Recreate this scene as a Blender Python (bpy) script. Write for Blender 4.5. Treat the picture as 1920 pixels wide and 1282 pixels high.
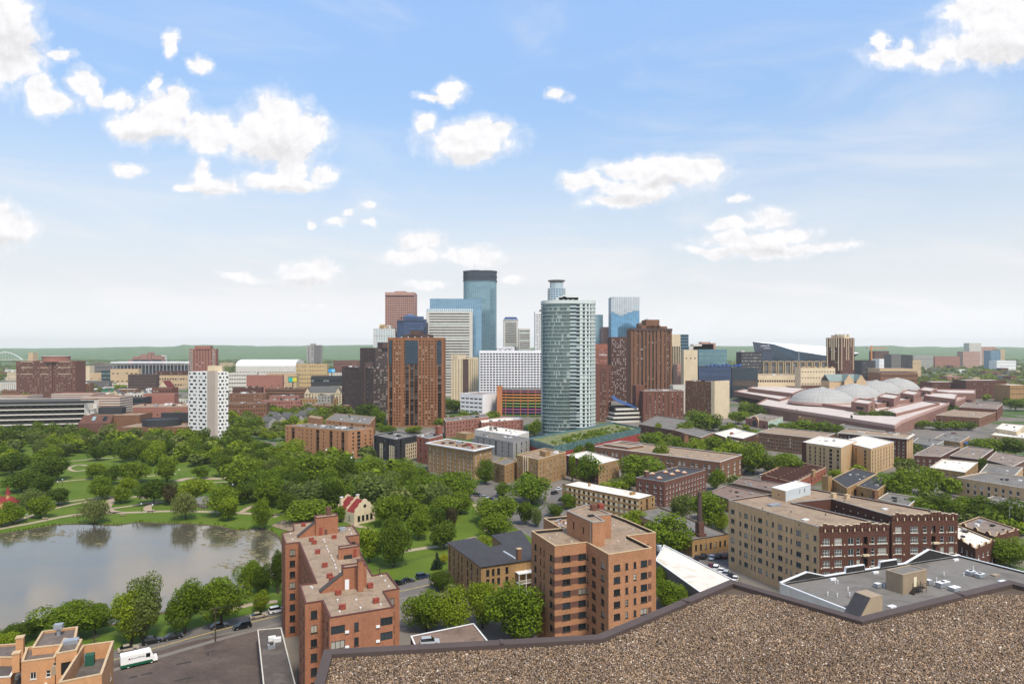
import bpy,math,random
import numpy as np
from mathutils import Vector,Matrix
R = math.radians
random.seed(7)
for o in list(bpy.data.objects):
 bpy.data.objects.remove(o)
SC = bpy.context.scene
COL = SC.collection
# ---------------------------------------------------------------- camera
CAMZ,F,CX,HY = 74.0,1280.0,960.0,655.0      # eye height, focal length and principal point in photo pixels
cam_d = bpy.data.cameras.new('camera')
cam_d.sensor_width = 36.0
cam_d.lens = 36.0*F/1920.0
cam_d.shift_y = (HY - 641.0)/1920.0
cam_d.clip_start,cam_d.clip_end = 0.3,40000.0
cam = bpy.data.objects.new('camera',cam_d)
cam.location = (0,0,CAMZ)
cam.rotation_euler = (R(90),0,0)
COL.objects.link(cam)
SC.camera = cam
# ---------------------------------------------------------------- exposure and render settings
SC.view_settings.view_transform = 'Standard'
SC.view_settings.look = 'None'
SC.view_settings.gamma = 1.0
SC.view_settings.use_curve_mapping = False
EXPO = 1.08
SC.view_settings.exposure = EXPO
SC.cycles.use_denoising = True
SC.cycles.max_bounces = 6
SC.cycles.diffuse_bounces = 3
SC.cycles.glossy_bounces = 3
SC.cycles.transmission_bounces = 4
SC.cycles.transparent_max_bounces = 6
SC.cycles.volume_bounces = 2
SC.cycles.sample_clamp_indirect = 6.0
SC.cycles.caustics_reflective = False
SC.cycles.caustics_refractive = False
# ---------------------------------------------------------------- sun
SUN_EL,SUN_AZ = R(57),R(153)                     # azimuth clockwise from the view direction: right and behind
sun_d = bpy.data.lights.new('sun','SUN')
sun_d.energy = 2.0
sun_d.angle = R(10)
sun_d.color = (1.0,0.91,0.77)
sun = bpy.data.objects.new('sun',sun_d)
sdir = Vector((math.cos(SUN_EL)*math.sin(SUN_AZ),math.cos(SUN_EL)*math.cos(SUN_AZ),math.sin(SUN_EL)))
sun.rotation_euler = sdir.to_track_quat('Z','Y').to_euler()
sun.location = (60,-40,160)
COL.objects.link(sun)
# ---------------------------------------------------------------- sky
world = bpy.data.worlds.new('World')
SC.world = world
world.use_nodes = True
class NT:
 """small helper for building node trees"""
 def __init__(s,tree):
  s.t = tree; s.n = tree.nodes; s.l = tree.links
 def add(s,typ,**kw):
  n = s.n.new(typ)
  for k,v in kw.items():
   setattr(n,k,v)
  return n
 def link(s,a,b):
  s.l.new(a,b)
 def put(s,sock,v):
  if isinstance(v,bpy.types.NodeSocket): s.l.new(v,sock)
  else: sock.default_value = v
 def math(s,op,a,b=None,c=None,clamp=False):
  n = s.add('ShaderNodeMath',operation=op,use_clamp=clamp)
  s.put(n.inputs[0],a)
  if b is not None: s.put(n.inputs[1],b)
  if c is not None: s.put(n.inputs[2],c)
  return n.outputs[0]
 def vec(s,op,a,b=None,c=None):
  n = s.add('ShaderNodeVectorMath',operation=op)
  s.put(n.inputs[0],a)
  if b is not None: s.put(n.inputs[1],b)
  if c is not None: s.put(n.inputs[2],c)
  return n.outputs['Value'] if op in ('LENGTH','DOT_PRODUCT','DISTANCE') else n.outputs['Vector']
 def noise(s,vec,scale,detail=4,rough=.5,dist=0.0,dim='3D'):
  n = s.add('ShaderNodeTexNoise',noise_dimensions=dim)
  n.inputs['Scale'].default_value = scale
  n.inputs['Detail'].default_value = detail
  n.inputs['Roughness'].default_value = rough
  n.inputs['Distortion'].default_value = dist
  if vec is not None: s.l.new(vec,n.inputs['Vector'])
  return n.outputs[0]
 def smooth(s,x,a,b,lo=0.,hi=1.):
  n = s.add('ShaderNodeMapRange',interpolation_type='SMOOTHSTEP')
  s.put(n.inputs[0],x)
  n.inputs[1].default_value = a; n.inputs[2].default_value = b
  n.inputs[3].default_value = lo; n.inputs[4].default_value = hi
  return n.outputs[0]
 def lin(s,x,a,b,lo=0.,hi=1.):
  n = s.add('ShaderNodeMapRange')
  s.put(n.inputs[0],x)
  n.inputs[1].default_value = a; n.inputs[2].default_value = b
  n.inputs[3].default_value = lo; n.inputs[4].default_value = hi
  return n.outputs[0]
 def mix(s,f,a,b,blend='MIX'):
  n = s.add('ShaderNodeMix',data_type='RGBA',blend_type=blend)
  s.put(n.inputs[0],f); s.put(n.inputs[6],a); s.put(n.inputs[7],b)
  return n.outputs[2]
CLOUDS = [(0,50,62,100),(15,115,60,45),(75,178,30,30),(105,192,38,17),(155,150,28,22),(172,178,20,24),(108,108,30,10),
 (228,188,36,17),(262,230,56,34),(312,215,44,42),(332,185,20,22),(292,155,12,17),(385,243,60,30),(400,265,50,26),
 (522,213,52,38),(510,250,80,50),(577,248,38,34),(535,285,52,22),(515,335,58,17),(545,315,36,22),(610,322,24,14),(575,342,40,11),
 (383,328,18,28),(402,350,48,15),(345,352,22,8),(240,320,26,12),(318,85,12,22),(374,120,20,15),(5,425,52,36),
 (847,173,29,19),(808,185,28,8),(793,228,18,16),(880,262,82,36),(925,248,42,20),(880,292,46,14),
 (628,413,14,8),(653,400,10,7),(690,392,14,8),(690,420,13,5),(587,418,8,9),
 (790,450,44,17),(770,478,46,14),(868,474,40,15),(895,487,44,11),(558,508,25,21),(602,508,25,22),(580,522,47,13),
 (578,569,36,6),(795,538,36,8),(455,521,38,7),(960,522,24,7),
 (1095,337,44,19),(1185,315,66,18),(1260,322,90,28),(1330,315,30,22),(1195,352,78,24),(1150,376,46,12),(1380,377,16,7),
 (1445,412,36,19),(1370,422,42,11),(1405,448,84,14),(1335,466,54,8),(1440,466,72,13),(1535,461,72,10),(1490,438,42,14),
 (1052,185,18,12),(1890,45,100,62),(1850,92,105,32),(1740,108,36,22),(1668,106,46,19),(1690,80,15,16),(1650,75,10,16),(1815,15,40,34)]
SHADE = [(15,90,70,60),(510,285,80,30),(290,255,80,18),(0,455,50,16),(880,295,70,16),(1190,372,90,16),(1250,345,70,14),(1880,100,110,36),(580,530,50,10),(1420,468,120,10),(400,362,60,9),(540,350,70,9)]
def build_sky():
 t = NT(world.node_tree)
 t.n.clear()
 out = t.add('ShaderNodeOutputWorld')
 tc = t.add('ShaderNodeTexCoord')
 d = t.vec('NORMALIZE',tc.outputs['Generated'])
 sx = t.add('ShaderNodeSeparateXYZ'); t.link(d,sx.inputs[0])
 x,y,z = sx.outputs
 sky = t.add('ShaderNodeTexSky',sky_type='NISHITA')
 sky.sun_disc = False
 sky.sun_elevation = SUN_EL
 sky.sun_rotation = SUN_AZ
 sky.altitude = 300.0
 sky.air_density = 1.0; sky.dust_density = 0.7; sky.ozone_density = 1.2
 W = 1.0/(2 ** EXPO)
 # thin veil whitening towards the horizon all round, with streaks of cirrus in it
 el = t.math('ARCSINE',z)
 stretch = t.vec('MULTIPLY',d,(1.6,1.6,7.0))
 cir = t.noise(stretch,1.7,5,.6,.8)
 veil = t.math('ADD',t.smooth(el,.0,.36,1.0,0.02),t.math('MULTIPLY',t.smooth(cir,.42,.75),.34))
 veil = t.math('MULTIPLY',veil,0.95,clamp=True)
 kel = t.lin(el,0.0,.46,.28,1.0)
 kc = t.add('ShaderNodeCombineColor')
 for i in range(3): t.link(kel,kc.inputs[i])
 skyc = t.mix(1.0,t.mix(1.0,sky.outputs[0],kc.outputs[0],'MULTIPLY'),(SKYK*SKYT[0],SKYK*SKYT[1],SKYK*SKYT[2],1),'MULTIPLY')
 hzn = t.lin(el,.0,.09,1.22,1.0)
 wc = t.add('ShaderNodeCombineColor')
 for i,k in enumerate((.905,.908,.93)): t.link(t.math('MULTIPLY',hzn,k*W),wc.inputs[i])
 base = t.mix(veil,skyc,wc.outputs[0])
 # cumulus: soft-edged puffs by direction on the front of the sky, broken up by turbulence
 yy = t.math('MAXIMUM',y,.05)
 u = t.math('DIVIDE',x,yy); v = t.math('DIVIDE',z,yy)
 cb = t.add('ShaderNodeCombineXYZ'); t.link(u,cb.inputs[0]); t.link(v,cb.inputs[1])
 uv = cb.outputs[0]
 w1 = t.add('ShaderNodeTexNoise'); w1.inputs['Scale'].default_value = 15; w1.inputs['Detail'].default_value = 5; w1.inputs['Roughness'].default_value = .6
 t.link(uv,w1.inputs['Vector'])
 wob = t.vec('MULTIPLY_ADD',t.vec('SUBTRACT',w1.outputs['Color'],(.5,.5,.5)),(.062,.044,0),uv)
 f = None
 for px,py,rx,ry in CLOUDS:
  iu,iv = F/rx/1.06,F/ry/1.06
  c = ((px - CX)/F,(HY - py)/F)
  L = t.vec('LENGTH',t.vec('MULTIPLY_ADD',wob,(iu,iv,0),(-c[0]*iu,-c[1]*iv,0)))
  L = t.math('MULTIPLY_ADD',L,-1.0,1.0)
  f = L if f is None else t.math('SMOOTH_MAX',f,L,.18)
 n2 = t.noise(uv,36,9,.60,.25)
 n3 = t.noise(t.vec('ADD',uv,(.005,.010,0)),36,9,.60,.25)
 dens = t.math('ADD',f,t.math('MULTIPLY',t.math('SUBTRACT',n2,.5),1.25))
 alpha = t.math('MAXIMUM',t.smooth(dens,-.17,.28),t.math('MULTIPLY',t.smooth(dens,-.52,.10),.42))
 alpha = t.math('MULTIPLY',alpha,t.smooth(y,.1,.25))
 s = None
 for px,py,rx,ry in SHADE:
  iu,iv = F/rx,F/ry
  c = ((px - CX)/F,(HY - py)/F)
  L = t.vec('LENGTH',t.vec('MULTIPLY_ADD',wob,(iu,iv,0),(-c[0]*iu,-c[1]*iv,0)))
  L = t.math('MULTIPLY_ADD',L,-1.0,1.0)
  s = L if s is None else t.math('MAXIMUM',s,L)
 s = t.smooth(s,-.15,.7,0.,.30)
 relief = t.math('MULTIPLY',t.math('SUBTRACT',n2,n3),.42)
 br = t.math('SUBTRACT',t.math('ADD',1.01,relief),t.math('MULTIPLY',s,.50))
 br = t.math('MULTIPLY',br,W)
 cc = t.add('ShaderNodeCombineColor')
 t.link(t.math('MULTIPLY',br,.995),cc.inputs[0]); t.link(t.math('MULTIPLY',br,.985),cc.inputs[1]); t.link(br,cc.inputs[2])
 col = t.mix(alpha,base,cc.outputs[0])
 bg = t.add('ShaderNodeBackground')
 t.link(col,bg.inputs[0]); bg.inputs[1].default_value = 1.0
 t.link(bg.outputs[0],out.inputs[0])
HAZE = 5.5e-5
SKYK = 0.135
SKYT = (1.0,1.02,1.0)
build_sky()
# ================================================================ materials
def srgb(h):
 c = [int(h[i:i + 2],16)/255 for i in (0,2,4)]
 return tuple((v/12.92 if v <= .04045 else ((v + .055)/1.055) ** 2.4) for v in c)
MATS = {}
def M(name,hexc,rough=.85,var=.16,scale=.25,fine=.10,fscale=3.0,streak=0.0,metal=0.0,spec=.14,bump=0.0,rnd=0.0,hue=None):
 """opaque weathered material: base colour with broad stains, fine grain, optional vertical streaks and per-object variation"""
 if name in MATS: return MATS[name]
 m = bpy.data.materials.new(name); MATS[name] = m
 m.use_nodes = True
 t = NT(m.node_tree); t.n.clear()
 out = t.add('ShaderNodeOutputMaterial')
 p = t.add('ShaderNodeBsdfPrincipled')
 t.link(p.outputs[0],out.inputs[0])
 c = srgb(hexc) if isinstance(hexc,str) else hexc
 geo = t.add('ShaderNodeNewGeometry')
 pos = geo.outputs['Position']
 k = t.lin(t.noise(pos,scale,4,.6),.25,.75,1 - var,1 + var)
 if fine: k = t.math('MULTIPLY',k,t.lin(t.noise(pos,fscale,2,.6),.25,.75,1 - fine,1 + fine))
 if streak:
  sp = t.vec('MULTIPLY',pos,(1.2,1.2,.07))
  k = t.math('MULTIPLY',k,t.lin(t.noise(sp,1.0,4,.65),.3,.75,1 + streak*.5,1 - streak))
 if rnd:
  oi = t.add('ShaderNodeObjectInfo')
  k = t.math('MULTIPLY',k,t.lin(oi.outputs['Random'],0,1,1 - rnd,1 + rnd))
 col = t.mix(1.0,(c[0],c[1],c[2],1),None or (1,1,1,1),'MULTIPLY')
 cc = t.add('ShaderNodeCombineColor')
 for i in range(3): t.link(k,cc.inputs[i])
 col = t.mix(1.0,(c[0],c[1],c[2],1),cc.outputs[0],'MULTIPLY')
 if hue:
  h = srgb(hue)
  col = t.mix(t.smooth(t.noise(pos,scale*1.7,4,.6),.5,.68,0,.75),col,(h[0],h[1],h[2],1))
 t.link(col,p.inputs['Base Color'])
 p.inputs['Roughness'].default_value = rough
 p.inputs['Metallic'].default_value = metal
 p.inputs['Specular IOR Level'].default_value = spec
 if bump:
  b = t.add('ShaderNodeBump'); b.inputs['Strength'].default_value = bump
  t.link(t.noise(pos,fscale,3,.6),b.inputs['Height']); t.link(b.outputs[0],p.inputs['Normal'])
 return m
def glass(name,dark='1b2227',blind='cfc9bb',frac=.25,rough=.08,tint=0.0,metal=0.0):
 """window panes: dark rooms behind reflective glass, some with drawn blinds (chosen per window)"""
 if name in MATS: return MATS[name]
 m = bpy.data.materials.new(name); MATS[name] = m
 m.use_nodes = True
 t = NT(m.node_tree); t.n.clear()
 out = t.add('ShaderNodeOutputMaterial')
 p = t.add('ShaderNodeBsdfPrincipled'); t.link(p.outputs[0],out.inputs[0])
 oi = t.add('ShaderNodeObjectInfo'); geo = t.add('ShaderNodeNewGeometry')
 r = t.math('FRACT',t.math('ADD',t.math('MULTIPLY',oi.outputs['Random'],7.31),t.math('MULTIPLY',geo.outputs['Random Per Island'],5.17)))
 r2 = t.math('FRACT',t.math('MULTIPLY',r,13.7))
 a,b = srgb(dark),srgb(blind)
 lo,hi,lb = (.88,1.12,.88) if metal else (.5,1.7,.45)
 base = t.mix(r2,(a[0]*lo,a[1]*lo,a[2]*lo,1),(a[0]*hi,a[1]*hi,a[2]*hi,1))
 br = t.mix(r2,(b[0]*lb,b[1]*lb,b[2]*lb,1),(b[0],b[1],b[2],1))
 col = t.mix(t.math('LESS_THAN',r,frac),base,br)
 t.link(col,p.inputs['Base Color'])
 p.inputs['Roughness'].default_value = rough
 p.inputs['Metallic'].default_value = metal
 p.inputs['Specular IOR Level'].default_value = .5
 if metal:
  nb = t.add('ShaderNodeBump'); nb.inputs['Strength'].default_value = .02
  t.link(t.noise(geo.outputs['Position'],.22,2,.5),nb.inputs['Height']); t.link(nb.outputs[0],p.inputs['Normal'])
 return m
# ================================================================ meshes
class MB:
 """collects polygons with materials and links them as ONE mesh object"""
 def __init__(s):
  s.v = []; s.f = []; s.m = []; s.mats = []
 def mi(s,mat):
  if mat not in s.mats: s.mats.append(mat)
  return s.mats.index(mat)
 def poly(s,pts,mat):
  n = len(s.v); s.v.extend(tuple(p) for p in pts); s.f.append(tuple(range(n,n + len(pts)))); s.m.append(s.mi(mat))
 def boxv(s,c,mat,bottom=False):
  """c: 8 corners, lower ring CCW then upper ring"""
  n = len(s.v); s.v.extend(tuple(p) for p in c); k = s.mi(mat)
  fs = [(0,1,5,4),(1,2,6,5),(2,3,7,6),(3,0,4,7),(4,5,6,7)]
  if bottom: fs.append((3,2,1,0))
  for f in fs: s.f.append(tuple(n + i for i in f)); s.m.append(k)
 def box(s,x,y,z,sx,sy,sz,mat,yaw=0.,bottom=True):
  ca,sa = math.cos(yaw),math.sin(yaw)
  r = [(x + ca*a - sa*b,y + sa*a + ca*b) for a,b in ((-sx/2,-sy/2),(sx/2,-sy/2),(sx/2,sy/2),(-sx/2,sy/2))]
  s.boxv([(p[0],p[1],z) for p in r] + [(p[0],p[1],z + sz) for p in r],mat,bottom)
 def prism(s,pts,z0,z1,mat,top=None,bottom=False,sides=True):
  n = len(pts)
  if sides:
   for i in range(n):
    a,b = pts[i],pts[(i + 1) % n]
    s.poly([(a[0],a[1],z0),(b[0],b[1],z0),(b[0],b[1],z1),(a[0],a[1],z1)],mat)
  s.poly([(p[0],p[1],z1) for p in pts],top or mat)
  if bottom: s.poly([(p[0],p[1],z0) for p in reversed(pts)],mat)
 def tube(s,a,b,r0,r1,mat,n=8,caps=True):
  a,b = Vector(a),Vector(b); d = (b - a).normalized()
  u = d.orthogonal().normalized(); w = d.cross(u)
  ra = [a + (u*math.cos(2*math.pi*i/n) + w*math.sin(2*math.pi*i/n))*r0 for i in range(n)]
  rb = [b + (u*math.cos(2*math.pi*i/n) + w*math.sin(2*math.pi*i/n))*r1 for i in range(n)]
  for i in range(n):
   j = (i + 1) % n
   s.poly([ra[i],ra[j],rb[j],rb[i]],mat)
  if caps: s.poly(rb,mat); s.poly(list(reversed(ra)),mat)
 def lathe(s,cx,cy,prof,mat,n=16,a0=0.,a1=2*math.pi):
  full = abs(a1 - a0 - 2*math.pi) < 1e-6
  k = n if full else n + 1
  ring = []
  for r,z in prof:
   ring.append([(cx + r*math.cos(a0 + (a1 - a0)*i/n),cy + r*math.sin(a0 + (a1 - a0)*i/n),z) for i in range(k)])
  for q in range(len(prof) - 1):
   for i in range(n):
    j = (i + 1) % k
    s.poly([ring[q][i],ring[q][j],ring[q + 1][j],ring[q + 1][i]],mat)
 def data(s,name,org=(0,0,0)):
  me = bpy.data.meshes.new(name)
  o = org
  me.from_pydata([(p[0] - o[0],p[1] - o[1],p[2] - o[2]) for p in s.v],[],s.f)
  for m in s.mats: me.materials.append(m)
  me.polygons.foreach_set('material_index',s.m)
  me.update()
  return me
 def obj(s,name,root=None,org=None,kind=None):
  if not s.f: return None
  if org is None: org = tuple(root.location) if root is not None else (0,0,0)
  o = bpy.data.objects.new(name,s.data(name,org))
  COL.objects.link(o)
  if root is not None: o.parent = root
  else: o.location = org
  if kind: o['kind'] = kind
  return o
def thing(name,label,cat,loc=(0,0,0),group=None,rz=0.):
 o = bpy.data.objects.new(name,None); COL.objects.link(o)
 o.empty_display_size = 1
 o.location = loc; o.rotation_euler = (0,0,rz)
 o['label'] = label; o['category'] = cat
 if group: o['group'] = group
 return o
def tag(o,label,cat,group=None):
 o['label'] = label; o['category'] = cat
 if group: o['group'] = group
 return o
def struct(o):
 o['kind'] = 'structure'; return o
def inst(me,name,parent,loc,rz=0.,scale=None):
 o = bpy.data.objects.new(name,me); COL.objects.link(o)
 o.parent = parent; o.location = loc; o.rotation_euler = (0,0,rz)
 if scale: o.scale = scale
 return o
def copy_tree(o,parent=None):
 c = o.copy(); COL.objects.link(c)
 if parent is not None: c.parent = parent
 for ch in o.children: copy_tree(ch,c)
 return c
# ================================================================ measuring
def g(px,py,z=0.):
 """point of the horizontal plane z seen at a photo pixel"""
 Y = (CAMZ - z)*F/(py - HY)
 return ((px - CX)/F*Y,Y)
def hgt(top,base):
 return CAMZ*(1 - (top - HY)/(base - HY))
def gy(base): return CAMZ*F/(base - HY)
def atY(px,Y): return ((px - CX)/F*Y,Y)
def zat(py,Y): return CAMZ - (py - HY)/F*Y
def quad3(L,N,Rr,z,back=None):
 """footprint from the left, near and right roof corners at height z; the far corner completes the parallelogram"""
 l,n,r = g(*L,z),g(*N,z),g(*Rr,z)
 return [n,r,(l[0] + r[0] - n[0],l[1] + r[1] - n[1]),l]
def rectY(xl,xn,xr,Y,phi,dl=None,dr=None):
 """rectangle with its near corner seen at column xn, depth Y; phi = bearing of the right face; widths from the columns xl, xr"""
 n = atY(xn,Y); c,s = math.cos(R(phi)),math.sin(R(phi))
 def solve(d,px):
  k = (px - CX)/F
  return (k*n[1] - n[0])/(d[0] - k*d[1])
 tr = dr if dr is not None else solve((c,s),xr)
 tl = dl if dl is not None else solve((-s,c),xl)
 r = (n[0] + c*tr,n[1] + s*tr); l = (n[0] - s*tl,n[1] + c*tl)
 return [n,r,(l[0] + r[0] - n[0],l[1] + r[1] - n[1]),l]
def lerp(a,b,t): return (a[0] + (b[0] - a[0])*t,a[1] + (b[1] - a[1])*t)
def inset(poly,d):
 n = len(poly); out = []
 for i in range(n):
  p0,p1,p2 = poly[i - 1],poly[i],poly[(i + 1) % n]
  e1 = Vector((p1[0] - p0[0],p1[1] - p0[1])).normalized(); e2 = Vector((p2[0] - p1[0],p2[1] - p1[1])).normalized()
  n1 = Vector((-e1.y,e1.x)); n2 = Vector((-e2.y,e2.x))
  b = n1 + n2
  k = d/max(.25,b.dot(n1)) if b.length > 1e-6 else d
  out.append((p1[0] + b.x*k,p1[1] + b.y*k))
 return out
def inpoly(x,y,P):
 c = False; n = len(P); j = n - 1
 for i in range(n):
  if (P[i][1] > y) != (P[j][1] > y) and x < (P[j][0] - P[i][0])*(y - P[i][1])/(P[j][1] - P[i][1]) + P[i][0]: c = not c
  j = i
 return c
def yawof(a,b): return math.atan2(b[1] - a[1],b[0] - a[0])
# ================================================================ windows and facades
WINC = {}
def win_mesh(style,w,h,rec,G,FR):
 """one window: frame, bars and pane; x along the wall, y into the wall, centred on its opening, origin in the wall plane"""
 w,h = round(w,2),round(h,2)
 key = (style,w,h,rec,G.name,FR.name)
 if key in WINC: return WINC[key]
 fb,gb = MB(),MB()
 a,b = w/2,h/2
 yf,yg = rec - .10,rec - .03
 def q(B,x0,x1,z0,z1,y,mat): B.poly([(x0,y,z0),(x1,y,z0),(x1,y,z1),(x0,y,z1)],mat)
 if style in ('g',):
  q(gb,-a,a,-b,b,rec - .02,G)
 elif style == 'hole':
  q(gb,-a,a,-b,b,rec - .02,G)
 elif style == 'balc':
  q(gb,-a,a,-b,b,rec - .02,G)
  fb.box(0,.12,-b,w,.3,.14,FR)
  for k in range(int(w/.8) + 1):
   fb.box(-a + .04 + k*(w - .08)/max(1,int(w/.8)),.05,-b + .14,.07,.05,.9,FR,bottom=False)
  fb.box(0,.05,-b + 1.0,w,.07,.07,FR)
  fb.box(-a*.33,rec - .1,-b,.1,.06,h,FR,bottom=False)
 else:
  t = .07 if w < 2 else .09
  q(gb,-a,a,-b,b,yg,G)
  def bar(x0,x1,z0,z1):
   q(fb,x0,x1,z0,z1,yf,FR)
   fb.poly([(x0,yf,z1),(x1,yf,z1),(x1,yg,z1),(x0,yg,z1)],FR)
   fb.poly([(x0,yf,z0),(x0,yf,z1),(x0,yg,z1),(x0,yg,z0)],FR)
   fb.poly([(x1,yf,z0),(x1,yg,z0),(x1,yg,z1),(x1,yf,z1)],FR)
  bar(-a,a,-b,-b + t); bar(-a,a,b - t,b)
  bar(-a,-a + t,-b + t,b - t); bar(a - t,a,-b + t,b - t)
  s = style
  if 'd' in s: bar(-t/2,t/2,-b + t,b - t)
  if 't' in s:
   for x in (-w/6,w/6): bar(x - t/2,x + t/2,-b + t,b - t)
  if 'f' in s:
   for x in (-w/4,0,w/4): bar(x - t/2,x + t/2,-b + t,b - t)
  if 's' in s: bar(-a + t,a - t,-t/2,t/2)
  if 'o' in s: fb.box(0,0,-b - .16,w + .2,.16,.16,FR)       # stone sill proud of the wall
  if 'l' in s: fb.box(0,0,b,w + .2,.12,.2,FR)
 r = (fb,gb,[None])
 WINC[key] = r
 return r
def win_data(r,name,pane_apart):
 key = 'apart' if pane_apart else 'one'
 d = r[2][0] or {}
 if key not in d:
  if pane_apart and r[0].f:
   d[key] = (r[0].data(name),r[1].data('pane'))
  else:
   b = MB()
   for s in r[:2]:
    n = len(b.v); b.v += s.v; b.f += [tuple(i + n for i in f) for f in s.f]; b.m += [b.mi(s.mats[i]) for i in s.m]
   d[key] = (b.data(name),None)
  r[2][0] = d
 return d[key]
def facade(W,root,a,b,z0,z1,wall,sp,J):
 """wall between a and b with real openings for the windows that sp describes; windows become objects or go to the joined MB J"""
 L = math.hypot(b[0] - a[0],b[1] - a[1]); e = ((b[0] - a[0])/L,(b[1] - a[1])/L); nin = (-e[1],e[0])
 yaw = math.atan2(e[1],e[0])
 def P(u,z,d=0.): return (a[0] + e[0]*u + nin[0]*d,a[1] + e[1]*u + nin[1]*d,z)
 def Q(u0,u1,v0,v1,mat=wall):
  if u1 - u0 > 1e-3 and v1 - v0 > 1e-3: W.poly([P(u0,v0),P(u1,v0),P(u1,v1),P(u0,v1)],mat)
 n = sp['f']; vb = z0 + sp.get('b',.6); vt = z1 - sp.get('t',.6)
 m = sp.get('m',.6); ch = (vt - vb)/n
 cols = sp['c']; G0 = sp.get('g',GL['std']); FR = sp.get('fr',FRD); rec0 = sp.get('rec',.18); st0 = sp.get('s','g')
 wh = sp.get('h',ch*.52); lift = sp.get('lift',.5)
 if isinstance(cols,int):
  pitch = (L - 2*m)/cols
  ww = sp.get('w',pitch*.5)
  if ww < 1 and sp.get('frac'): ww = pitch*ww
  cols = [(m + pitch*(i + .5),ww) for i in range(cols)]
 else:
  cols = [(c[0]*L,) + tuple(c[1:]) for c in cols]
 cols = sorted(cols)
 skip = sp.get('skip',0.)
 Q(0,L,z0,vb); Q(0,L,vt,z1)
 for i in range(n):
  r0,r1 = vb + i*ch,vb + (i + 1)*ch
  u = 0.
  for c in cols:
   uc,w = c[0],c[1]
   st = c[2] if len(c) > 2 else st0
   h = c[3] if len(c) > 3 else wh
   rec = c[4] if len(c) > 4 else rec0
   if st == 'balc': h,rec = ch - .2,c[4] if len(c) > 4 else 1.3
   u0,u1 = max(u,uc - w/2),min(L,uc + w/2)
   if u1 - u0 < .15: continue
   if skip and random.random() < skip: continue
   v0 = r0 + (ch - h)*(lift if st != 'balc' else 0.); v1 = v0 + h
   Q(u,u0,r0,r1); Q(u0,u1,r0,v0); Q(u0,u1,v1,r1)
   W.poly([P(u0,v0),P(u1,v0),P(u1,v0,rec),P(u0,v0,rec)],wall)
   W.poly([P(u0,v1),P(u0,v1,rec),P(u1,v1,rec),P(u1,v1)],wall)
   W.poly([P(u0,v0),P(u0,v0,rec),P(u0,v1,rec),P(u0,v1)],wall)
   W.poly([P(u1,v0),P(u1,v1),P(u1,v1,rec),P(u1,v0,rec)],wall)
   u = u1
   r = win_mesh(st,u1 - u0,h,rec,(GL['balc'] if st == 'balc' else G0),FR)
   cx,cy,cz = P((u0 + u1)/2,(v0 + v1)/2)
   if sp.get('ind'):
    nm = 'balcony' if st == 'balc' else 'window'
    fm,pm = win_data(r,nm,sp['ind'] == 2)
    o = inst(fm,nm,root,(cx - root.location.x,cy - root.location.y,cz - root.location.z),yaw)
    if pm: inst(pm,'pane',o,(0,0,0))
   else:
    for B in r[:2]:
     k = len(J.v)
     J.v += [(cx + e[0]*p[0] + nin[0]*p[1],cy + e[1]*p[0] + nin[1]*p[1],cz + p[2]) for p in B.v]
     J.f += [tuple(q + k for q in f) for f in B.f]
     J.m += [J.mi(B.mats[q]) for q in B.m]
  Q(u,L,r0,r1)
def curtain(root,a,b,z0,z1,sp,S):
 """glass curtain wall: panes behind spandrel bands and mullions that stand proud"""
 L = math.hypot(b[0] - a[0],b[1] - a[1]); e = ((b[0] - a[0])/L,(b[1] - a[1])/L); nin = (-e[1],e[0])
 yaw = math.atan2(e[1],e[0])
 Gm = sp['cur']; n = sp['f']; ch = (z1 - z0)/n; c = sp['c']
 GB = S['glass']
 def P(u,z,d=0.): return (a[0] + e[0]*u + nin[0]*d,a[1] + e[1]*u + nin[1]*d,z)
 rec = sp.get('rec',.12); bh = sp.get('bh',.9); bm = sp.get('bm'); mm = sp.get('mm',bm)
 for i in range(n):
  zz = z0 + i*ch
  v0 = zz + (bh if bm else 0)
  k = sp.get('gc',1)
  for j in range(k):
   GB.poly([P(L*j/k,v0,rec),P(L*(j + 1)/k,v0,rec),P(L*(j + 1)/k,zz + ch,rec),P(L*j/k,zz + ch,rec)],Gm)
  if bm:
   B = S['spandrel']
   B.poly([P(0,zz),P(L,zz),P(L,zz + bh),P(0,zz + bh)],bm)
   B.poly([P(0,zz + bh),P(L,zz + bh),P(L,zz + bh,rec),P(0,zz + bh,rec)],bm)
   B.poly([P(0,zz,rec),P(L,zz,rec),P(L,zz),P(0,zz)],bm)
 if mm and c:
  mw = sp.get('mw',.25); pr = sp.get('pr',.12)
  for j in range(c + 1):
   u = L*j/c
   x,y,_ = P(min(max(u,mw/2),L - mw/2),0,rec/2 - pr/2)
   S['mullion'].box(x,y,z0,mw,rec + pr,z1 - z0,mm,yaw,bottom=False)
BUILT = []       # footprints, so that trees keep clear of them
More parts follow.
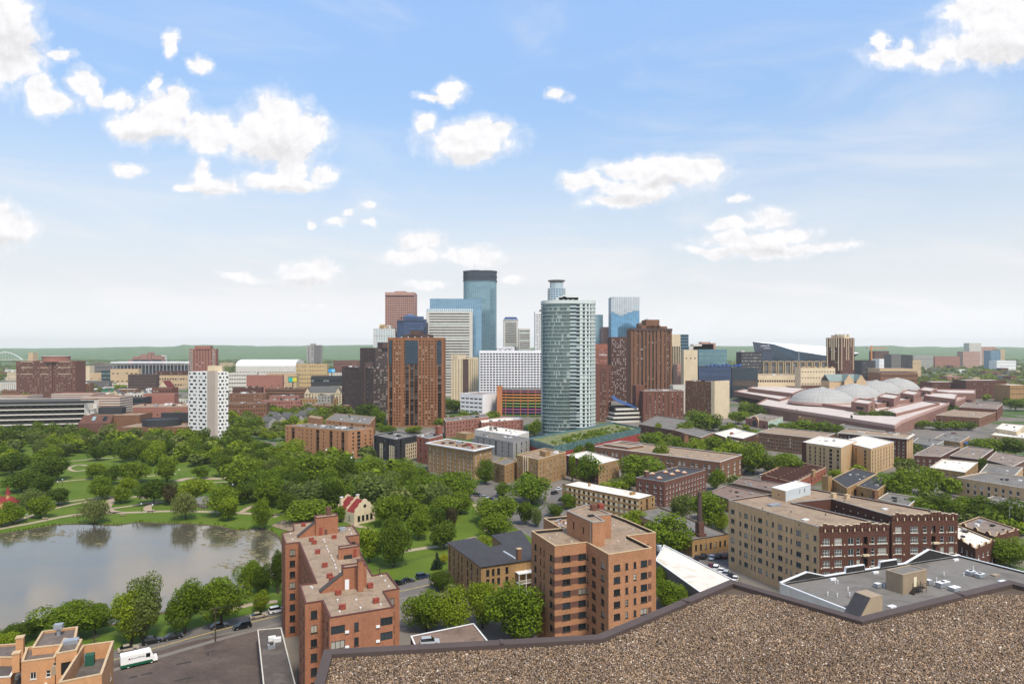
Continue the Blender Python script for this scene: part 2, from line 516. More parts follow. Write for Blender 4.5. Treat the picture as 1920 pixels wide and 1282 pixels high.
def bld(name,label,cat,poly,h,wall,roof=None,faces=None,z0=0.,par=.5,cap=None,group=None,pt=.3,inner=None,root=None,keep=True,wname='wall'):
 """a building: walls with openings, roof, parapet with coping; returns its root Empty"""
 cx = sum(p[0] for p in poly)/len(poly); cy = sum(p[1] for p in poly)/len(poly)
 if root is None: root = thing(name,label,cat,(cx,cy,0),group)
 roof = roof or RF['gravel']
 if keep: BUILT.append(poly)
 W,J = MB(),MB(); S = {'glass': MB(),'spandrel': MB(),'mullion': MB()}
 n = len(poly); top = h + par
 faces = faces or {}
 for i in range(n):
  a,b = poly[i],poly[(i + 1) % n]
  sp = faces.get(i,faces.get('*') if (b[1] - a[1])*(a[0]) - (b[0] - a[0])*(a[1]) < 0 else None)
  # outward normal (dy,-dx); seen when it points at the camera at the origin
  if sp is None or (sp.get('min') and math.hypot(b[0] - a[0],b[1] - a[1]) < sp['min']):
   W.poly([(a[0],a[1],z0),(b[0],b[1],z0),(b[0],b[1],top),(a[0],a[1],top)],wall)
  elif 'cur' in sp:
   zt = h - sp.get('t',0); zb = z0 + sp.get('b',0)
   curtain(root,a,b,zb,zt,sp,S)
   if zb > z0: W.poly([(a[0],a[1],z0),(b[0],b[1],z0),(b[0],b[1],zb),(a[0],a[1],zb)],wall)
   W.poly([(a[0],a[1],zt),(b[0],b[1],zt),(b[0],b[1],top),(a[0],a[1],top)],wall)
  else:
   sp = dict(sp)
   Ln = math.hypot(b[0] - a[0],b[1] - a[1])
   if sp.get('pitch'): sp['c'] = max(1,int(round((Ln - 2*sp.get('m',.6))/sp['pitch'])))
   sp['t'] = sp.get('t',.4) + par
   facade(W,root,a,b,z0,top,sp.get('wall',wall),sp,J)
 RB = MB()
 if par > .05:
  ins = inset(poly,pt)
  RB.poly([(p[0],p[1],h) for p in ins],roof)
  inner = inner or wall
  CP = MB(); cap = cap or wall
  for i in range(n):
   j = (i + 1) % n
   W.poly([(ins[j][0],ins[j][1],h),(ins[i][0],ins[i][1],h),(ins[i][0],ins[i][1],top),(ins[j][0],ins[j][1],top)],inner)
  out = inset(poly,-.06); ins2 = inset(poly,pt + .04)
  for i in range(n):
   j = (i + 1) % n
   CP.poly([(out[i][0],out[i][1],top + .09),(out[j][0],out[j][1],top + .09),(ins2[j][0],ins2[j][1],top + .09),(ins2[i][0],ins2[i][1],top + .09)],cap)
   CP.poly([(out[i][0],out[i][1],top - .08),(out[j][0],out[j][1],top - .08),(out[j][0],out[j][1],top + .09),(out[i][0],out[i][1],top + .09)],cap)
   CP.poly([(ins2[j][0],ins2[j][1],top - .05),(ins2[i][0],ins2[i][1],top - .05),(ins2[i][0],ins2[i][1],top + .09),(ins2[j][0],ins2[j][1],top + .09)],cap)
  CP.obj('coping',root)
 else:
  RB.poly([(p[0],p[1],top) for p in poly],roof)
 W.obj(wname,root); RB.obj('roof',root)
 J.obj('window',root,kind='stuff' if len(J.f) > 1 else None)
 for k,B in S.items():
  B.obj(k,root,kind='stuff' if k != 'glass' and len(B.f) > 200 else None)
 return root
def rbox(root,name,px,py,z,sx,sy,sz,mat,yaw=.42,top=None,lip=True):
 """a box standing on a roof at the given photo pixel (its foot)"""
 x,y = g(px,py,z)
 b = MB(); b.box(x,y,z,sx,sy,sz,mat,yaw)
 if lip: b.box(x,y,z + sz,sx + .12,sy + .12,.1,top or mat,yaw)
 return b.obj(name,root)
def vents(root,pts,z,mat=None,r=.14,h=.5):
 for px,py in pts:
  x,y = g(px,py,z)
  b = MB(); b.tube((x,y,z),(x,y,z + h),r,r,mat or MET['white'],7); b.tube((x,y,z + h),(x,y,z + h + .12),r*1.6,r*1.3,mat or MET['white'],7)
  b.obj('vent_pipe',root)
# ================================================================ palette
GL = {'std': glass('pane_dark','20272b','b5b0a2',.2),
  'few': glass('pane_few_blinds','1c2226','bcb8ad',.10),
  'many': glass('pane_blinds','2a3135','aaa597',.34),
  'balc': glass('balcony_door','1e2022','8f8a80',.25),
  'hole': glass('dark_opening','141414','2a2826',.4,.9),
  'tealdark': glass('pane_tealdark','24373b','9fb0ac',.15,.06,0,.35)}
FRD = M('frame_dark','3b3733',.5,.05,1,0)
FRW = M('frame_white','d8d4ca',.6,.06,1,0)
FRC = M('frame_cream','b9ad98',.7,.06,1,0)
FRG = M('frame_grey','777773',.5,.05,1,0)
BR = {'orange': M('brick_orange','a47656',.9,.12,.35,.16,2.2,.10),
  'towerb': M('brick_tower_brown','8c6042',.9,.12,.2,.12,1.5,.10),
  'slab': M('brick_brown_orange','98674d',.9,.10,.35,.16,2.2,.10),
  'peach': M('brick_peach','c29066',.9,.10,.3,.10,2.2,.08),
  'tan': M('brick_tan','9d7d55',.9,.14,.25,.14,2.0,.16),
  'cream': M('brick_cream','c0a079',.9,.10,.2,.10,2.0,.16),
  'maroon': M('brick_maroon','5b3d33',.9,.12,.3,.16,2.0,.10),
  'brown': M('brick_brown','7a5843',.9,.12,.3,.14,2.0,.12),
  'dark': M('brick_dark','66493f',.9,.14,.3,.14,2.0,.12),
  'darkred': M('brick_darkred','6e4a3e',.9,.12,.3,.14,2.0,.1),
  'red': M('brick_red','955c4a',.9,.12,.3,.14,2.0,.1),
  'rust': M('brick_rust','98685a',.9,.10,.2,.1,1.5,.08),
  'choc': M('brick_chocolate','574742',.9,.1,.15,.1,1.5,.08),
  'pink': M('precast_pink','b08a7c',.9,.10,.15,.08,1.5,.12)}
CON = {'white': M('concrete_white','e2e0dc',.8,.06,.15,.05,1,.10),
  'light': M('concrete_light','cbc5b8',.85,.08,.15,.06,1,.14),
  'grey': M('concrete_grey','98948c',.85,.1,.2,.08,1,.14),
  'beige': M('stone_beige','cdbb9b',.85,.08,.15,.06,1,.14),
  'tan': M('stone_tan','bfa582',.85,.08,.15,.06,1,.14),
  'yellow': M('stucco_yellow','bda478',.85,.08,.15,.06,1,.1),
  'dark': M('cladding_dark','3a3b3d',.7,.1,.2,.06,1,.06),
  'mid': M('cladding_mid','6d6a66',.8,.1,.2,.06,1,.08)}
RF = {'gravel': M('roof_gravel','85766a',.95,.24,.18,.22,1.6,0,bump=.25,hue='6d6055'),
  'tan': M('roof_tan_gravel','94806b',.95,.2,.2,.22,1.8,0,bump=.25,hue='7d6c5b'),
  'tar': M('roof_tar','57514d',.9,.2,.15,.12,1.0,0,hue='6d655e'),
  'black': M('roof_black','434244',.85,.12,.2,.10,1.0,0),
  'white': M('roof_white_membrane','d8d0c2',.8,.09,.12,.05,1.0,0,hue='bfb4a0'),
  'grey': M('roof_grey_membrane','757069',.8,.14,.12,.10,.8,0,hue='635d56'),
  'brown': M('roof_brown','7d6a5e',.95,.2,.15,.15,1.0,0,hue='64554c')}
MET = {'white': M('metal_white','dcdcda',.4,.05,1,0),'galv': M('metal_galvanised','a9adb0',.4,.12,.8,.08,4,0,metal=.5),
  'rustred': M('metal_rust_red','8a4538',.8,.2,1.5,.1),'dark': M('metal_dark','33312f',.6,.1,1,.05),
  'bronze': M('metal_bronze','584c47',.55,.08,1.2,.05,6,0,metal=.15),'tan': M('metal_tan_siding','9c8a72',.6,.06,.5,.05)}
# ================================================================ ground, pond, roads, paths, hills
def ground_mat():
 m = bpy.data.materials.new('city_ground'); m.use_nodes = True
 t = NT(m.node_tree); t.n.clear()
 out = t.add('ShaderNodeOutputMaterial'); p = t.add('ShaderNodeBsdfPrincipled'); t.link(p.outputs[0],out.inputs[0])
 pos = t.add('ShaderNodeNewGeometry').outputs['Position']
 n = t.noise(pos,.012,5,.6); n2 = t.noise(pos,.09,4,.6)
 grass = t.mix(n2,(.035,.075,.016,1),(.085,.14,.032,1))
 tarm = t.mix(n2,(.13,.118,.10,1),(.23,.20,.17,1))
 near = t.mix(t.smooth(n,.50,.58),tarm,grass)
 sx = t.add('ShaderNodeSeparateXYZ'); t.link(pos,sx.inputs[0])
 far = t.mix(t.smooth(t.noise(pos,.004,6,.7),.56,.66),(.065,.115,.035,1),(.19,.185,.16,1))
 c = t.mix(t.smooth(sx.outputs[1],1600,2600),near,far)
 t.link(c,p.inputs['Base Color']); p.inputs['Roughness'].default_value = .95; p.inputs['Specular IOR Level'].default_value = .1
 return m
def lawn_mat():
 m = bpy.data.materials.new('lawn_grass'); m.use_nodes = True
 t = NT(m.node_tree); t.n.clear()
 out = t.add('ShaderNodeOutputMaterial'); p = t.add('ShaderNodeBsdfPrincipled'); t.link(p.outputs[0],out.inputs[0])
 pos = t.add('ShaderNodeNewGeometry').outputs['Position']
 a = t.noise(pos,.05,5,.65); b = t.noise(pos,1.4,4,.7)
 c = t.mix(t.smooth(a,.35,.65),(.078,.130,.012,1),(.125,.170,.020,1))
 c = t.mix(t.lin(b,.3,.7,0,.55),c,(.052,.098,.008,1))
 c = t.mix(t.smooth(t.noise(pos,.03,3,.5,1.0),.62,.75,0,.35),c,(.16,.17,.06,1))
 t.link(c,p.inputs['Base Color']); p.inputs['Roughness'].default_value = .9; p.inputs['Specular IOR Level'].default_value = .15
 bp = t.add('ShaderNodeBump'); bp.inputs['Strength'].default_value = .5; t.link(b,bp.inputs['Height']); t.link(bp.outputs[0],p.inputs['Normal'])
 return m
def water_mat():
 m = bpy.data.materials.new('pond_water'); m.use_nodes = True
 t = NT(m.node_tree); t.n.clear()
 out = t.add('ShaderNodeOutputMaterial'); p = t.add('ShaderNodeBsdfPrincipled'); t.link(p.outputs[0],out.inputs[0])
 pos = t.add('ShaderNodeNewGeometry').outputs['Position']
 st = t.vec('MULTIPLY',pos,(.35,1.0,1))
 r = t.noise(st,.06,3,.5)
 df = t.add('ShaderNodeBsdfDiffuse'); df.inputs[0].default_value = (.085,.074,.055,1)
 p.inputs['Metallic'].default_value = 1.0; p.inputs['Base Color'].default_value = (1.0,.91,.79,1)
 t.link(t.lin(r,.4,.65,.04,.14),p.inputs['Roughness'])
 lw = t.add('ShaderNodeFresnel'); lw.inputs[0].default_value = 1.6
 mx = t.add('ShaderNodeMixShader'); t.link(t.math('ADD',lw.outputs[0],.12,clamp=True),mx.inputs[0]); t.link(df.outputs[0],mx.inputs[1]); t.link(p.outputs[0],mx.inputs[2]); t.link(mx.outputs[0],out.inputs[0])
 bp = t.add('ShaderNodeBump'); bp.inputs['Strength'].default_value = .05; bp.inputs['Distance'].default_value = .3
 t.link(t.noise(st,1.1,3,.6),bp.inputs['Height']); t.link(bp.outputs[0],p.inputs['Normal'])
 return m
GROUND,LAWN,WATER = ground_mat(),lawn_mat(),water_mat()
ASPH = M('asphalt',(.15,.136,.122),.95,.14,.12,.12,2.0,0)
ASPH_B = M('asphalt_brown',(.100,.077,.064),.95,.30,.10,.14,1.2,0,hue='675a52')
PATHM = M('path_sandy',(.36,.28,.20),.95,.10,.3,.10,2,0)
CONC_P = M('pavement',(.19,.17,.148),.95,.08,.3,.06,2,0)
PAINT_Y = M('road_paint_yellow',(.55,.40,.12),.8,.2,1,.1)
PAINT_W = M('road_paint_white',(.72,.72,.70),.8,.15,1,.1)
gm = MB(); gm.poly([(-16000,-300,0),(16000,-300,0),(16000,16000,0),(-16000,16000,0)],GROUND)
struct(gm.obj('ground'))
def sheet(name,pts,z,mat,world=False,kind=True):
 b = MB(); b.poly([((p if world else g(*p))[0],(p if world else g(*p))[1],z) for p in pts],mat)
 o = b.obj(name)
 if kind: struct(o)
 return o
def ccw(P):
 a = sum(P[i - 1][0]*P[i][1] - P[i][0]*P[i - 1][1] for i in range(len(P)))
 return P if a > 0 else P[::-1]
def smooth_line(P,n=6,closed=False):
 out = []
 N = len(P)
 for i in range(N if closed else N - 1):
  p0,p1,p2,p3 = (P[(i - 1) % N],P[i],P[(i + 1) % N],P[(i + 2) % N]) if closed else (P[max(i - 1,0)],P[i],P[i + 1],P[min(i + 2,N - 1)])
  for k in range(n):
   t = k/n
   out.append(tuple(.5*(2*p1[j] + (p2[j] - p0[j])*t + (2*p0[j] - 5*p1[j] + 4*p2[j] - p3[j])*t*t + (3*p1[j] - p0[j] - 3*p2[j] + p3[j])*t ** 3) for j in (0,1)))
 if not closed: out.append(P[-1])
 return out
def offset_line(P,d):
 out = []
 for i,p in enumerate(P):
  a,b = P[max(i - 1,0)],P[min(i + 1,len(P) - 1)]
  v = Vector((b[0] - a[0],b[1] - a[1])).normalized()
  out.append((p[0] - v.y*d,p[1] + v.x*d))
 return out
def ribbon(name,line,w0,w1,z,mat,h=0.,kind=True,parent=None):
 """strip along a ground line between offsets w0 and w1 (left positive); h > 0 gives it sides, as a kerb has"""
 A,B = offset_line(line,w0),offset_line(line,w1)
 b = MB()
 for i in range(len(line) - 1):
  b.poly([(B[i][0],B[i][1],z + h),(B[i + 1][0],B[i + 1][1],z + h),(A[i + 1][0],A[i + 1][1],z + h),(A[i][0],A[i][1],z + h)][::-1] if w1 < w0 else
    [(A[i][0],A[i][1],z + h),(A[i + 1][0],A[i + 1][1],z + h),(B[i + 1][0],B[i + 1][1],z + h),(B[i][0],B[i][1],z + h)][::-1],mat)
  if h > 0:
   for S in (A,B):
    b.poly([(S[i][0],S[i][1],z),(S[i + 1][0],S[i + 1][1],z),(S[i + 1][0],S[i + 1][1],z + h),(S[i][0],S[i][1],z + h)],mat)
 o = b.obj(name,parent)
 if kind: struct(o)
 return o
LAWN_PX = [(-420,812),(0,812),(150,815),(330,826),(440,832),(560,850),(700,872),(800,905),(880,935),(960,985),(1000,1010),(1000,1060),(850,1068),(760,1097),(640,1122),(520,1146),(400,1175),(300,1204),(210,1232),(100,1258),(-100,1300),(-420,1300)]
lawn = sheet('lawn',LAWN_PX[::-1],.02,LAWN)
SHORE = [(-220,1040),(-120,1022),(-30,1005),(40,995),(75,989),(115,983),(170,982),(215,984),(262,979),(310,981),(360,982),(410,986),(440,993),(462,993),(490,989),(512,998),(530,1012),(536,1040),(526,1072),(470,1097),(400,1122),(300,1152),(215,1172),(130,1176),(60,1180),(-30,1195),(-200,1252)]
SHW = smooth_line([g(*p) for p in SHORE],6,True)
struct(sheet('pond_water',ccw(SHW),.06,WATER,True))
INLET = smooth_line([g(*p) for p in [(362,936),(388,930),(396,942),(390,953),(372,951)]],5,True)
struct(sheet('inlet_water',ccw(INLET),.06,WATER,True))
BANK = M('bank_soil',(.10,.075,.05),.95,.3,.8,.2)
ribbon('pond_bank',SHW + SHW[:1],-.05,-1.1,.0,BANK,.16)
# paths in the park
def W(P): return smooth_line([g(*p) for p in P])
PATHS = [([(-60,1003),(0,991),(60,980),(120,968),(160,963),(205,961.5),(260,960),(320,958),(400,959.5),(475,963),(520,968)],3.2),
   ([(-20,990),(20,980),(60,966),(110,951),(160,941),(190,935)],2.6),
   ([(60,955),(95,945),(150,937),(190,932),(215,929)],2.6),
   ([(215,929),(207,940),(200,950),(205,957),(222,961)],4.0),
   ([(210,953),(245,948),(285,941),(300,940)],2.6),
   ([(285,959),(276,952),(290,943),(305,940)],3.4),
   ([(235,932),(262,931),(275,935)],3.0),
   ([(60,908),(103,904),(140,900),(175,898),(240,896),(300,890),(330,888)],2.4),
   ([(332,902),(350,897),(375,896),(410,897),(430,893)],5.5),
   ([(385,905),(420,903),(445,905)],2.0),
   ([(130,876),(148,871),(166,874),(162,880),(143,883),(131,880),(130,876)],2.2),
   ([(40,867),(100,866),(160,862),(230,856)],2.4),
   ([(452,960),(470,950),(490,945)],2.6),([(505,967),(540,962),(575,958)],3.0),
   ([(655,975),(668,985),(690,990),(700,1000)],2.6),
   ([(735,1037),(790,1028),(840,1021),(900,1005)],3.0),
   ([(610,915),(625,925),(640,912)],4.5),([(890,945),(905,970),(915,1000)],2.2),
   ([(520,1127),(470,1133),(420,1146)],2.5)]
for P,w in PATHS:
 ribbon('footpath',W(P),-w/2,w/2,.05,PATHM)
# street beside the pond, with kerbs, centre line and pavement
ST = smooth_line([g(*p) for p in [(-60,1295),(110,1262),(215,1236),(300,1212),(400,1184),(500,1159),(600,1137),(760,1106),(830,1088),(890,1062),(945,1035)]],8)
ribbon('pond_street',ST,-5.2,5.2,.06,ASPH)
ribbon('kerb',ST,5.2,5.5,.0,CONC_P,.15); ribbon('kerb',ST,-5.5,-5.2,.0,CONC_P,.15)
ribbon('pavement',ST,-6.9,-5.5,.0,CONC_P,.14)
ribbon('centre_line',ST,.08,.24,.066,PAINT_Y); ribbon('centre_line',ST,-.24,-.08,.066,PAINT_Y)
# curved street behind the park, side streets and car parks
ROADS = [ST]
def road(name,P,w,kerb=True,mat=None):
 l = smooth_line([g(*p) for p in P],6)
 k = len(ROADS); ROADS.append(l)
 ribbon(name,l,-w/2,w/2,.06 + .006*k,mat or ASPH)
 if kerb:
  ribbon('pavement',l,w/2 + .8,w/2 + 2.4,.0,CONC_P,.010 + .002*k); ribbon('pavement',l,-w/2 - 2.4,-w/2 - .8,.0,CONC_P,.011 + .002*k)
 return l
road('park_street',[(700,868),(760,880),(820,893),(868,906),(905,922),(945,945),(1000,985),(1040,1030)],11)
road('side_street',[(905,925),(930,908),(965,893),(1010,880),(1050,870)],9)
road('side_street',[(1000,985),(1040,950),(1055,925),(1090,905),(1180,905),(1260,960)],9)
road('side_street',[(1330,880),(1400,905),(1480,930),(1600,975)],8)
road('avenue',[(1990,800),(1890,842),(1800,880),(1745,905),(1690,930)],10)
road('avenue',[(2100,1010),(1960,930),(1850,880),(1760,845),(1640,810),(1500,800),(1390,800),(1330,812)],12)
road('avenue',[(1690,800),(1760,800),(1840,810),(1960,812)],14)
sheet('car_park',[(1252,1062),(1340,1100),(1400,1110),(1372,1045),(1330,1028),(1300,1030)][::-1],.04,ASPH)
sheet('car_park',[(1395,905),(1420,890),(1490,895),(1530,912),(1500,925),(1420,925)],.04,ASPH)
sheet('car_park',[(1290,830),(1380,822),(1400,845),(1300,858)],.04,ASPH)
sheet('loading_yard',[(1680,806),(1830,812),(1850,788),(1770,765),(1690,785)],.04,CONC_P)
sheet('car_park',[(1500,800),(1690,812),(1800,830),(1690,852),(1520,830)],.035,ASPH)
# brown asphalt lot in front, and the strip between it and the street
LOT = [(488,1181),(430,1189),(370,1200),(310,1216),(240,1234),(180,1252),(120,1300),(120,1420),(540,1420),(500,1290)]
sheet('asphalt_lot',LOT,.08,ASPH_B)
ribbon('lot_kerb',smooth_line([g(*p) for p in [(488,1180),(430,1188),(370,1199),(310,1214),(240,1232),(180,1250)]],5),-.15,.15,0,CONC_P,.3)
SEAM = M('crack_sealer',(.045,.042,.04),.9,.1,1,0)
cs = MB(); rr = random.Random(3)
for k in range(16):
 p = [rr.uniform(230,480),rr.uniform(1205,1280)]; a = rr.uniform(-1.2,1.2); pts = []
 for q in range(6):
  pts.append(g(p[0],p[1])); a += rr.uniform(-.5,.5); p[0] += 9*math.cos(a); p[1] += 4.5*math.sin(a)
 for i in range(5):
  d = Vector((pts[i + 1][0] - pts[i][0],pts[i + 1][1] - pts[i][1])); d.normalize(); n = (-d.y*.05,d.x*.05)
  cs.poly([(pts[i][0] + n[0],pts[i][1] + n[1],.09),(pts[i][0] - n[0],pts[i][1] - n[1],.09),(pts[i + 1][0] - n[0],pts[i + 1][1] - n[1],.09),(pts[i + 1][0] + n[0],pts[i + 1][1] + n[1],.09)],SEAM)
for px,py,w,d in [(345,1243,3.2,.8),(395,1222,2.6,.5),(275,1263,2.2,.8),(390,1227,.5,1.6),(345,1273,4,.6),(250,1269,1.5,.9)]:
 x,y = g(px,py); cs.box(x,y,.085,w,d,.006,SEAM,.5)
o = cs.obj('crack_sealing'); o['kind'] = 'structure'
# far hills: rolling wooded ground rising beyond the city
HILL = M('wooded_hill',(.085,.145,.05),.95,.6,.02,.5,.07,0)
def hills():
 b = MB(); rr = random.Random(11)
 nx,ny = 150,26
 P = [[None]*(ny + 1) for _ in range(nx + 1)]
 ph = [(rr.uniform(0,6.28),rr.uniform(.0004,.0022),rr.uniform(.0003,.0016),rr.uniform(.4,1)) for _ in range(14)]
 for i in range(nx + 1):
  for j in range(ny + 1):
   Y = 4200 + j*300; x = (-.95 + 1.9*i/nx)*Y
   e = sum(a*math.sin(p + x*fx + Y*fy) for p,fx,fy,a in ph)/4.0
   px = CX + x/Y*F
   amp = 118 if px < 760 else (112 if px > 1150 else 90)
   if px < 330: amp = 92
   if px > 1700: amp = 100
   k = min(1,max(0,(Y - 4400)/3600)) ** 1.1
   P[i][j] = (x,Y,k*(amp + 26*e) + rr.uniform(-7,7)*k - 1.5)
 for i in range(nx):
  for j in range(ny):
   b.poly([P[i][j],P[i + 1][j],P[i + 1][j + 1],P[i][j + 1]],HILL)
 return struct(b.obj('hills'))
hills()
# ================================================================ trees
def leafm(name,a,b,trans=.3):
 m = bpy.data.materials.new(name); m.use_nodes = True
 t = NT(m.node_tree); t.n.clear()
 out = t.add('ShaderNodeOutputMaterial')
 oi = t.add('ShaderNodeObjectInfo'); ge = t.add('ShaderNodeNewGeometry')
 c = t.mix(oi.outputs['Random'],(*a,1),(*b,1))
 k = t.lin(ge.outputs['Random Per Island'],0,1,.55,1.3)
 cc = t.add('ShaderNodeCombineColor')
 for i in range(3): t.link(k,cc.inputs[i])
 c = t.mix(1.0,c,cc.outputs[0],'MULTIPLY')
 d = t.add('ShaderNodeBsdfPrincipled'); t.link(c,d.inputs['Base Color']); d.inputs['Roughness'].default_value = .55; d.inputs['Specular IOR Level'].default_value = .07
 tr = t.add('ShaderNodeBsdfTranslucent'); t.link(t.mix(1.0,c,(1.25,1.35,.6,1),'MULTIPLY'),tr.inputs[0])
 mx = t.add('ShaderNodeMixShader'); mx.inputs[0].default_value = trans
 t.link(d.outputs[0],mx.inputs[1]); t.link(tr.outputs[0],mx.inputs[2]); t.link(mx.outputs[0],out.inputs[0])
 return m
LEAF = {'dark': leafm('leaves_dark',(.066,.108,.009),(.105,.152,.013)),'mid': leafm('leaves_mid',(.118,.180,.012),(.168,.226,.016)),
  'light': leafm('leaves_light',(.195,.255,.014),(.23,.285,.018)),'yellow': leafm('leaves_yellow',(.34,.34,.025),(.40,.36,.03)),
  'willow': leafm('leaves_willow',(.17,.19,.055),(.19,.21,.06)),'pale': leafm('leaves_pale',(.125,.165,.038),(.15,.185,.042)),
  'red': leafm('leaves_reddish',(.075,.055,.026),(.085,.075,.03)),'spruce': leafm('leaves_spruce',(.022,.048,.022),(.035,.062,.028),.1)}
BARK = M('bark',(.075,.056,.042),.95,.3,2,.2)
def crown_arrays(seed,shape,ncl,nq,ls):
 """leaf-sized faces spread over many clumps; unit height, radius about .5, bottom at z=0"""
 r = np.random.default_rng(seed)
 V = []
 if shape == 'cone':
  cen = []
  for i in range(ncl):
   z = (i + .5)/ncl; a = r.uniform(0,6.28); rad = (1 - z)*.42*r.uniform(.5,1)
   cen.append((rad*math.cos(a),rad*math.sin(a),z*.92,.05 + .13*(1 - z)))
 else:
  cen = []
  for i in range(ncl):
   for _ in range(60):
    p = r.uniform(-1,1,3)
    q = np.linalg.norm(p)
    if .45 < q < 1: break
   p = p/q*(.55 + .45*r.random()) if shape != 'thin' else p
   if shape == 'round': c = (p[0]*.36,p[1]*.36,.50 + p[2]*.34); rad = r.uniform(.14,.24)
   elif shape == 'flat': c = (p[0]*.38,p[1]*.38,.48 + p[2]*.28); rad = r.uniform(.13,.22)
   elif shape == 'tall': c = (p[0]*.30,p[1]*.30,.50 + p[2]*.38); rad = r.uniform(.13,.2)
   elif shape == 'willow': c = (p[0]*.38,p[1]*.38,.58 + p[2]*.26); rad = r.uniform(.12,.2)
   else: c = (p[0]*.36,p[1]*.36,.52 + p[2]*.40); rad = r.uniform(.09,.16)
   if c[2] < .2: c = (c[0]*.8,c[1]*.8,c[2] + .06)
   cen.append((*c,rad))
  if shape not in ('thin',): cen.append((0,0,.5,.30))
 cen = np.array(cen)
 w = cen[:,3] ** 2; idx = r.choice(len(cen),nq,p=w/w.sum())
 d = r.normal(size=(nq,3)); d /= np.linalg.norm(d,axis=1)[:,None]
 rad = cen[idx,3]*(.80 + .30*r.random(nq))
 lump = 1 + .16*np.sin(d[:,0]*7 + idx)*np.sin(d[:,1]*8 + idx*2)
 pos = cen[idx,:3] + d*(rad*lump)[:,None]
 nrm = d*.75 + r.normal(size=(nq,3))*.55 + np.array([0,0,.35]); nrm /= np.linalg.norm(nrm,axis=1)[:,None]
 if shape == 'willow':
  k = r.random(nq) < .65
  pos[k,2] -= r.random(k.sum())*.42*(np.hypot(pos[k,0],pos[k,1])/.5)
 up = r.normal(size=(nq,3)); u = np.cross(nrm,up); u /= np.linalg.norm(u,axis=1)[:,None]; v = np.cross(nrm,u)
 s = ls*r.uniform(.6,1.35,nq)[:,None]; s2 = s*r.uniform(.55,1.0,nq)[:,None]
 if shape == 'willow': v = v*.6 + np.array([0,0,-.8]); s2 = s2*1.6; s = s*.55
 q = np.stack([pos - u*s - v*s2*.6,pos + u*s*.7 - v*s2,pos + u*s + v*s2*.7,pos - u*s*.6 + v*s2],1)
 return q.reshape(-1,3)
def quads_mesh(name,v,mats,mi=None):
 n = len(v) // 4
 me = bpy.data.meshes.new(name)
 me.vertices.add(n*4); me.loops.add(n*4); me.polygons.add(n)
 me.vertices.foreach_set('co',np.asarray(v,np.float32).ravel())
 me.loops.foreach_set('vertex_index',np.arange(n*4,dtype=np.int32))
 me.polygons.foreach_set('loop_start',np.arange(0,n*4,4,dtype=np.int32))
 for m in mats: me.materials.append(m)
 if mi is not None: me.polygons.foreach_set('material_index',mi)
 me.update(calc_edges=True); me.validate()
 return me
SHAPES = [('round',15),('round',19),('flat',17),('flat',22),('tall',15),('tall',20),('willow',16),('cone',26),('thin',24)]
CROWN = {}
def crown_mesh(k,lod):
 key = (k,lod)
 if key not in CROWN:
  sh,nc = SHAPES[k]
  nq,ls = {0: (9500,.0150),1: (4400,.0215),2: (1700,.032)}[lod]
  if sh == 'thin': nq = int(nq*.5)
  CROWN[key] = quads_mesh('crown',crown_arrays(100 + k,sh,nc,nq,ls),[LEAF['mid']])
 return CROWN[key]
TRUNK = []
def trunk_mesh(k):
 rr = random.Random(50 + k)
 b = MB()
 b.tube((0,0,0),(.01,0,.34),.028,.02,BARK,8)
 b.tube((.01,0,.33),(.02,.01,.62),.02,.010,BARK,7)
 for i in range(6):
  a = i*1.05 + rr.uniform(-.3,.3); l = rr.uniform(.2,.32); z0 = rr.uniform(.26,.5)
  b.tube((.01,0,z0),(.01 + l*math.cos(a),l*math.sin(a),z0 + rr.uniform(.16,.3)),.012,.004,BARK,6)
 return b.data('trunk')
for k in range(3): TRUNK.append(trunk_mesh(k))
KIND = {'d': ('dark',(0,1,2,3)),'m': ('mid',(0,1,2,3)),'l': ('light',(0,1,3)),'y': ('yellow',(2,)),'w': ('willow',(6,)),'p': ('pale',(0,4)),
  'r': ('red',(0,4)),'D': ('dark',(4,5)),'T': ('mid',(4,5)),'L': ('light',(4,5)),'s': ('spruce',(7,)),'n': ('mid',(8,))}
NTREE = 0
TREEPOS = []
def tree(x,y,h,w,kind,label,group=None,name=None,z=0.):
 global NTREE
 NTREE += 1
 rr = random.Random(NTREE*17)
 col,shp = KIND[kind]
 k = rr.choice(shp)
 lod = 0 if y < 235 else (1 if y < 480 else 2)
 nm = name or ('spruce_tree' if kind == 's' else 'willow_tree' if kind == 'w' else 'deciduous_tree')
 root = thing(nm,label,'tree',(x,y,z),group)
 sh = SHAPES[k][0]
 base = .04 if sh in ('cone',) else .07
 c = inst(crown_mesh(k,lod),'crown',root,(0,0,h*base),rr.uniform(0,6.28),(w*1.24,w*rr.uniform(1.12,1.3),h*(1 - base)*1.04))
 c.material_slots[0].link = 'OBJECT'; c.material_slots[0].material = LEAF[col]
 tk = max(h,w*.7)
 inst(TRUNK[NTREE % 3],'trunk',root,(0,0,0),rr.uniform(0,6.28),(tk,tk,h))
 TREEPOS.append((x,y,w))
 return root
LOOK = {'d': 'dark green round','m': 'mid green round','l': 'bright green round','y': 'yellow leaved','w': 'grey green weeping','p': 'pale green','r': 'reddish brown leaved',
  'D': 'dark green upright','T': 'mid green upright','L': 'bright green upright','s': 'dark conical','n': 'thin crowned'}
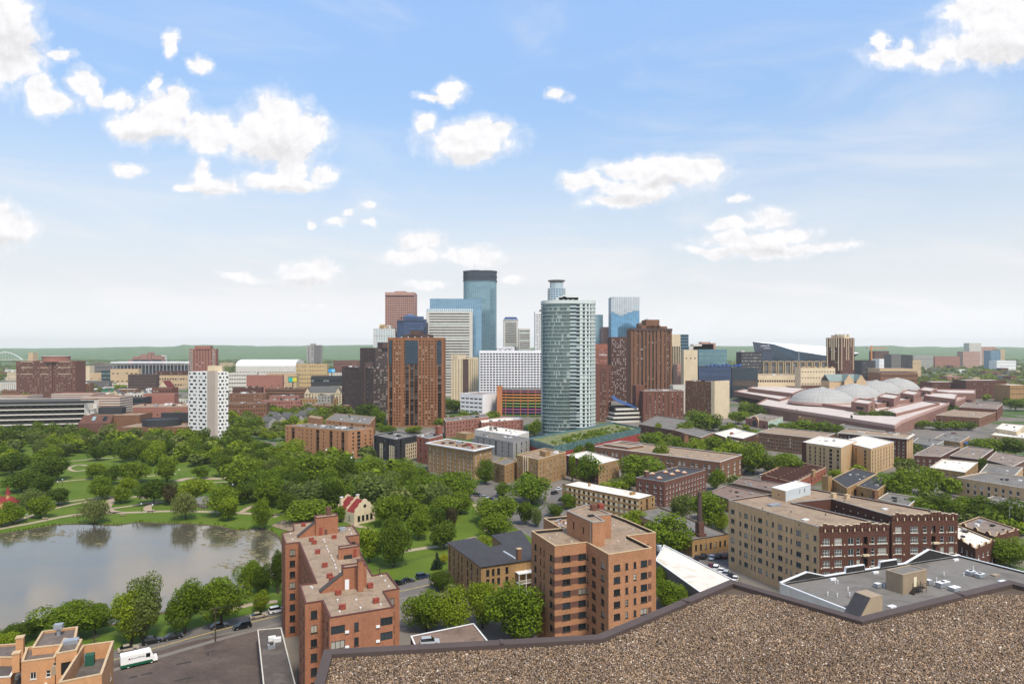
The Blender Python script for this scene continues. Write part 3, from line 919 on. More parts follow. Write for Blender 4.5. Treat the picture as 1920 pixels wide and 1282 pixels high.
# photo column, foot row, top row, crown width in photo pixels, kind, where it stands
TREES = [
(75,972,927,39,'m','by the lamp on the upper pond path'),(110,947,911,38,'d','alone on the lawn above the forked paths'),(25,980,937,42,'m','beside the red roofed turret'),
(3,986,956,38,'l','at the left edge of the pond path'),(58,955,917,42,'p','with yellowish top beside the red roofed turret'),(192,936,893,41,'m','where the lawn paths meet'),
(188,926,887,28,'m','just behind the tree where the lawn paths meet'),(226,943,910,34,'m','in the loop of the paths'),(237,926,892,31,'l','behind the path loop'),
(176,982,934,54,'w','leaning over the far shore of the pond'),(288,945,893,52,'d','large, right of the path loop'),(318,946,905,32,'r','right of the large dark tree by the path loop'),
(313,906,851,42,'T','tall, on the lawn below the white checkered tower'),(362,940,893,60,'l','wide, beside the small inlet'),(348,974,920,48,'w','by the shore path below the inlet'),
(415,966,903,52,'m','right of the small inlet'),(428,977,930,40,'L','small, in front of the trees right of the inlet'),(456,946,903,38,'D','between the inlet and the grove'),
(376,898,872,30,'m','small, on the paved plaza'),(248,906,861,52,'m','broad, at the middle of the park lawn'),(210,909,871,30,'d','left of the broad tree on the park lawn'),
(180,898,865,38,'m','at the left of the upper lawn path'),(97,901,852,64,'d','very wide, left of the ring path'),(42,921,881,58,'d','wide, left of the upper lawn'),
(84,925,888,36,'d','smaller, beside the wide tree left of the upper lawn'),(22,891,844,54,'d','at the left edge behind the upper lawn'),(450,912,856,62,'m','big, right of the paved plaza'),
(420,893,850,44,'d','behind the lamp on the plaza'),(130,1196,1120,92,'m','broad, on the near shore left of the white van'),(178,1190,1126,60,'m','right half of the broad clump on the near shore'),
(268,1203,1078,70,'p','tall with a bare dead top on the near shore'),(247,1207,1098,74,'l','in front of the tree with the dead top'),(346,1188,1082,68,'m','on the street lawn behind the parked cars'),
(415,1176,1071,74,'m','widest on the street lawn near the utility pole'),(65,1194,1154,44,'d','low, on the near shore above the corner roof'),(15,1217,1168,56,'d','at the left edge above the corner roof'),
(8,1240,1186,56,'l','lowest at the left edge by the corner roof'),(470,1114,1043,44,'m','on the near shore left of the long brick block'),(494,1117,1057,36,'d','second on the near shore left of the long brick block'),
(521,1112,1028,30,'D','touching the left end of the long brick block'),(490,1147,1107,30,'l','small, on the street lawn by the silver car'),
(692,1054,986,50,'l','right behind the long brick block'),(738,1062,974,60,'d','dense, on the lawn behind the long brick block'),(785,1012,958,46,'m','in the middle of the sloping park lawn'),
(832,1029,977,50,'d','dense, beside the path left of the black roofed house'),(730,987,928,58,'m','behind the dense tree on the sloping lawn'),(780,977,933,46,'m','behind the middle of the sloping lawn'),
(815,992,951,42,'D','right of the middle of the sloping lawn'),(847,995,950,26,'r','narrow, on the sloping lawn'),(930,1012,960,60,'m','behind the black roofed house'),
(918,978,933,52,'m','on the bend of the park street'),(700,957,886,84,'p','huge, behind the house with the red roof'),(770,950,905,66,'m','huge, right of the house with the red roof'),
(855,928,880,72,'m','wide, in front of the cornice building'),(650,918,858,46,'D','tall, in the middle of the grove'),(663,887,856,12,'s','slender, standing before the orange balcony block'),
(700,890,856,60,'m','below the black and cream block'),(760,908,863,48,'m','below the red narrow block'),(592,918,846,78,'m','giant, in front of the orange balcony block'),
(530,897,848,44,'m','left of the orange balcony block'),(505,952,892,54,'m','right behind the end of the pond'),(536,965,924,36,'D','beside the pond deck'),
(580,948,903,74,'p','wide, left of the house with the red roof'),(575,978,933,80,'m','wide, before the house with the red roof'),(638,978,948,26,'m','small, touching the house with the red roof'),
(492,994,928,36,'m','over the end of the pond by the deck'),(545,868,824,60,'l','left of the orange balcony block end'),(907,1030,1001,36,'l','between the wings of the black roofed house'),
(800,1184,1104,76,'m','behind the brown courtyard roof'),(852,1184,1098,66,'l','in the row below the black roofed house'),(905,1178,1083,64,'l','tallest in the row below the black roofed house'),
(968,1204,1093,112,'m','great, at the foot of the orange brick block'),(826,1108,1067,44,'d','by the corner of the black roofed house'),(819,1068,1034,20,'s','young, left of the black roofed house'),
(832,1058,1035,14,'y','small, left of the black roofed house'),(1076,1196,1164,24,'s','small, poking over the gravel roof edge'),(1252,1142,1084,60,'m','between the orange block and the white low roof'),
(1243,1102,1058,40,'m','behind the tree beside the white low roof'),(1190,992,956,46,'l','at the left end of the chimney building'),(1257,1037,962,84,'m','great, before the chimney building'),
(1252,1040,1009,38,'l','small, below the great tree by the chimney building'),(997,942,889,76,'m','large, on the corner before the tan walk-up'),(943,932,904,30,'d','on the street corner by the parked cars'),
(935,988,927,72,'m','large, on the bend of the park street'),(1005,988,949,20,'p','slender pale, left of the orange brick block'),(985,984,938,32,'D','left of the slender pale tree'),
(1040,968,944,30,'d','by the side street before the white roofed flats'),(1066,955,924,28,'m','at the left end of the white roofed flats'),(1200,908,847,84,'m','great, behind the dark brick block'),
(1180,918,885,30,'m','left of the dark brick block'),(1238,884,828,34,'T','tall, in front of the school'),(1220,848,810,50,'m','wide, left of the school chimney'),
(1234,818,791,14,'L','poplar shaped, by the glass tower podium'),(1150,864,838,28,'m','in front of the left wing of the school'),(1073,902,848,16,'T','climbing over the white roofed walk-up'),
(1102,908,847,44,'m','hanging over the white roof of the walk-up'),(910,908,856,32,'d','between the cornice building and the tan walk-up'),(1343,919,876,30,'m','at the right end of the dark brick block'),
(1327,994,920,62,'m','right of the tall brick chimney'),(1353,996,960,30,'l','right under the courtyard building'),(1280,974,925,40,'p','left of the tall brick chimney'),
(1285,818,790,36,'m','behind the school chimney'),(1310,810,768,50,'m','at the foot of the dark brick tower with the blank wall'),(1338,808,776,36,'d','right at the foot of the tower with the blank wall'),
(1002,820,784,28,'m','left of the round glass tower'),(1105,856,826,22,'d','before the glass podium'),(1080,856,831,32,'m','left one before the glass podium'),(1275,854,817,38,'m','in the school car park'),
(1306,854,821,34,'l','right in the school car park'),(1342,852,813,48,'m','left of the white flat roof'),(1378,864,828,46,'m','below the white flat roof'),(1372,884,826,52,'l','right behind the school'),
(1412,890,830,54,'m','in the car park row behind the school'),(1470,890,844,62,'m','before the six storey cream building'),(1442,890,856,34,'p','left before the cream building'),(1568,899,878,24,'l','at the corner of the cream building'),
(1690,936,880,72,'m','great, right of the twin black roofs'),(1738,929,871,54,'m','left of the square white roof'),(1702,890,856,36,'d','behind the twin black roofs'),(1752,876,855,28,'m','among the brown flat roofs'),
(1780,930,897,32,'m','below the square white roof'),(1843,890,857,18,'D','slender, among the brown flat roofs'),(1850,856,817,58,'m','beyond the brown flat roofs'),(1897,858,816,54,'d','at the right edge beyond the brown roofs'),
(1728,968,930,64,'m','first in the belt behind the courtyard building'),(1770,972,928,58,'d','second in the belt behind the courtyard building'),(1812,976,926,60,'m','in the belt below the cream two row building'),
(1852,984,930,64,'d','in the belt right of the courtyard building'),(1895,990,936,62,'d','at the right edge of the belt'),(1893,1066,1007,66,'m','at the right edge by the brick corner shops'),
(1700,945,922,40,'m','low, behind the courtyard building'),(1625,924,905,34,'l','low, between the twin black roofs'),(1505,816,784,50,'m','before the yellow brick building'),(1540,818,788,46,'m','second before the yellow brick building'),
(1565,818,792,34,'d','third before the yellow brick building'),(1492,788,766,30,'m','behind the restaurant'),(1596,806,777,18,'s','tall, at the corner of the yellow building'),
(1614,799,768,28,'d','first of the dense row at the hall wall'),(1632,800,767,28,'d','second of the dense row at the hall wall'),(1650,800,767,28,'d','third of the dense row at the hall wall'),(1666,801,768,26,'d','last of the dense row at the hall wall'),
(1730,804,786,28,'m','on the loading yard verge'),(1762,806,788,34,'m','second on the loading yard verge'),(1790,806,787,30,'m','third on the loading yard verge'),(1816,806,789,30,'d','fourth on the loading yard verge'),
(1785,775,757,30,'d','behind the loading yard'),(1468,812,790,22,'m','at the restaurant terrace'),(1385,795,768,36,'m','left of the restaurant'),(1400,778,752,30,'m','beyond the blank walled tower'),(1420,782,756,34,'d','at the corner of the great hall'),
(845,775,745,40,'d','left of the white garage'),(862,772,748,30,'m','at the white garage wall'),(870,792,768,22,'m','before the white garage'),(925,788,768,22,'m','between the white and the coloured garage'),
(600,790,762,40,'m','below the dark stepped tower'),(640,785,758,44,'m','left below the brown tower'),(690,792,752,46,'d','close to the left foot of the brown tower'),(710,800,762,30,'m','at the left foot of the brown tower'),
(545,787,773,26,'y','round, by the grey terrace roofs'),(545,800,784,36,'y','wide, by the grey terrace roofs'),(492,800,784,24,'y','left one by the grey terrace roofs'),(725,815,795,30,'m','behind the orange balcony block'),(775,812,798,34,'m','before the brown tower'),
(450,800,780,40,'m','right of the white checkered tower'),(475,808,785,40,'d','behind the grove right of the checkered tower'),(330,800,768,36,'m','left of the white checkered tower'),(240,790,766,24,'m','among the low brick roofs'),(310,832,806,36,'m','before the brick hall'),
(445,828,800,50,'m','right foot of the checkered tower'),(1905,770,745,40,'m','far right'),(1460,880,862,24,'m','by the cream building corner'),(1600,905,890,18,'m','at the chimney stump'),
]
for px,base,top,w,k,where in TREES:
 x,y = g(px,base)
 h = zat(top,y)
 tree(x,y,max(2.5,h),w/F*y,k,LOOK[k] + ' tree ' + where)
# the park grove: its trees stand so close that nothing tells many of them apart
rr = random.Random(21)
GROVE = {'in the grove at the back of the park': ([(-60,822),(140,818),(330,832),(455,838),(560,862),(660,880),(640,905),(520,905),(440,885),(330,862),(300,878),(130,862),(60,890),(-60,905)],84,'ddmmmpl'),
   'in the grove between the pond and the street': ([(470,900),(640,905),(760,905),(870,925),(900,960),(840,975),(700,1000),(690,960),(560,955),(480,950)],40,'dmmmdDpT')}
BLOCK = [(g(645,985),13),(g(650,968),15),(g(665,960),12)]
for where,(P,n,kinds) in GROVE.items():
 Wp = [g(*p) for p in P]
 x0,x1 = min(p[0] for p in Wp),max(p[0] for p in Wp); y0,y1 = min(p[1] for p in Wp),max(p[1] for p in Wp)
 k = 0
 for _ in range(6000):
  if k >= n: break
  x,y = rr.uniform(x0,x1),rr.uniform(y0,y1)
  if not inpoly(x,y,Wp): continue
  w = rr.uniform(9,15);
  if any(math.hypot(x - a,y - b) < (w + c)*.34 for a,b,c in TREEPOS): continue
  if any(math.hypot(x - p[0],y - p[1]) < d for p,d in BLOCK): continue
  kk = rr.choice(kinds)
  px,py = CX + x/y*F,HY + CAMZ/y*F
  cols = [(60,'left of the ring path'),(125,'near the ring path'),(190,'before the brick theatre'),(262,'below the theatre windows'),(330,'before the low brick wing'),(400,'at the foot of the checkered tower'),(470,'right of the checkered tower'),(540,'left of the condominium'),(620,'under the condominium'),(700,'behind the park house'),(770,'under the black flats'),(9999,'toward the cornice hotel')]
  wh = next(t for lim,t in cols if px < lim)
  row = 'back row' if py < 850 else ('second row' if py < 870 else ('middle row' if py < 900 else ('front row' if py < 935 else 'pond side')))
  sz = 'small ' if w < 11 else ('broad ' if w > 13 else '')
  tree(x,y,rr.uniform(9,14.5),w,kk,sz + LOOK[kk] + ' tree, ' + row + ', ' + wh,'trees ' + where)
  k += 1
# ================================================================ nearest roofs and buildings
# ---- gravel roof of the tower that the view is taken from
ZR = 69.6
ROOF_PX = [(575,1345),(611,1218),(1122,1190),(1371,1087),(1612,1157),(1893,1088),(2060,1130)]
def own_roof():
 edge = [g(px,py,ZR + .10) for px,py in ROOF_PX]
 poly = [(-2.4,-2.0),(13.0,-2.0)] + [edge[-1]] + edge[-2::-1]
 poly = ccw(poly)
 root = thing('apartment_tower','gravel covered zigzag roof of the tower underfoot with brown metal edging','building',(3,4,0))
 b = MB()
 for i in range(len(poly)):
  a,c = poly[i],poly[(i + 1) % len(poly)]
  b.poly([(a[0],a[1],0),(c[0],c[1],0),(c[0],c[1],ZR + .04),(a[0],a[1],ZR + .04)],BR['brown'])
 b.obj('wall',root)
 ins = inset(poly,.10)
 bed = MB(); bed.poly([(p[0],p[1],ZR) for p in ins],M('gravel_bed',(.10,.075,.055),.95,.25,1.2,.3,40,0)); bed.obj('roof',root)
 out = inset(poly,-.03)
 for i in range(len(poly)):                       # one metal coping length per side, with folded joints
  j = (i + 1) % len(poly)
  c = MB(); z0,z1 = ZR - .12,ZR + .10
  c.poly([(out[i][0],out[i][1],z1),(out[j][0],out[j][1],z1),(ins[j][0],ins[j][1],z1 - .02),(ins[i][0],ins[i][1],z1 - .02)],MET['bronze'])
  c.poly([(out[i][0],out[i][1],z0),(out[j][0],out[j][1],z0),(out[j][0],out[j][1],z1),(out[i][0],out[i][1],z1)],MET['bronze'])
  c.poly([(ins[j][0],ins[j][1],ZR),(ins[i][0],ins[i][1],ZR),(ins[i][0],ins[i][1],z1 - .02),(ins[j][0],ins[j][1],z1 - .02)],MET['bronze'])
  L = math.hypot(out[j][0] - out[i][0],out[j][1] - out[i][1]); yw = yawof(out[i],out[j])
  for k in range(1,int(L/1.5)):
   p = lerp(lerp(out[i],ins[i],.5),lerp(out[j],ins[j],.5),k*1.5/L)
   c.box(p[0],p[1],z1 - .012,.05,.15,.018,MET['bronze'],yw)
  c.obj('coping',root)
 # the stones themselves
 r = np.random.default_rng(5)
 N = 520000
 P = r.uniform((-3.2,6.6),(9.8,12.2),(N,2))
 ok = np.array([inpoly(x,y,ins) for x,y in P]); P = P[ok]
 px = P[:,0]/P[:,1]*F
 P = P[(px > -420) & (px < 1010) & (P[:,1] > 8.2)]
 n = len(P)
 IV = np.array([(1,.1,0),(-.1,1,.1),(-1,0,-.1),(.1,-1,0),(0,.1,1),(.1,0,-1)]); NV = 6
 IF = np.array([(0,1,4),(1,2,4),(2,3,4),(3,0,4),(1,0,5),(2,1,5),(3,2,5),(0,3,5)]); NF = 8
 q = r.normal(size=(n,4)); q /= np.linalg.norm(q,axis=1)[:,None]
 w,x,y,z = q.T
 Rm = np.stack([np.stack([1 - 2*(y*y + z*z),2*(x*y - z*w),2*(x*z + y*w)],-1),np.stack([2*(x*y + z*w),1 - 2*(x*x + z*z),2*(y*z - x*w)],-1),np.stack([2*(x*z - y*w),2*(y*z + x*w),1 - 2*(x*x + y*y)],-1)],1)
 sc = r.lognormal(-4.58,.30,n)[:,None]*r.uniform(.6,1.25,(n,3))
 V = IV[None]*sc[:,None,:]*r.uniform(.85,1.15,(n,NV,1))
 V = np.einsum('nij,nkj->nki',Rm,V)
 V[:,:,0] += P[:,0,None]; V[:,:,1] += P[:,1,None]; V[:,:,2] += ZR + r.uniform(.0,.022,n)[:,None]
 me = bpy.data.meshes.new('gravel')
 V[:,:,0] -= 3; V[:,:,1] -= 4
 Fc = (IF[None] + (np.arange(n)*NV)[:,None,None]).reshape(-1)
 me.vertices.add(n*NV); me.loops.add(n*NF*3); me.polygons.add(n*NF)
 me.vertices.foreach_set('co',V.astype(np.float32).ravel())
 me.loops.foreach_set('vertex_index',Fc.astype(np.int32)); me.polygons.foreach_set('loop_start',np.arange(0,n*NF*3,3,dtype=np.int32))
 m = bpy.data.materials.new('gravel_stones'); m.use_nodes = True
 nt = NT(m.node_tree); p = nt.n['Principled BSDF']; ge = nt.add('ShaderNodeNewGeometry')
 cr = nt.add('ShaderNodeValToRGB'); nt.link(ge.outputs['Random Per Island'],cr.inputs[0])
 els = cr.color_ramp.elements
 cols = [(0,'46382b'),(.14,'765f49'),(.3,'8a7056'),(.45,'6b5c4d'),(.6,'a58a6b'),(.74,'8a7a6e'),(.88,'b99c80'),(.965,'cfc1ae')]
 els[0].position,els[1].position = 0,.965
 els[0].color = (*srgb(cols[0][1]),1); els[1].color = (*srgb(cols[-1][1]),1)
 for k,h in cols[1:-1]:
  e = els.new(k); e.color = (*srgb(h),1)
 cr.color_ramp.interpolation = 'CONSTANT'
 nz = nt.noise(ge.outputs['Position'],.8,4,.6)
 kk = nt.lin(nz,.3,.7,.82,1.12)
 cc = nt.add('ShaderNodeCombineColor')
 for i in range(3): nt.link(kk,cc.inputs[i])
 nt.link(nt.mix(1.0,cr.outputs[0],cc.outputs[0],'MULTIPLY'),p.inputs['Base Color']); p.inputs['Roughness'].default_value = .8; p.inputs['Specular IOR Level'].default_value = .3
 me.materials.append(m); me.update(calc_edges=True)
 o = bpy.data.objects.new('gravel',me); COL.objects.link(o); o.parent = root; o['kind'] = 'stuff'; print('STONES',n)
own_roof()
def pitched(root,name,px,py,z,w,d,h0,h1,mat,top,yaw):
 """wedge whose top slopes down towards -x"""
 x,y = g(px,py,z); c,s = math.cos(yaw),math.sin(yaw)
 def T(a,b,zz): return (x + a*c - b*s,y + a*s + b*c,zz)
 m = MB()
 A = [T(-w/2,-d/2,z),T(w/2,-d/2,z),T(w/2,d/2,z),T(-w/2,d/2,z)]
 B = [T(-w/2,-d/2,z + h0),T(w/2,-d/2,z + h1),T(w/2,d/2,z + h1),T(-w/2,d/2,z + h0)]
 m.boxv(A + B,mat); m.m[-1] = m.mi(top)
 return m.obj(name,root)
# ---- orange brick block in the middle
HC = 26.0
pc = [g(px,py,HC) for px,py in [(996.5,995),(1040,1023),(1100,1016),(1141,1039),(1222.5,1026.5),(1177,1004),(1230,998),(1175,974),(1128,956),(1064,967),(1019,971),(1052,990)]]
wd = dict(f=8,b=1.0,t=1.2,h=1.45,s='do',fr=FRD,ind=2,g=GL['std'],lift=.45)
blk = bld('brick_apartment_block','orange brick apartment block with dark corner bands and a tall rooftop penthouse','building',pc,HC - .75,BR['orange'],RF['tan'],
 {0: dict(wd,c=[(.18,1.4),(.41,.6,'so'),(.56,.6,'so'),(.86,1.7)]),
  1: dict(wd,c=[(.36,2.3),(.86,2.2)]),
  2: dict(wd,c=[(.06,.7,'so'),(.34,2.0),(.74,1.5)]),
  3: dict(wd,c=[(.19,1.8),(.41,.75,'so'),(.60,.75,'so'),(.81,1.9)]),
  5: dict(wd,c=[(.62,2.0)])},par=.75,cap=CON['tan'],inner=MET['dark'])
# dark brick bands between the windows
def band(a,b,u0,u1,z0,z1,mat,root,name='brick_band',pr=.03):
 p,q = lerp(a,b,u0),lerp(a,b,u1); L = math.hypot(q[0] - p[0],q[1] - p[1]); yw = yawof(p,q)
 m = MB(); c = lerp(p,q,.5); nx,ny = math.sin(yw),-math.cos(yw)
 m.box(c[0] + nx*(pr/2 - .02),c[1] + ny*(pr/2 - .02),z0,L,pr + .04,z1 - z0,mat,yw); return m.obj(name,root)
chh = (HC - 1.2 - .75 - 1.0)/8
for i in range(8):
 v0 = 1.0 + i*chh + (chh - 1.45)*.45
 for e,u0,u1 in ((0,.945,1.0),(1,.0,.245),(1,.495,.735),(3,.905,.985)):
  band(pc[e],pc[e + 1],u0,u1,v0 + .02,v0 + 1.43,BR['dark'],blk)
pp = [g(px,py,HC + 5.4) for px,py in [(1111,979),(1134,976.5),(1118,967),(1146,963.5),(1101,945),(1062.5,957)]]
bld('','','',pp,HC + 5.2,BR['orange'],RF['tan'],{5: dict(f=1,c=[(.28,.8,'g',2.0),(.66,.7,'g',1.7)],b=1.2,t=1.0,h=1.8,ind=1,fr=FRD,g=GL['hole'])},z0=HC - .8,par=.2,cap=CON['grey'],root=blk,keep=False,wname='penthouse')
x,y = g(1113,956,HC + 5.2)
for k,(dx,r,mt) in enumerate(((0,.95,M('cowl_brown','6b4a3c',.8,.2,2,.1)),(2.0,.8,MET['rustred']))):
 b = MB(); b.lathe(x + dx,y + .3*dx,[(r,HC + 5.2),(r*1.05,HC + 6.5),(r,HC + 6.8),(.2,HC + 6.9)],mt,14); b.obj('fan_cowl',blk)
rbox(blk,'roof_hatch',1108,968,HC + 5.2,1.4,1.0,.35,MET['dark'])
vents(blk,[(1031,1010),(1044,1003),(1072,1016),(1126,1020),(1158,1015),(1173,1013),(1151,986),(1190,984),(1187,993),(1202,997)],HC - .75,MET['white'],.1,.3)
hp = MB(); rr = random.Random(4)
for k in range(26):
 hx,hy = g(rr.uniform(1042,1062),rr.uniform(976,990),HC - .75)
 hp.box(hx,hy,HC - .75 + rr.uniform(0,.3),rr.uniform(.3,1.3),rr.uniform(.2,.6),rr.uniform(.15,.5),rr.choice([MET['white'],MET['rustred'],CON['tan'],MET['galv']]),rr.uniform(0,3))
o = hp.obj('debris_pile',None,(*g(1052,984,HC - .75),HC - .75)); tag(o,'heap of loose boards and scrap beside the orange penthouse','debris')
# downpipe on the penthouse corner
b = MB(); p = lerp(pp[0],pp[5],.06); b.tube((p[0] - .1,p[1] - .15,HC - .7),(p[0] - .1,p[1] - .15,HC + 5.2),.07,.07,MET['galv'],6); b.obj('downpipe',blk)
# ---- long brown-orange brick block with two penthouses, left of centre
HS = 24.0
SP = [(618,1159),(738,1139),(720,1109),(749,1104),(726,1074),(699,1079),(680,1046),(672,1022),(661,1023),(650,1006),(674,1003),(662,985),(634,989),(590,978),(549,982),(550,995),(528,1000),(535,1020),(560.6,1017),(592,1093),(561,1097),(572,1132),(604,1127)]
ps = [g(px,py,HS) for px,py in SP]
ws = dict(f=8,b=.5,t=.9,h=1.55,s='do',ind=2,g=GL['many'],lift=.5)
slab = bld('brick_apartment_slab','long brown brick apartment block in stepped wings with gravel roofs and rust red vents','building',ps,HS - .05,BR['slab'],RF['tan'],
 {0: dict(ws,c=[(.125,2.6,'t'),(.41,.85,'so'),(.885,2.4,'t')]),2: dict(ws,c=[(.45,1.4)]),9: dict(ws,c=[(.5,1.4)]),
  22: dict(ws,c=[(.22,.8,'so'),(.7,1.0,'so')]),21: dict(ws,c=[(.52,1.25)]),20: dict(ws,c=[(.28,1.0),(.72,1.0)]),
  19: dict(ws,c=[(.1,1)],m=.5),17: dict(ws,c=[(.52,1.35)]),18: dict(ws,c=[(k/9 + .05,1.0,'so') for k in range(9)]),16: dict(ws,c=[(.3,.9),(.75,.9)]),5: dict(ws,c=[(.5,1.2)])},
 par=.16,pt=.28,cap=M('coping_dark_red','5d3a33',.6,.1,1,.05))
chs = (HS + .11 - .9 - .16 - .5)/8
for i in range(5,8):                                # through-wall air conditioners under the front windows
 for u in (.262,.745):
  a,b2 = ps[0],ps[1]; p = lerp(a,b2,u); m = MB(); yw = yawof(a,b2)
  m.box(p[0] + math.sin(yw)*.12,p[1] - math.cos(yw)*.12,.5 + i*chs + .55,.72,.3,.42,MET['white'],yw); m.obj('air_conditioner',slab)
YA = R(25)
def pent(root,L,N,Rr,z,h,mat,roof,name='penthouse',par=.12,cap=None,faces=None):
 q = quad3(L,N,Rr,z + h)
 return bld('','','',q,z + h,mat,roof,faces,z0=z - .1,par=par,cap=cap,root=root,keep=False,wname=name)
CDR = MATS['coping_dark_red']
pent(slab,(589,967),(592,972),(634,967),HS,4.6,BR['slab'],RF['tan'],cap=CDR)
pent(slab,(640,1060),(643.5,1066),(687.5,1060),HS,4.4,BR['slab'],RF['tan'],cap=CDR)
pent(slab,(634,1025),(635,1030),(674,1024),HS,2.4,BR['slab'],RF['tan'],cap=CDR)
def stair_slope(px0,py0,px1,py1,z,h,wid,name):
 """sloping stair roof that runs down to the roof"""
 a,b2 = g(px0,py0,z),g(px1,py1,z); yw = yawof(a,b2); n = (-math.sin(yw),math.cos(yw)); m = MB()
 c = [a,b2,(b2[0] + n[0]*wid,b2[1] + n[1]*wid),(a[0] + n[0]*wid,a[1] + n[1]*wid)]
 up = [.25,h,h,.25]
 m.boxv([(p[0],p[1],z - .05) for p in c] + [(p[0],p[1],z + u) for p,u in zip(c,up)],BR['slab'])
 m.obj(name,slab)
 m2 = MB(); c2 = inset(c,-.12)
 m2.boxv([(p[0],p[1],z + u + .01) for p,u in zip(c2,up)] + [(p[0],p[1],z + u + .14) for p,u in zip(c2,up)],M('slope_roof_dark','4b4542',.7,.12,.8,.1))
 m2.obj('stair_roof',slab)
stair_slope(560,1008,591,1003,HS,3.4,1.3,'stair_wall')
stair_slope(602,1112,643,1105,HS,3.3,1.3,'stair_wall')
def doorbox(root,a,b,u,z,w,h,mat):
 p = lerp(a,b,u); yw = yawof(a,b); m = MB(); m.box(p[0] + math.sin(yw)*.03,p[1] - math.cos(yw)*.03,z,w,.08,h,mat,yw); return m.obj('door',root)
qa = quad3((640,1060),(643.5,1066),(687.5,1060),HS + 4.4); doorbox(slab,qa[0],qa[1],.16,HS,.85,2.1,MET['white'])
qb = quad3((589,967),(592,972),(634,967),HS + 4.6); doorbox(slab,qb[0],qb[1],.22,HS,.9,2.1,MET['rustred']); doorbox(slab,qb[0],qb[1],.45,HS,.7,1.3,BR['dark'])
qc = quad3((634,1025),(635,1030),(674,1024),HS + 2.4); doorbox(slab,qc[0],qc[1],.78,HS,.8,1.9,MET['rustred'])
ch = MB(); x,y = g(675.5,1107,HS); ch.box(x,y,HS,1.15,1.15,6.3,BR['slab'],YA); ch.box(x,y,HS + 6.3,1.3,1.3,.25,BR['dark'],YA); ch.obj('chimney',slab)
ch = MB(); x,y = g(612,1000,HS); ch.box(x,y + 2.2,HS + 4.5,1.3,1.1,2.2,BR['dark'],YA); ch.obj('chimney',slab)
for px,py in [(626.6,1009),(584,1014),(589,1019),(609,1062),(618,1082),(622.5,1088),(634,1114),(642,1141),(705,1129),(569,986)]:
 rbox(slab,'roof_vent',px,py,HS,1.15,.8,.75,MET['rustred'],YA)
for px,py in [(595.6,1037),(694,1101)]:
 o = rbox(slab,'roof_vent',px,py,HS,1.1,.9,.8,MET['rustred'],YA); x,y = g(px,py,HS)
 b = MB(); b.lathe(x,y,[(.34,HS + .9),(.42,HS + 1.15),(.3,HS + 1.5),(.1,HS + 1.6)],MET['white'],10); b.obj('turbine_cap',o)
 o.children[0].location = (0,0,0)
vents(slab,[(545,1001),(549,1013),(607,1013),(609,1017),(612,1025),(614,1030),(616,1035),(621,1043),(623,1048),(626,1052),(628,1060),(630,1066),(638,1074),(583,1102),(586,1103),(715,1081),(722,1090),(729,1101),(633,1126),(668,1126),(676,1141),(714,1135),(637,1148),(655,994),(659,1001)],HS,MET['white'],.12,.28)
b = MB(); x,y = g(642,995,HS); b.box(x,y,HS,1.6,1.0,1.0,MET['galv'],YA); b.tube((x - 1.3,y + .2,HS + .5),(x - .3,y + .2,HS + .5),.4,.4,MET['galv'],10); b.obj('air_handler',slab)
b = MB(); x,y = g(652,1046,HS); b.box(x,y,HS,1.9,1.0,.8,MET['dark'],YA); b.obj('air_handler',slab)
# ---- peach brick building at the lower left corner, several roof levels
root = thing('brick_corner_building','peach coloured brick building at the lower left corner with roofs at several levels','building',(-78,115,0))
def lvl(P,h,z0,wall,roof,par,faces=None,nm='wall',cap=None,inner=None,pt=.3):
 q = ccw([g(px,py,h) for px,py in P])
 bld('','','',q,h - par,wall,roof,faces,z0=z0,par=par,cap=cap or CON['tan'],root=root,wname=nm,inner=inner,pt=pt)
 return q
ROOF_D = M('roof_dark_gravel','6b6058',.95,.2,.3,.25,1.8,0,bump=.25)
lvl([(79,1183),(146,1174),(140,1206),(60,1214)],19.0,0,BR['peach'],ROOF_D,.35)
lvl([(50,1213),(118,1203),(103,1232),(40,1240)],18.0,0,BR['peach'],ROOF_D,.4,{'*': dict(f=1,b=13.8,t=.9,h=1.2,c=[(.35,.9,'q:do'),(.8,.7,'so')],s='so',ind=1,fr=FRW,g=GL['std'])})
lvl([(120,1196),(154,1198),(144,1218),(105,1225)],21.0,0,BR['peach'],ROOF_D,.35,{'*': dict(f=1,b=16.4,t=.8,h=2.2,c=[(.5,1.6,'g')],ind=1,g=GL['hole'])})
qd = lvl([(155,1209),(213,1201),(191,1263),(110,1279)],20.0,0,BR['peach'],RF['tar'],2.8,{'*': dict(f=6,b=.6,t=.4,h=1.6,c=2,w=1.1,s='so',ind=1,fr=FRW)},inner=BR['peach'])
lvl([(-60,1262),(20,1245),(102,1256),(60,1330),(-80,1340)],13.5,0,BR['peach'],RF['tar'],.5,cap=MET['white'])
lvl([(-80,1236),(-20,1222),(42,1232),(20,1268),(-80,1275)],14.8,0,BR['peach'],RF['tar'],.4,cap=CON['light'])
lvl([(-10,1209),(30,1206),(52,1215),(30,1232),(-20,1232)],16.0,0,BR['peach'],ROOF_D,.3)
for px,py,w,h in [(38,1213,1.2,2.4),(31,1237,1.1,1.8)]:
 b = MB(); x,y = g(px,py,18.0); b.box(x,y,16.0,w,w,h + 1.5,BR['peach'],.42); b.box(x,y,17.5 + h,w + .2,w + .2,.2,CON['tan'],.42); b.obj('chimney',root)
x,y = g(110,1190,18.7); b = MB(); b.tube((x,y,18.6),(x,y,20.1),.35,.35,MET['galv'],10); b.box(x,y,20.0,1.5,1.2,.9,MET['galv'],.3); b.obj('exhaust_hood',root)
x,y = g(133,1205,20.7); b = MB(); b.box(x,y,20.6,2.4,1.4,.8,MET['galv'],.42); b.obj('air_handler',root)
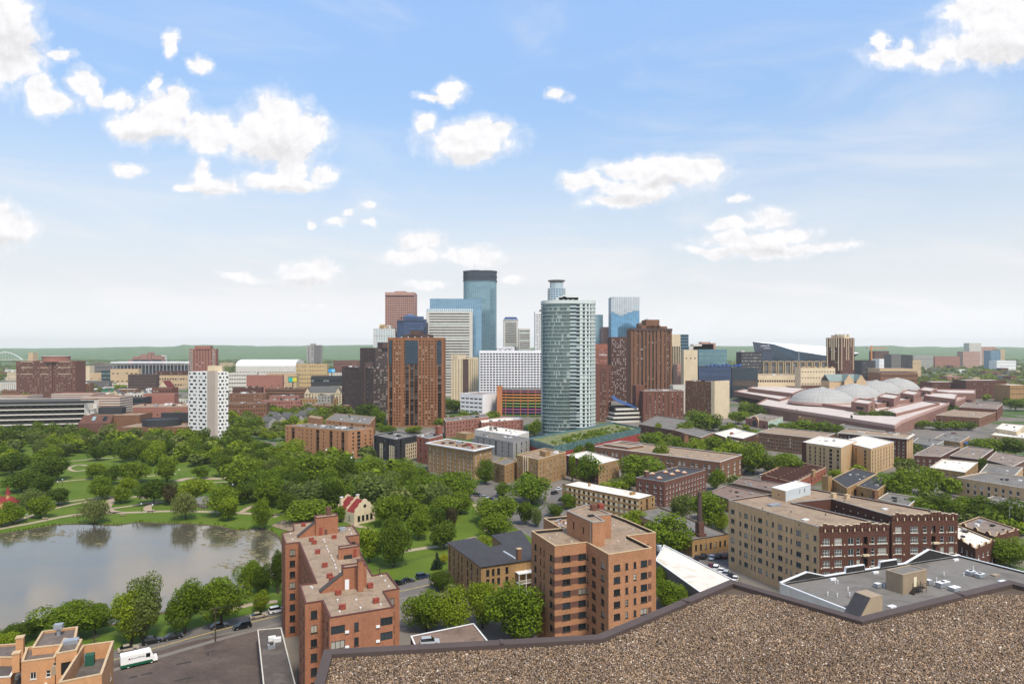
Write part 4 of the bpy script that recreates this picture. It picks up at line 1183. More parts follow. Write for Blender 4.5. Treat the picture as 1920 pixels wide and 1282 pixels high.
x,y = g(87,1262,13.1); b = MB(); b.lathe(x,y,[(.55,13.0),(.55,13.9),(.7,14.0),(.3,14.4)],MET['galv'],12); b.obj('fan_cowl',root)
x,y = g(25,1272,13.1); b = MB(); b.box(x,y,13.0,1.8,1.1,.8,MET['galv'],.42); b.obj('air_handler',root)
# machinery inside the walled well
wx,wy = g(170,1240,17.0)
for dx,dy,s,mt,nm in [(-2.2,-4.0,(3.4,2.2,1.5),MET['tan'],'cooling_unit'),(.8,-1.5,(1.4,1.4,1.9),M('paint_green','2f5a4a',.6,.1,1,.05),'tank'),(-1.2,.5,(2.2,1.3,1.4),MET['galv'],'duct'),(.6,2.5,(1.6,1.2,1.3),MET['galv'],'duct'),(-2,3,(1.5,1.2,1.6),MET['dark'],'fan_box')]:
 b = MB(); b.box(wx + dx,wy + dy,17.2,*s,mt,.42)
 if nm == 'cooling_unit':
  for k in range(3):
   c,s_ = math.cos(.42),math.sin(.42); fx = (k - 1)*1.1
   b.lathe(wx + dx + fx*c,wy + dy + fx*s_,[(.5,18.7),(.5,18.85),(.42,18.85),(.4,18.75),(.01,18.75)],MET['dark'],12)
 b.obj(nm,root)
# ---- tan brick house with black roofs and porches
HT = 12.0
pt_ = ccw([g(px,py,HT) for px,py in [(902,1063),(1012,1047),(976,995),(923,1004),(944,1021),(918,1027),(889,1009),(840,1017)]])
n0 = min(range(8),key=lambda i: pt_[i][1])
pt_ = pt_[n0:] + pt_[:n0]
wt = dict(f=4,b=.6,t=.5,h=1.75,s='so',ind=1,fr=FRD,g=GL['few'])
th = bld('black_roofed_house','tan brick house with flat black roofs and white wooden porches, four storeys','building',pt_,HT,BR['tan'],RF['black'],
 {0: dict(wt,c=[(.11,1.0),(.20,.8),(.29,.9),(.43,.9)]),7: dict(wt,c=[(.06,.9),(.2,.8),(.34,.8),(.45,.8),(.62,1.0),(.74,1.0),(.9,.9)])},par=0.0)
o = MB(); P2 = inset(pt_,-.35); o.prism(P2,HT,HT + .18,M('fascia_black','35312f',.8,.1,1,.05),RF['black']); o.obj('roof_edge',th)
b = MB(); x,y = g(973,1049,HT); b.box(x,y,HT,1.3,1.1,3.2,BR['brown'],.42); b.box(x,y,HT + 3.2,1.5,1.3,.2,CON['tan'],.42); b.obj('chimney',th)
b = MB(); p,q = g(944,1033,HT + .4),g(966,1046,HT + .4); b.box((p[0] + q[0])/2,(p[1] + q[1])/2,HT,math.hypot(q[0] - p[0],q[1] - p[1]),.3,.55,MET['white'],yawof(p,q)); b.obj('parapet_piece',th)
a,c = pt_[0],pt_[1]; yw = yawof(a,c); nx,ny = math.sin(yw),-math.cos(yw)
for i in range(4):
 b = MB(); z = .4 + i*2.9; p = lerp(a,c,.76)
 b.box(p[0] + nx*1.25,p[1] + ny*1.25,z,7.2,2.5,.2,MET['white'],yw)
 if i < 3:
  for k in range(4):
   u = -3.4 + k*2.27; cx_,cy_ = p[0] + nx*2.35 + math.cos(yw)*u,p[1] + ny*2.35 + math.sin(yw)*u
   b.box(cx_,cy_,z + .2,.2,.2,2.7,MET['white'],yw,bottom=False)
  b.box(p[0] + nx*2.4,p[1] + ny*2.4,z + 1.0,7.0,.06,.12,MET['white'],yw); b.box(p[0] + nx*2.4,p[1] + ny*2.4,z + .3,7.0,.05,.6,MET['tan'],yw)
 b.obj('porch',th)
# ---- low roofs at the foot of the orange block
bld('flat_roofed_garage','low garage with a brown courtyard roof and white edge, below the orange block','garage',ccw([g(px,py,4.) for px,py in [(770,1192),(888,1168),(935,1226),(800,1262)]]),3.8,BR['brown'],RF['brown'],{},par=.2,cap=MET['white'])
bld('flat_roofed_annex','low annex with a dark stained roof and white coping beside the long brick block','building',ccw([g(px,py,4.) for px,py in [(483,1180),(527,1176),(566,1330),(500,1340)]]),3.7,CON['mid'],RF['tar'],{},par=.25,cap=CON['light'],pt=.16)
for px,py,nm in [(509,1214,'rooftop air conditioner with a round fan, nearest the brick wall'),(520,1201,'white rooftop duct unit against the brick wall'),(510,1199,'small white hatch box on the low annex roof')]:
 x,y = g(px,py,3.8); o = MB(); o.box(x,y,3.72,1.7,1.2,.9,MET['white'] if 'white' in nm else MET['galv'],.4)
 if 'fan' in nm: o.lathe(x,y,[(.45,4.62),(.45,4.8),(.3,4.82)],MET['dark'],10)
 tag(o.obj('rooftop_unit',None,(x,y,3.72)),nm,'air conditioner')
wl = bld('white_roofed_shed','long low shed with a cream white membrane roof behind the orange block','building',ccw([g(px,py,7.) for px,py in [(1229,1050),(1330,1122),(1376,1087),(1245,1021)]]),6.8,CON['mid'],RF['white'],{},par=.2,cap=MET['white'])
b = MB(); x,y = g(1236,1032,6.8); b.lathe(x,y,[(.9,6.8),(.9,8.6),(.6,8.9)],MET['galv'],12); b.obj('roof_stack',wl)
# ---- grey membrane roof with shaped white parapet, right
HG = 22.0
A_,B_ = g(1462,1093,HG + .4),g(1797,1040.5,HG + .4)
pg = [A_,g(1574,1137,HG + .4),g(1700,1187,HG + .4),g(1850,1246,HG + .4),g(2080,1112,HG + .4),B_]
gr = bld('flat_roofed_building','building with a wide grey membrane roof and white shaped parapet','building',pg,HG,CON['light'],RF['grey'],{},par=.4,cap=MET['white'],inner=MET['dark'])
prof = [(1462,.4),(1511,1.9),(1546,.4),(1583,.4),(1584,1.6),(1618,1.6),(1619,.4),(1647,.4),(1648,1.7),(1679,1.7),(1680,.4),(1696,.4),(1740,2.9),(1787,.4),(1797,.4)]
yb = yawof(A_,B_); Lb = math.hypot(B_[0] - A_[0],B_[1] - A_[1])
def uat(px):
 k = (px - CX)/F; d = ((B_[0] - A_[0])/Lb,(B_[1] - A_[1])/Lb)
 return (k*A_[1] - A_[0])/(d[0] - k*d[1])
cpm = MB()
inn = (math.sin(yb),-math.cos(yb))
for (p0,h0),(p1,h1) in zip(prof,prof[1:]):
 u0,u1 = uat(p0) ,uat(p1)
 if u1 - u0 < .05: u1 = u0 + .06
 def pt2(u,d): return (A_[0] + math.cos(yb)*u + inn[0]*d,A_[1] + math.sin(yb)*u + inn[1]*d)
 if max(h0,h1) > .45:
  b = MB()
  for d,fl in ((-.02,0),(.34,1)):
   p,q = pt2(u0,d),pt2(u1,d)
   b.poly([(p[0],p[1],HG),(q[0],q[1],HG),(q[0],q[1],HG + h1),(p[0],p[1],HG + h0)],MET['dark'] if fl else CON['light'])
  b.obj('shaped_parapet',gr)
 c4 = [pt2(u0,-.12),pt2(u1,-.12),pt2(u1,.46),pt2(u0,.46)]
 cpm.boxv([(p[0],p[1],HG + h + .10) for p,h in zip(c4,(h0,h1,h1,h0))] + [(p[0],p[1],HG + h + .28) for p,h in zip(c4,(h0,h1,h1,h0))],MET['white'],True)
cpm.obj('shaped_coping',gr)
for px in (1560,1640,1790):                          # returns where the parapet steps in
 x,y = g(px,1040.5 + (1797 - px)*.157 + 5,HG + .4); m = MB(); m.box(x,y - .4,HG,1.6,.5,.45,MET['white'],yb); m.obj('parapet_return',gr)
YG = R(24)
def on_roof(nm,cat,lab,px,py,z,sx,sy,sz,mat,extra=None,yaw=YG):
 x,y = g(px,py,z); b = MB(); b.box(x,y,z + .12,sx,sy,sz,mat,yaw); b.box(x,y,z,sx*.9,sy*.9,.12,MET['dark'],yaw)
 b.box(x,y,z + .12 + sz,sx + .06,sy + .06,.05,MET['white'],yaw)
 if extra: extra(b,x,y,z + .17 + sz)
 o = b.obj(nm,None,(x,y,z)); return tag(o,lab,cat)
def fan(b,x,y,z): b.lathe(x,y,[(.4,z),(.4,z + .12),(.3,z + .12),(.02,z + .05)],MET['dark'],10)
on_roof('rooftop_unit','air conditioner','long silver rooftop unit right of the tan bulkhead',1768,1100,HG,3.2,1.3,1.0,MET['galv'],fan)
on_roof('rooftop_unit','air conditioner','lower silver rooftop unit next to the long one',1790,1107,HG,2.2,1.4,.7,MET['galv'])
on_roof('rooftop_unit','air conditioner','left of two silver rooftop units near the far right parapet',1820,1078,HG,1.7,1.3,.9,MET['galv'],fan)
on_roof('rooftop_unit','air conditioner','right of two silver rooftop units near the far right parapet',1837,1082,HG,1.9,1.3,.8,MET['galv'],fan)
on_roof('rooftop_unit','air conditioner','small dark grille unit left of the tan bulkhead',1646,1101,HG,1.3,1.0,.8,MET['galv'])
on_roof('rooftop_unit','air conditioner','small grey box at the right wall of the tan bulkhead',1741,1096,HG,1.1,.9,1.0,MET['galv'])
vents(gr,[(1552,1116),(1570,1119),(1593,1117),(1590,1107),(1566,1094),(1571,1094),(1756,1089),(1770,1079),(1807,1080),(1825,1068),(1658,1102),(1752,1097)],HG,MET['white'],.1,.7)
for px,py,w,d in [(1866,1079,1.6,1.0),(1880,1091,1.8,1.0),(1672,1138,1.6,.9)]:
 rbox(gr,'skylight',px,py,HG,w,d,.22,MET['tan'] if px == 1866 else MET['white'],YG)
qk = quad3((1661,1068.5),(1693,1078),(1738,1068),HG + 4.1)
bk = bld('rooftop_bulkhead','tan metal sided stair bulkhead with door and outside stair on the grey roof','bulkhead',qk,HG + 4.05,MET['tan'],RF['grey'],{},z0=HG,par=.08,cap=MET['tan'],keep=False)
m = MB()                                               # standing ribs of the metal siding
for e in (0,3):
 a,c = qk[e],qk[(e + 1) % 4]; L = math.hypot(c[0] - a[0],c[1] - a[1]); yw = yawof(a,c)
 for k in range(int(L/.4)):
  p = lerp(a,c,(k + .5)*.4/L); m.box(p[0] + math.sin(yw)*.02,p[1] - math.cos(yw)*.02,HG + .05,.07,.06,3.95,MET['tan'],yw,bottom=False)
m.obj('siding_rib',bk,kind='stuff')
doorbox(bk,qk[0],qk[1],.5,HG + 1.1,.95,2.05,M('door_cream','d9cfae',.6,.05,1,0))
m = MB(); a,c = qk[0],qk[1]; yw = yawof(a,c); p = lerp(a,c,.56); ox,oy = math.sin(yw),-math.cos(yw)
m.box(p[0] + ox*.7,p[1] + oy*.7,HG + .95,2.6,1.3,.1,MET['dark'],yw)
for k in range(5):
 u = -1.6 - k*.28; m.box(p[0] + ox*.7 + math.cos(yw)*u,p[1] + oy*.7 + math.sin(yw)*u,HG + .75 - k*.19,.3,1.2,.05,MET['dark'],yw)
for u in (-1.3,0,1.3):
 for dd in (.1,1.3): m.box(p[0] + ox*dd + math.cos(yw)*u,p[1] + oy*dd + math.sin(yw)*u,HG,.07,.07,2.0,MET['dark'],yw)
m.box(p[0] + ox*1.3,p[1] + oy*1.3,HG + 1.95,2.7,.06,.06,MET['dark'],yw); m.box(p[0] + ox*1.3,p[1] + oy*1.3,HG + 1.5,2.7,.05,.05,MET['dark'],yw)
m.obj('stair',bk)
x,y = g(1622,1148,HG); o = thing('rooftop_bulkhead','sloping dark faced bulkhead near the gravel roof edge','bulkhead',(x,y,HG))
def T(a,b_,z): return (x + a*math.cos(YG) - b_*math.sin(YG),y + a*math.sin(YG) + b_*math.cos(YG),z)
m = MB(); base = [T(-3.6,-1.8,HG),T(2.6,-1.8,HG),T(2.6,1.8,HG),T(-3.6,1.8,HG)]; top = [T(-.6,-1.8,HG + 3.6),T(2.6,-1.8,HG + 3.6),T(2.6,1.8,HG + 3.6),T(-.6,1.8,HG + 3.6)]
m.boxv(base + top,MET['tan']); m.obj('body',o)
m = MB(); q = [T(-3.68,-1.75,HG + .1),T(-3.68,1.75,HG + .1),T(-.68,1.75,HG + 3.66),T(-.68,-1.75,HG + 3.66)]
m.poly(q,RF['black']); m.poly([T(-.75,-1.85,HG + 3.62),T(2.66,-1.85,HG + 3.62),T(2.66,1.85,HG + 3.62),T(-.75,1.85,HG + 3.62)],MET['tan']); m.obj('slope_face',o)
# ---- U-shaped apartment building: cream party wall, ornate dark brick fronts, courtyard
HU = 23.0
pu = [g(px,py,HU) for px,py in [(1536,988),(1667,984),(1485,942),(1559,935),(1672,967),(1796,965),(1518,915),(1366,937)]]
wu = dict(f=6,b=1.2,t=2.2,h=1.9,s='so',ind=1,fr=FRW,g=GL['std'])
us = bld('courtyard_building','U shaped apartment building with ornate dark brick fronts and a plain cream side wall','building',pu,HU - .5,BR['maroon'],RF['tan'],
 {0: dict(wu,c=[(.1,2.0,'fso'),(.27,2.2,'fso'),(.45,1.7,'do'),(.555,1.0),(.66,1.3,'g',2.2,.9),(.765,1.0),(.9,2.6,'fso')]),
  4: dict(wu,c=[(.1,2.0,'fso'),(.34,2.4,'fso'),(.5,1.1),(.63,1.3,'g',2.2,.9),(.76,1.1),(.9,1.5,'do')]),
  3: dict(wu,c=[(.08,.8),(.16,.8),(.24,.8),(.32,.8),(.42,.9),(.55,.9),(.7,.9),(.85,.9)]),2: dict(wu,c=[(.25,.8),(.5,.8),(.75,.8)]),
  7: dict(wu,f=6,b=2.0,t=1.4,h=1.5,wall=BR['cream'],g=GL['many'],fr=FRG,c=[(.053,1.7,'do'),(.15,.9),(.22,1.7,'do'),(.287,.55),(.324,.55),(.386,1.8,'do'),(.465,.9),(.53,.9),(.61,1.8,'do'),(.678,.7),(.726,.7),(.80,1.9,'do'),(.888,1.0),(.96,1.0)])},
 par=.5,cap=CON['grey'])
m = MB()                                               # toothed brick crest with pale caps and little gables
for e in (0,4):
 a,c = pu[e],pu[e + 1]; L = math.hypot(c[0] - a[0],c[1] - a[1]); yw = yawof(a,c); n = int(L/1.1); ox,oy = math.sin(yw),-math.cos(yw)
 for k in range(n):
  u = (k + .5)/n; p = lerp(a,c,u); arch = max(0,1 - abs((u - .66)/.16))*.8 + max(0,1 - abs((u - .1)/.1))*.6
  hh = (.55 if k % 2 else .25) + arch
  m.box(p[0] + ox*.05,p[1] + oy*.05,HU - 1.0,L/n*.8,.35,1.0 + hh,BR['maroon'],yw); m.box(p[0] + ox*.05,p[1] + oy*.05,HU + hh,L/n*.9,.45,.14,CON['beige'],yw)
  if k % 2: m.box(p[0] + ox*.2,p[1] + oy*.2,HU - 1.5,.3,.12,.9,CON['beige'],yw)
 for fl in range(1,6):
  for u in (.03,.185,.36,.6,.72,.83,.97):
   p = lerp(a,c,u); m.box(p[0] + ox*.03,p[1] + oy*.03,fl*3.3 + 1.0,.35,.1,.5,CON['beige'],yw)
  p = lerp(a,c,.655); m.box(p[0] + ox*.35,p[1] + oy*.35,fl*3.3 + 1.15,1.8,.8,.5,CON['beige'],yw) if fl in (2,4) else None
a,c = pu[3],pu[4]; yw = yawof(a,c); ox,oy = math.sin(yw),-math.cos(yw)
for k in range(16):
 p = lerp(a,c,(k + .5)/16); m.box(p[0] + ox*.03,p[1] + oy*.03,HU - 2.4 if k % 2 else HU - 5.4,.4,.1,.5,CON['beige'],yw)
m.obj('brick_crest',us,kind='stuff')
# light wells, roof house, hatches
q = quad3((1447,914),(1473,921),(1520,908),HU + 3.0)
bld('','','',q,HU + 3.0,M('siding_pale_blue','b9bfbf',.6,.08,.5,.05),RF['white'],{0: dict(f=1,b=1.0,t=.5,h=1.4,c=[(.55,.9,'g'),(.75,.9,'s')],ind=1,fr=FRW,g=GL['many']),3: dict(f=1,wall=BR['cream'],b=.6,t=.6,h=.6,c=[(.5,.6,'g')])},z0=HU - .6,par=.1,cap=MET['white'],root=us,keep=False,wname='roof_house')
rbox(us,'roof_hatch',1452,948,HU - .5,4.2,2.0,.5,MET['galv'],.42); rbox(us,'skylight',1510,975,HU - .5,2.0,1.2,.25,MET['white'],.42); rbox(us,'skylight',1659,955,HU - .5,1.9,1.1,.25,MET['white'],.42)
for px,py in [(1563,933),(1588,935)]:
 rbox(us,'chimney',px,py,HU - .5,1.6,1.2,1.5,CON['tan'],.42)
rbox(us,'chimney',1641,939,HU - 4,1.8,1.2,3.8,BR['brown'],.42)
vents(us,[(1430,955),(1440,965),(1483,961),(1498,985),(1548,966),(1600,950),(1630,960),(1690,965),(1720,968),(1742,962),(1530,940),(1583,940)],HU - .5,MET['dark'],.12,.5)
# ================================================================ middle distance, one thing per building
def q3(L,N,Rr,base=None,h=None):
 h = h if h is not None else hgt(N[1],base)
 return quad3(L,N,Rr,h),h
def mid(name,label,L,N,Rr,wall,roof,base=None,h=None,left=None,right=None,cat='building',**kw):
 q,h = q3(L,N,Rr,base,h)
 par = kw.get('par',.5)
 fc = {}
 if right: fc[0] = right
 if left: fc[3] = left
 r = bld(name,label,cat,q,h - par,wall,roof,fc,**kw)
 r['h'] = h
 return r,q,h
def roofbits(root,q,h,n,seed,mats=None,big=1.0):
 """rooftop plant, scattered over a roof: each unit a part"""
 rr = random.Random(seed); mats = mats or [MET['galv'],MET['white'],CON['grey'],MET['dark']]
 yw = yawof(q[0],q[1])
 for k in range(int(n*1.7)):
  a = lerp(lerp(q[0],q[1],rr.uniform(.12,.88)),lerp(q[3],q[2],rr.uniform(.12,.88)),rr.uniform(.15,.85))
  s = rr.uniform(.45,2.1)*big; b = MB(); b.box(a[0],a[1],h,s*rr.uniform(.8,1.6),s,s*rr.uniform(.35,.8),rr.choice(mats),yw)
  b.obj(rr.choice(['roof_unit','roof_hatch','roof_vent']),root)
def chimney(root,px,py,z,w,hh,mat,yaw=.42):
 x,y = g(px,py,z); b = MB(); b.box(x,y,z,w,w,hh,mat,yaw); b.box(x,y,z + hh,w + .2,w + .2,.2,CON['tan'],yaw); return b.obj('chimney',root)
FW = dict(s='so',ind=1,fr=FRW,h=1.6)
# tan hotel with a broad white cornice
wv = dict(f=6,b=.8,t=1.4,h=1.7,s='so',ind=1,fr=FRW,g=GL['many'])
r,q,h = mid('cornice_hotel','tan brick hotel with broad white cornice and machinery on its roof, on the park corner',(802.5,830),(888,844),(922.5,836),BR['tan'],RF['tan'],base=901,
 left=dict(wv,c=[(.05,.9),(.14,.9),(.23,.9),(.33,.9),(.455,1.0),(.52,1.0),(.62,.9),(.71,.9),(.80,.9),(.89,.9),(.965,.9)]),right=dict(wv,c=[(.12,.9),(.36,.9),(.62,.9),(.88,.9)]),par=.4,cap=MET['white'])
m = MB(); o2 = inset(q,-1.3)
for i in range(4):
 j = (i + 1) % 4
 m.poly([(o2[i][0],o2[i][1],h + .1),(o2[j][0],o2[j][1],h + .1),(q[j][0],q[j][1],h + .1),(q[i][0],q[i][1],h + .1)],MET['white'])
 m.poly([(o2[i][0],o2[i][1],h - .5),(o2[j][0],o2[j][1],h - .5),(o2[j][0],o2[j][1],h + .1),(o2[i][0],o2[i][1],h + .1)],MET['white'])
 m.poly([(q[i][0],q[i][1],h - 1.0),(q[j][0],q[j][1],h - 1.0),(o2[j][0],o2[j][1],h - .5),(o2[i][0],o2[i][1],h - .5)],CON['light'])
m.obj('cornice',r)
pent(r,(855,811),(874,814),(890,811),h - .4,3.4,BR['tan'],RF['tan']); pent(r,(816,799),(822,800),(830,798),h - .4,5.5,BR['red'],RF['tan'],name='stair_tower')
roofbits(r,q,h - .4,16,1,[MET['dark'],MET['galv'],BR['dark'],MET['rustred']])
# black and cream modern block
wv = dict(f=5,b=.5,t=.4,h=1.9,s='d',ind=1,fr=FRD,g=GL['tealdark'])
r,q,h = mid('modern_apartments','modern flats with a black glazed top and cream brick panels beside the red narrow block',(701,815),(741,823.5),(782,815.5),CON['dark'],RF['grey'],base=867,
 left=dict(wv,c=[(.08,2,'balc'),(.24,1.2),(.4,1.3),(.52,1.2),(.68,2.2,'balc'),(.85,1.3)]),right=dict(wv,c=[(.06,1.6),(.25,2.2,'balc'),(.5,1.0),(.66,1.0),(.8,1.0),(.92,1.0)]),par=.6,cap=MET['galv'])
for e,u0,u1 in ((3,.3,.46),(3,.74,.99),(0,.44,.99)):
 a,c = q[e],q[(e + 1) % 4]; Ln = math.hypot(c[0] - a[0],c[1] - a[1]); p0,p1 = lerp(a,c,u0),lerp(a,c,u1)
 W_,J_ = MB(),MB(); yw = yawof(a,c); ox,oy = math.sin(yw)*.35,-math.cos(yw)*.35
 n = max(1,int((u1 - u0)*Ln/2.6))
 facade(W_,r,(p0[0] + ox,p0[1] + oy),(p1[0] + ox,p1[1] + oy),0,h*.70,CON['beige'],dict(f=4,b=.4,t=.3,h=1.8,s='d',ind=1,fr=FRD,g=GL['tealdark'],c=n,w=1.1),J_)
 W_.obj('cream_panel',r)
roofbits(r,q,h - .6,9,2)
r,q,h = mid('modern_apartments','narrow red brick modern block squeezed between black flats and cornice hotel',(781.5,817),(804,822),(830,815),BR['red'],RF['grey'],base=872,
 left=dict(wv,c=[(.3,1.6),(.72,1.2)]),right=dict(wv,c=[(.25,1.3),(.6,1.6)]),par=.6,cap=MET['white'])
roofbits(r,q,h - .6,4,3)
# grey modern block with white roofs behind
r,q,h = mid('modern_apartments','grey and cream modern flats behind the cornice hotel, with dark corner balconies',(885,815),(962,829.5),(993,822),CON['grey'],RF['grey'],base=861,
 left=dict(wv,f=4,c=[(.15,1),(.3,1.2),(.45,1),(.6,2,'balc'),(.75,1.1),(.9,1.1)]),right=dict(wv,f=4,c=[(.2,1.8,'balc'),(.5,1.6),(.8,1.4)]),par=.4,cap=MET['galv'])
roofbits(r,q,h - .4,10,4)
r,q,h = mid('flat_roofed_block','low block with bright white membrane roofs behind the grey modern flats',(890,805),(968,817),(992,809),CON['light'],RF['white'],h=11.5,par=.3,cap=MET['white'])
roofbits(r,q,h - .3,8,5,[MET['dark'],MET['galv']])
# orange balcony condominium, front and rear wings
wv = dict(f=7,b=.6,t=.7,h=1.3,s='g',ind=1,fr=FRD,g=GL['few'])
r,q,h = mid('balcony_condominium','long orange brick condominium with stacked dark balconies facing the park',(535,797),(652.5,807),(700,802),BR['orange'],RF['grey'],base=861,
 left=dict(wv,c=[(.04,.9),(.13,3.4,'balc'),(.23,1),(.29,1),(.36,1),(.43,1),(.53,3.2,'balc'),(.625,1),(.74,3,'balc'),(.84,.9),(.92,3,'balc')]),right=dict(wv,c=[(.2,1.2),(.42,2.6,'g',2.0),(.68,1.0),(.88,1.2)]),par=.4,cap=CON['tan'])
pent(r,(577,782),(600,786),(606,782),h - .4,4.2,BR['orange'],RF['tan'])
roofbits(r,q,h - .4,20,6,[MET['dark'],MET['galv'],MET['white']],.8)
r,q,h = mid('balcony_condominium','shorter rear wing of orange brick with balconies, behind the long condominium',(610,787),(692,795),(704,781),BR['orange'],RF['grey'],base=830,
 left=dict(wv,f=5,c=[(.1,1),(.2,1),(.35,2.5,'balc'),(.5,1),(.62,2.5,'balc'),(.75,1),(.88,2.5,'balc')]),right=dict(wv,f=5,c=[(.5,2.2,'balc')]),par=.4,cap=CON['tan'])
roofbits(r,q,h - .4,14,7,None,.8)
# red brick rows before the garages
wv = dict(f=4,b=.5,t=.6,h=1.5,s='s',ind=1,fr=FRD,g=GL['std'])
r,q,h = mid('brick_row_house','left block of the red orange brick rows in front of the white garage',(832,784),(836,790),(916,781),BR['rust'],RF['grey'],h=14,right=dict(wv,c=14,w=1.2),left=dict(wv,c=3,w=1),par=.5,cap=CON['light'])
roofbits(r,q,h - .5,6,8)
r,q,h = mid('brick_row_house','right block of the red orange brick rows, below the coloured garage',(900,786),(903,792),(981,785.5),BR['rust'],RF['white'],h=12,right=dict(wv,c=13,w=1.2),left=dict(wv,c=3,w=1),par=.5,cap=CON['light'])
roofbits(r,q,h - .5,5,9)
# tan walk-ups
wv = dict(f=5,b=.5,t=1.0,h=1.6,s='so',ind=1,fr=FRC,g=GL['std'])
r,q,h = mid('brick_walkup','five storey tan brick walk-up with a pale ornamented entrance bay',(969,852.5),(1009,861),(1061,847),BR['tan'],RF['tan'],base=913,
 left=dict(wv,c=[(.12,.9),(.7,.9),(.9,.9)]),right=dict(wv,c=[(.09,.9),(.2,.9),(.34,.9),(.45,.9),(.58,.9),(.7,.9),(.82,.9),(.93,.9)]),par=.7,cap=CON['beige'])
m = MB()
for k in range(3): p = lerp(q[3],q[0],.34 + k*.1); m.box(p[0] - .25,p[1] - .25,h*.18,.55,.5,h*.84,CON['beige'],yawof(q[3],q[0]))
m.obj('entrance_bay',r)
pent(r,(1012,845),(1022,848),(1032,845),h - .7,2.6,BR['tan'],RF['tan']); roofbits(r,q,h - .7,5,10)
r,q,h = mid('brick_walkup','lower tan brick walk-up with black fire escapes at the left of the ornamented one',(924.5,866),(946,872),(972,863),BR['tan'],RF['grey'],base=908,
 left=dict(wv,f=4,c=[(.2,1.0),(.8,1.0)]),right=dict(wv,f=4,c=[(.2,.9),(.5,.9),(.8,.9)]),par=.4,cap=CON['tan'])
m = MB(); a,c = q[3],q[0]; yw = yawof(a,c)
for k in range(3):
 p = lerp(a,c,.5); z = 3 + k*2.7; m.box(p[0] + math.sin(yw)*.6,p[1] - math.cos(yw)*.6,z,2.6,1.1,.08,MET['dark'],yw); m.box(p[0] + math.sin(yw)*1.1,p[1] - math.cos(yw)*1.1,z + .9,2.6,.05,.05,MET['dark'],yw)
 m.box(p[0] + math.sin(yw)*1.1,p[1] - math.cos(yw)*1.1,z,.05,.05,.95,MET['dark'],yw)
m.obj('fire_escape',r,kind='stuff')
r,q,h = mid('brick_walkup','tan brick walk-up with a bright white roof and ivy on its dark long side',(1062,853),(1122,870),(1161,861),BR['tan'],RF['white'],base=911,
 left=dict(wv,f=4,wall=BR['dark'],c=8,w=1.0),right=dict(wv,f=4,c=[(.1,.9),(.25,.9),(.42,.9),(.6,.9),(.76,.9),(.92,.9)]),par=.3,cap=MET['white'])
# white roofed three storey flats
wv = dict(f=4,b=.4,t=.3,h=1.35,s='d',ind=1,fr=FRD,g=GL['std'],lift=.55)
r,q,h = mid('panel_flats','three storey tan flats with white roof and cream panels between windows',(1054,908),(1198,936),(1228,927.5),BR['tan'],RF['white'],base=983,
 left=dict(wv,c=15,w=1.35),right=dict(wv,c=[(.15,1.0),(.5,1.8,'balc'),(.85,1.0)]),par=.22,cap=MET['dark'])
a,c = q[3],q[0]; Ln = math.hypot(c[0] - a[0],c[1] - a[1]); yw = yawof(a,c); pit = (Ln - 1.2)/15; chp = (h - .6 - .4 - .32)/4 if False else (h - .22 - .4 - .52)/4
for i in range(4):
 for k in range(15):
  u = .6 + pit*k + pit; m = MB(); p = lerp(a,c,(u - .02)/Ln); v0 = .4 + i*chp + (chp - 1.35)*.55
  m.box(p[0] + math.sin(yw)*.02,p[1] - math.cos(yw)*.02,v0,pit - 1.5,.08,1.35,CON['beige'],yw); m.obj('cream_panel',r)
rbox(r,'chimney',1186,927,h - .2,2.2,1.4,1.0,BR['tan']); rbox(r,'chimney',1105,911,h - .2,.9,.9,1.3,BR['tan'])
# dark brick block
wv = dict(f=4,b=.6,t=.9,h=1.6,s='so',ind=1,fr=FRW,g=GL['few'])
r,q,h = mid('dark_brick_block','four storey dark red brick block with black roof and pyramid skylights',(1192.5,895),(1246,903),(1323,880.5),BR['darkred'],RF['black'],base=951,
 left=dict(wv,c=[(.15,1.2),(.4,1.3),(.68,1.3),(.88,1.0)]),right=dict(wv,c=13,w=1.1),par=.5,cap=CON['grey'])
chimney(r,1212,893,h - .5,1.8,2.6,BR['dark'])
for px,py in [(1270,884),(1283,887),(1248,886),(1260,890),(1223,889),(1236,897)]:
 x,y = g(px,py,h - .5); b = MB(); s = 1.3; z = h - .5
 c4 = [(x - s,y - s,z + .5),(x + s,y - s,z + .5),(x + s,y + s,z + .5),(x - s,y + s,z + .5)]
 b.box(x,y,z,2*s,2*s,.5,MET['rustred'])
 for i in range(4): b.poly([c4[i],c4[(i + 1) % 4],(x,y,z + 1.3)],MET['galv'] if i % 2 else CON['tan'])
 b.obj('skylight',r)
# low building with a tall round chimney
P = ccw([g(px,py,6.) for px,py in [(1298,1012),(1366,1001),(1236,950),(1183,960)]])
r = bld('boiler_house','low grey roofed building with a row of small arched windows, behind the great tree','building',P,5.6,BR['tan'],RF['grey'],{'*': dict(f=1,b=1.4,t=1.0,h=2.0,c=7,w=.9,s='so',ind=1,fr=FRD)},par=.4,cap=MET['dark'])
roofbits(r,P,5.6,5,12,[MET['dark'],MET['galv']])
x,y = g(1312,1002,6.); t_ = thing('brick_chimney','tall dark tapering brick chimney rising from the low grey roof','chimney',(x,y,0))
b = MB(); b.box(x,y,5,3.4,3.4,1.6,BR['dark'],.4); b.obj('plinth',t_)
b = MB(); b.box(x,y,6.6,2.3,2.3,4.2,BR['dark'],.4); b.obj('base',t_)
b = MB(); b.lathe(x,y,[(1.15,10.8),(1.0,10.9),(.7,20.5),(.82,20.7),(.82,21.6),(.55,21.8)],BR['choc'],14); b.obj('shaft',t_)
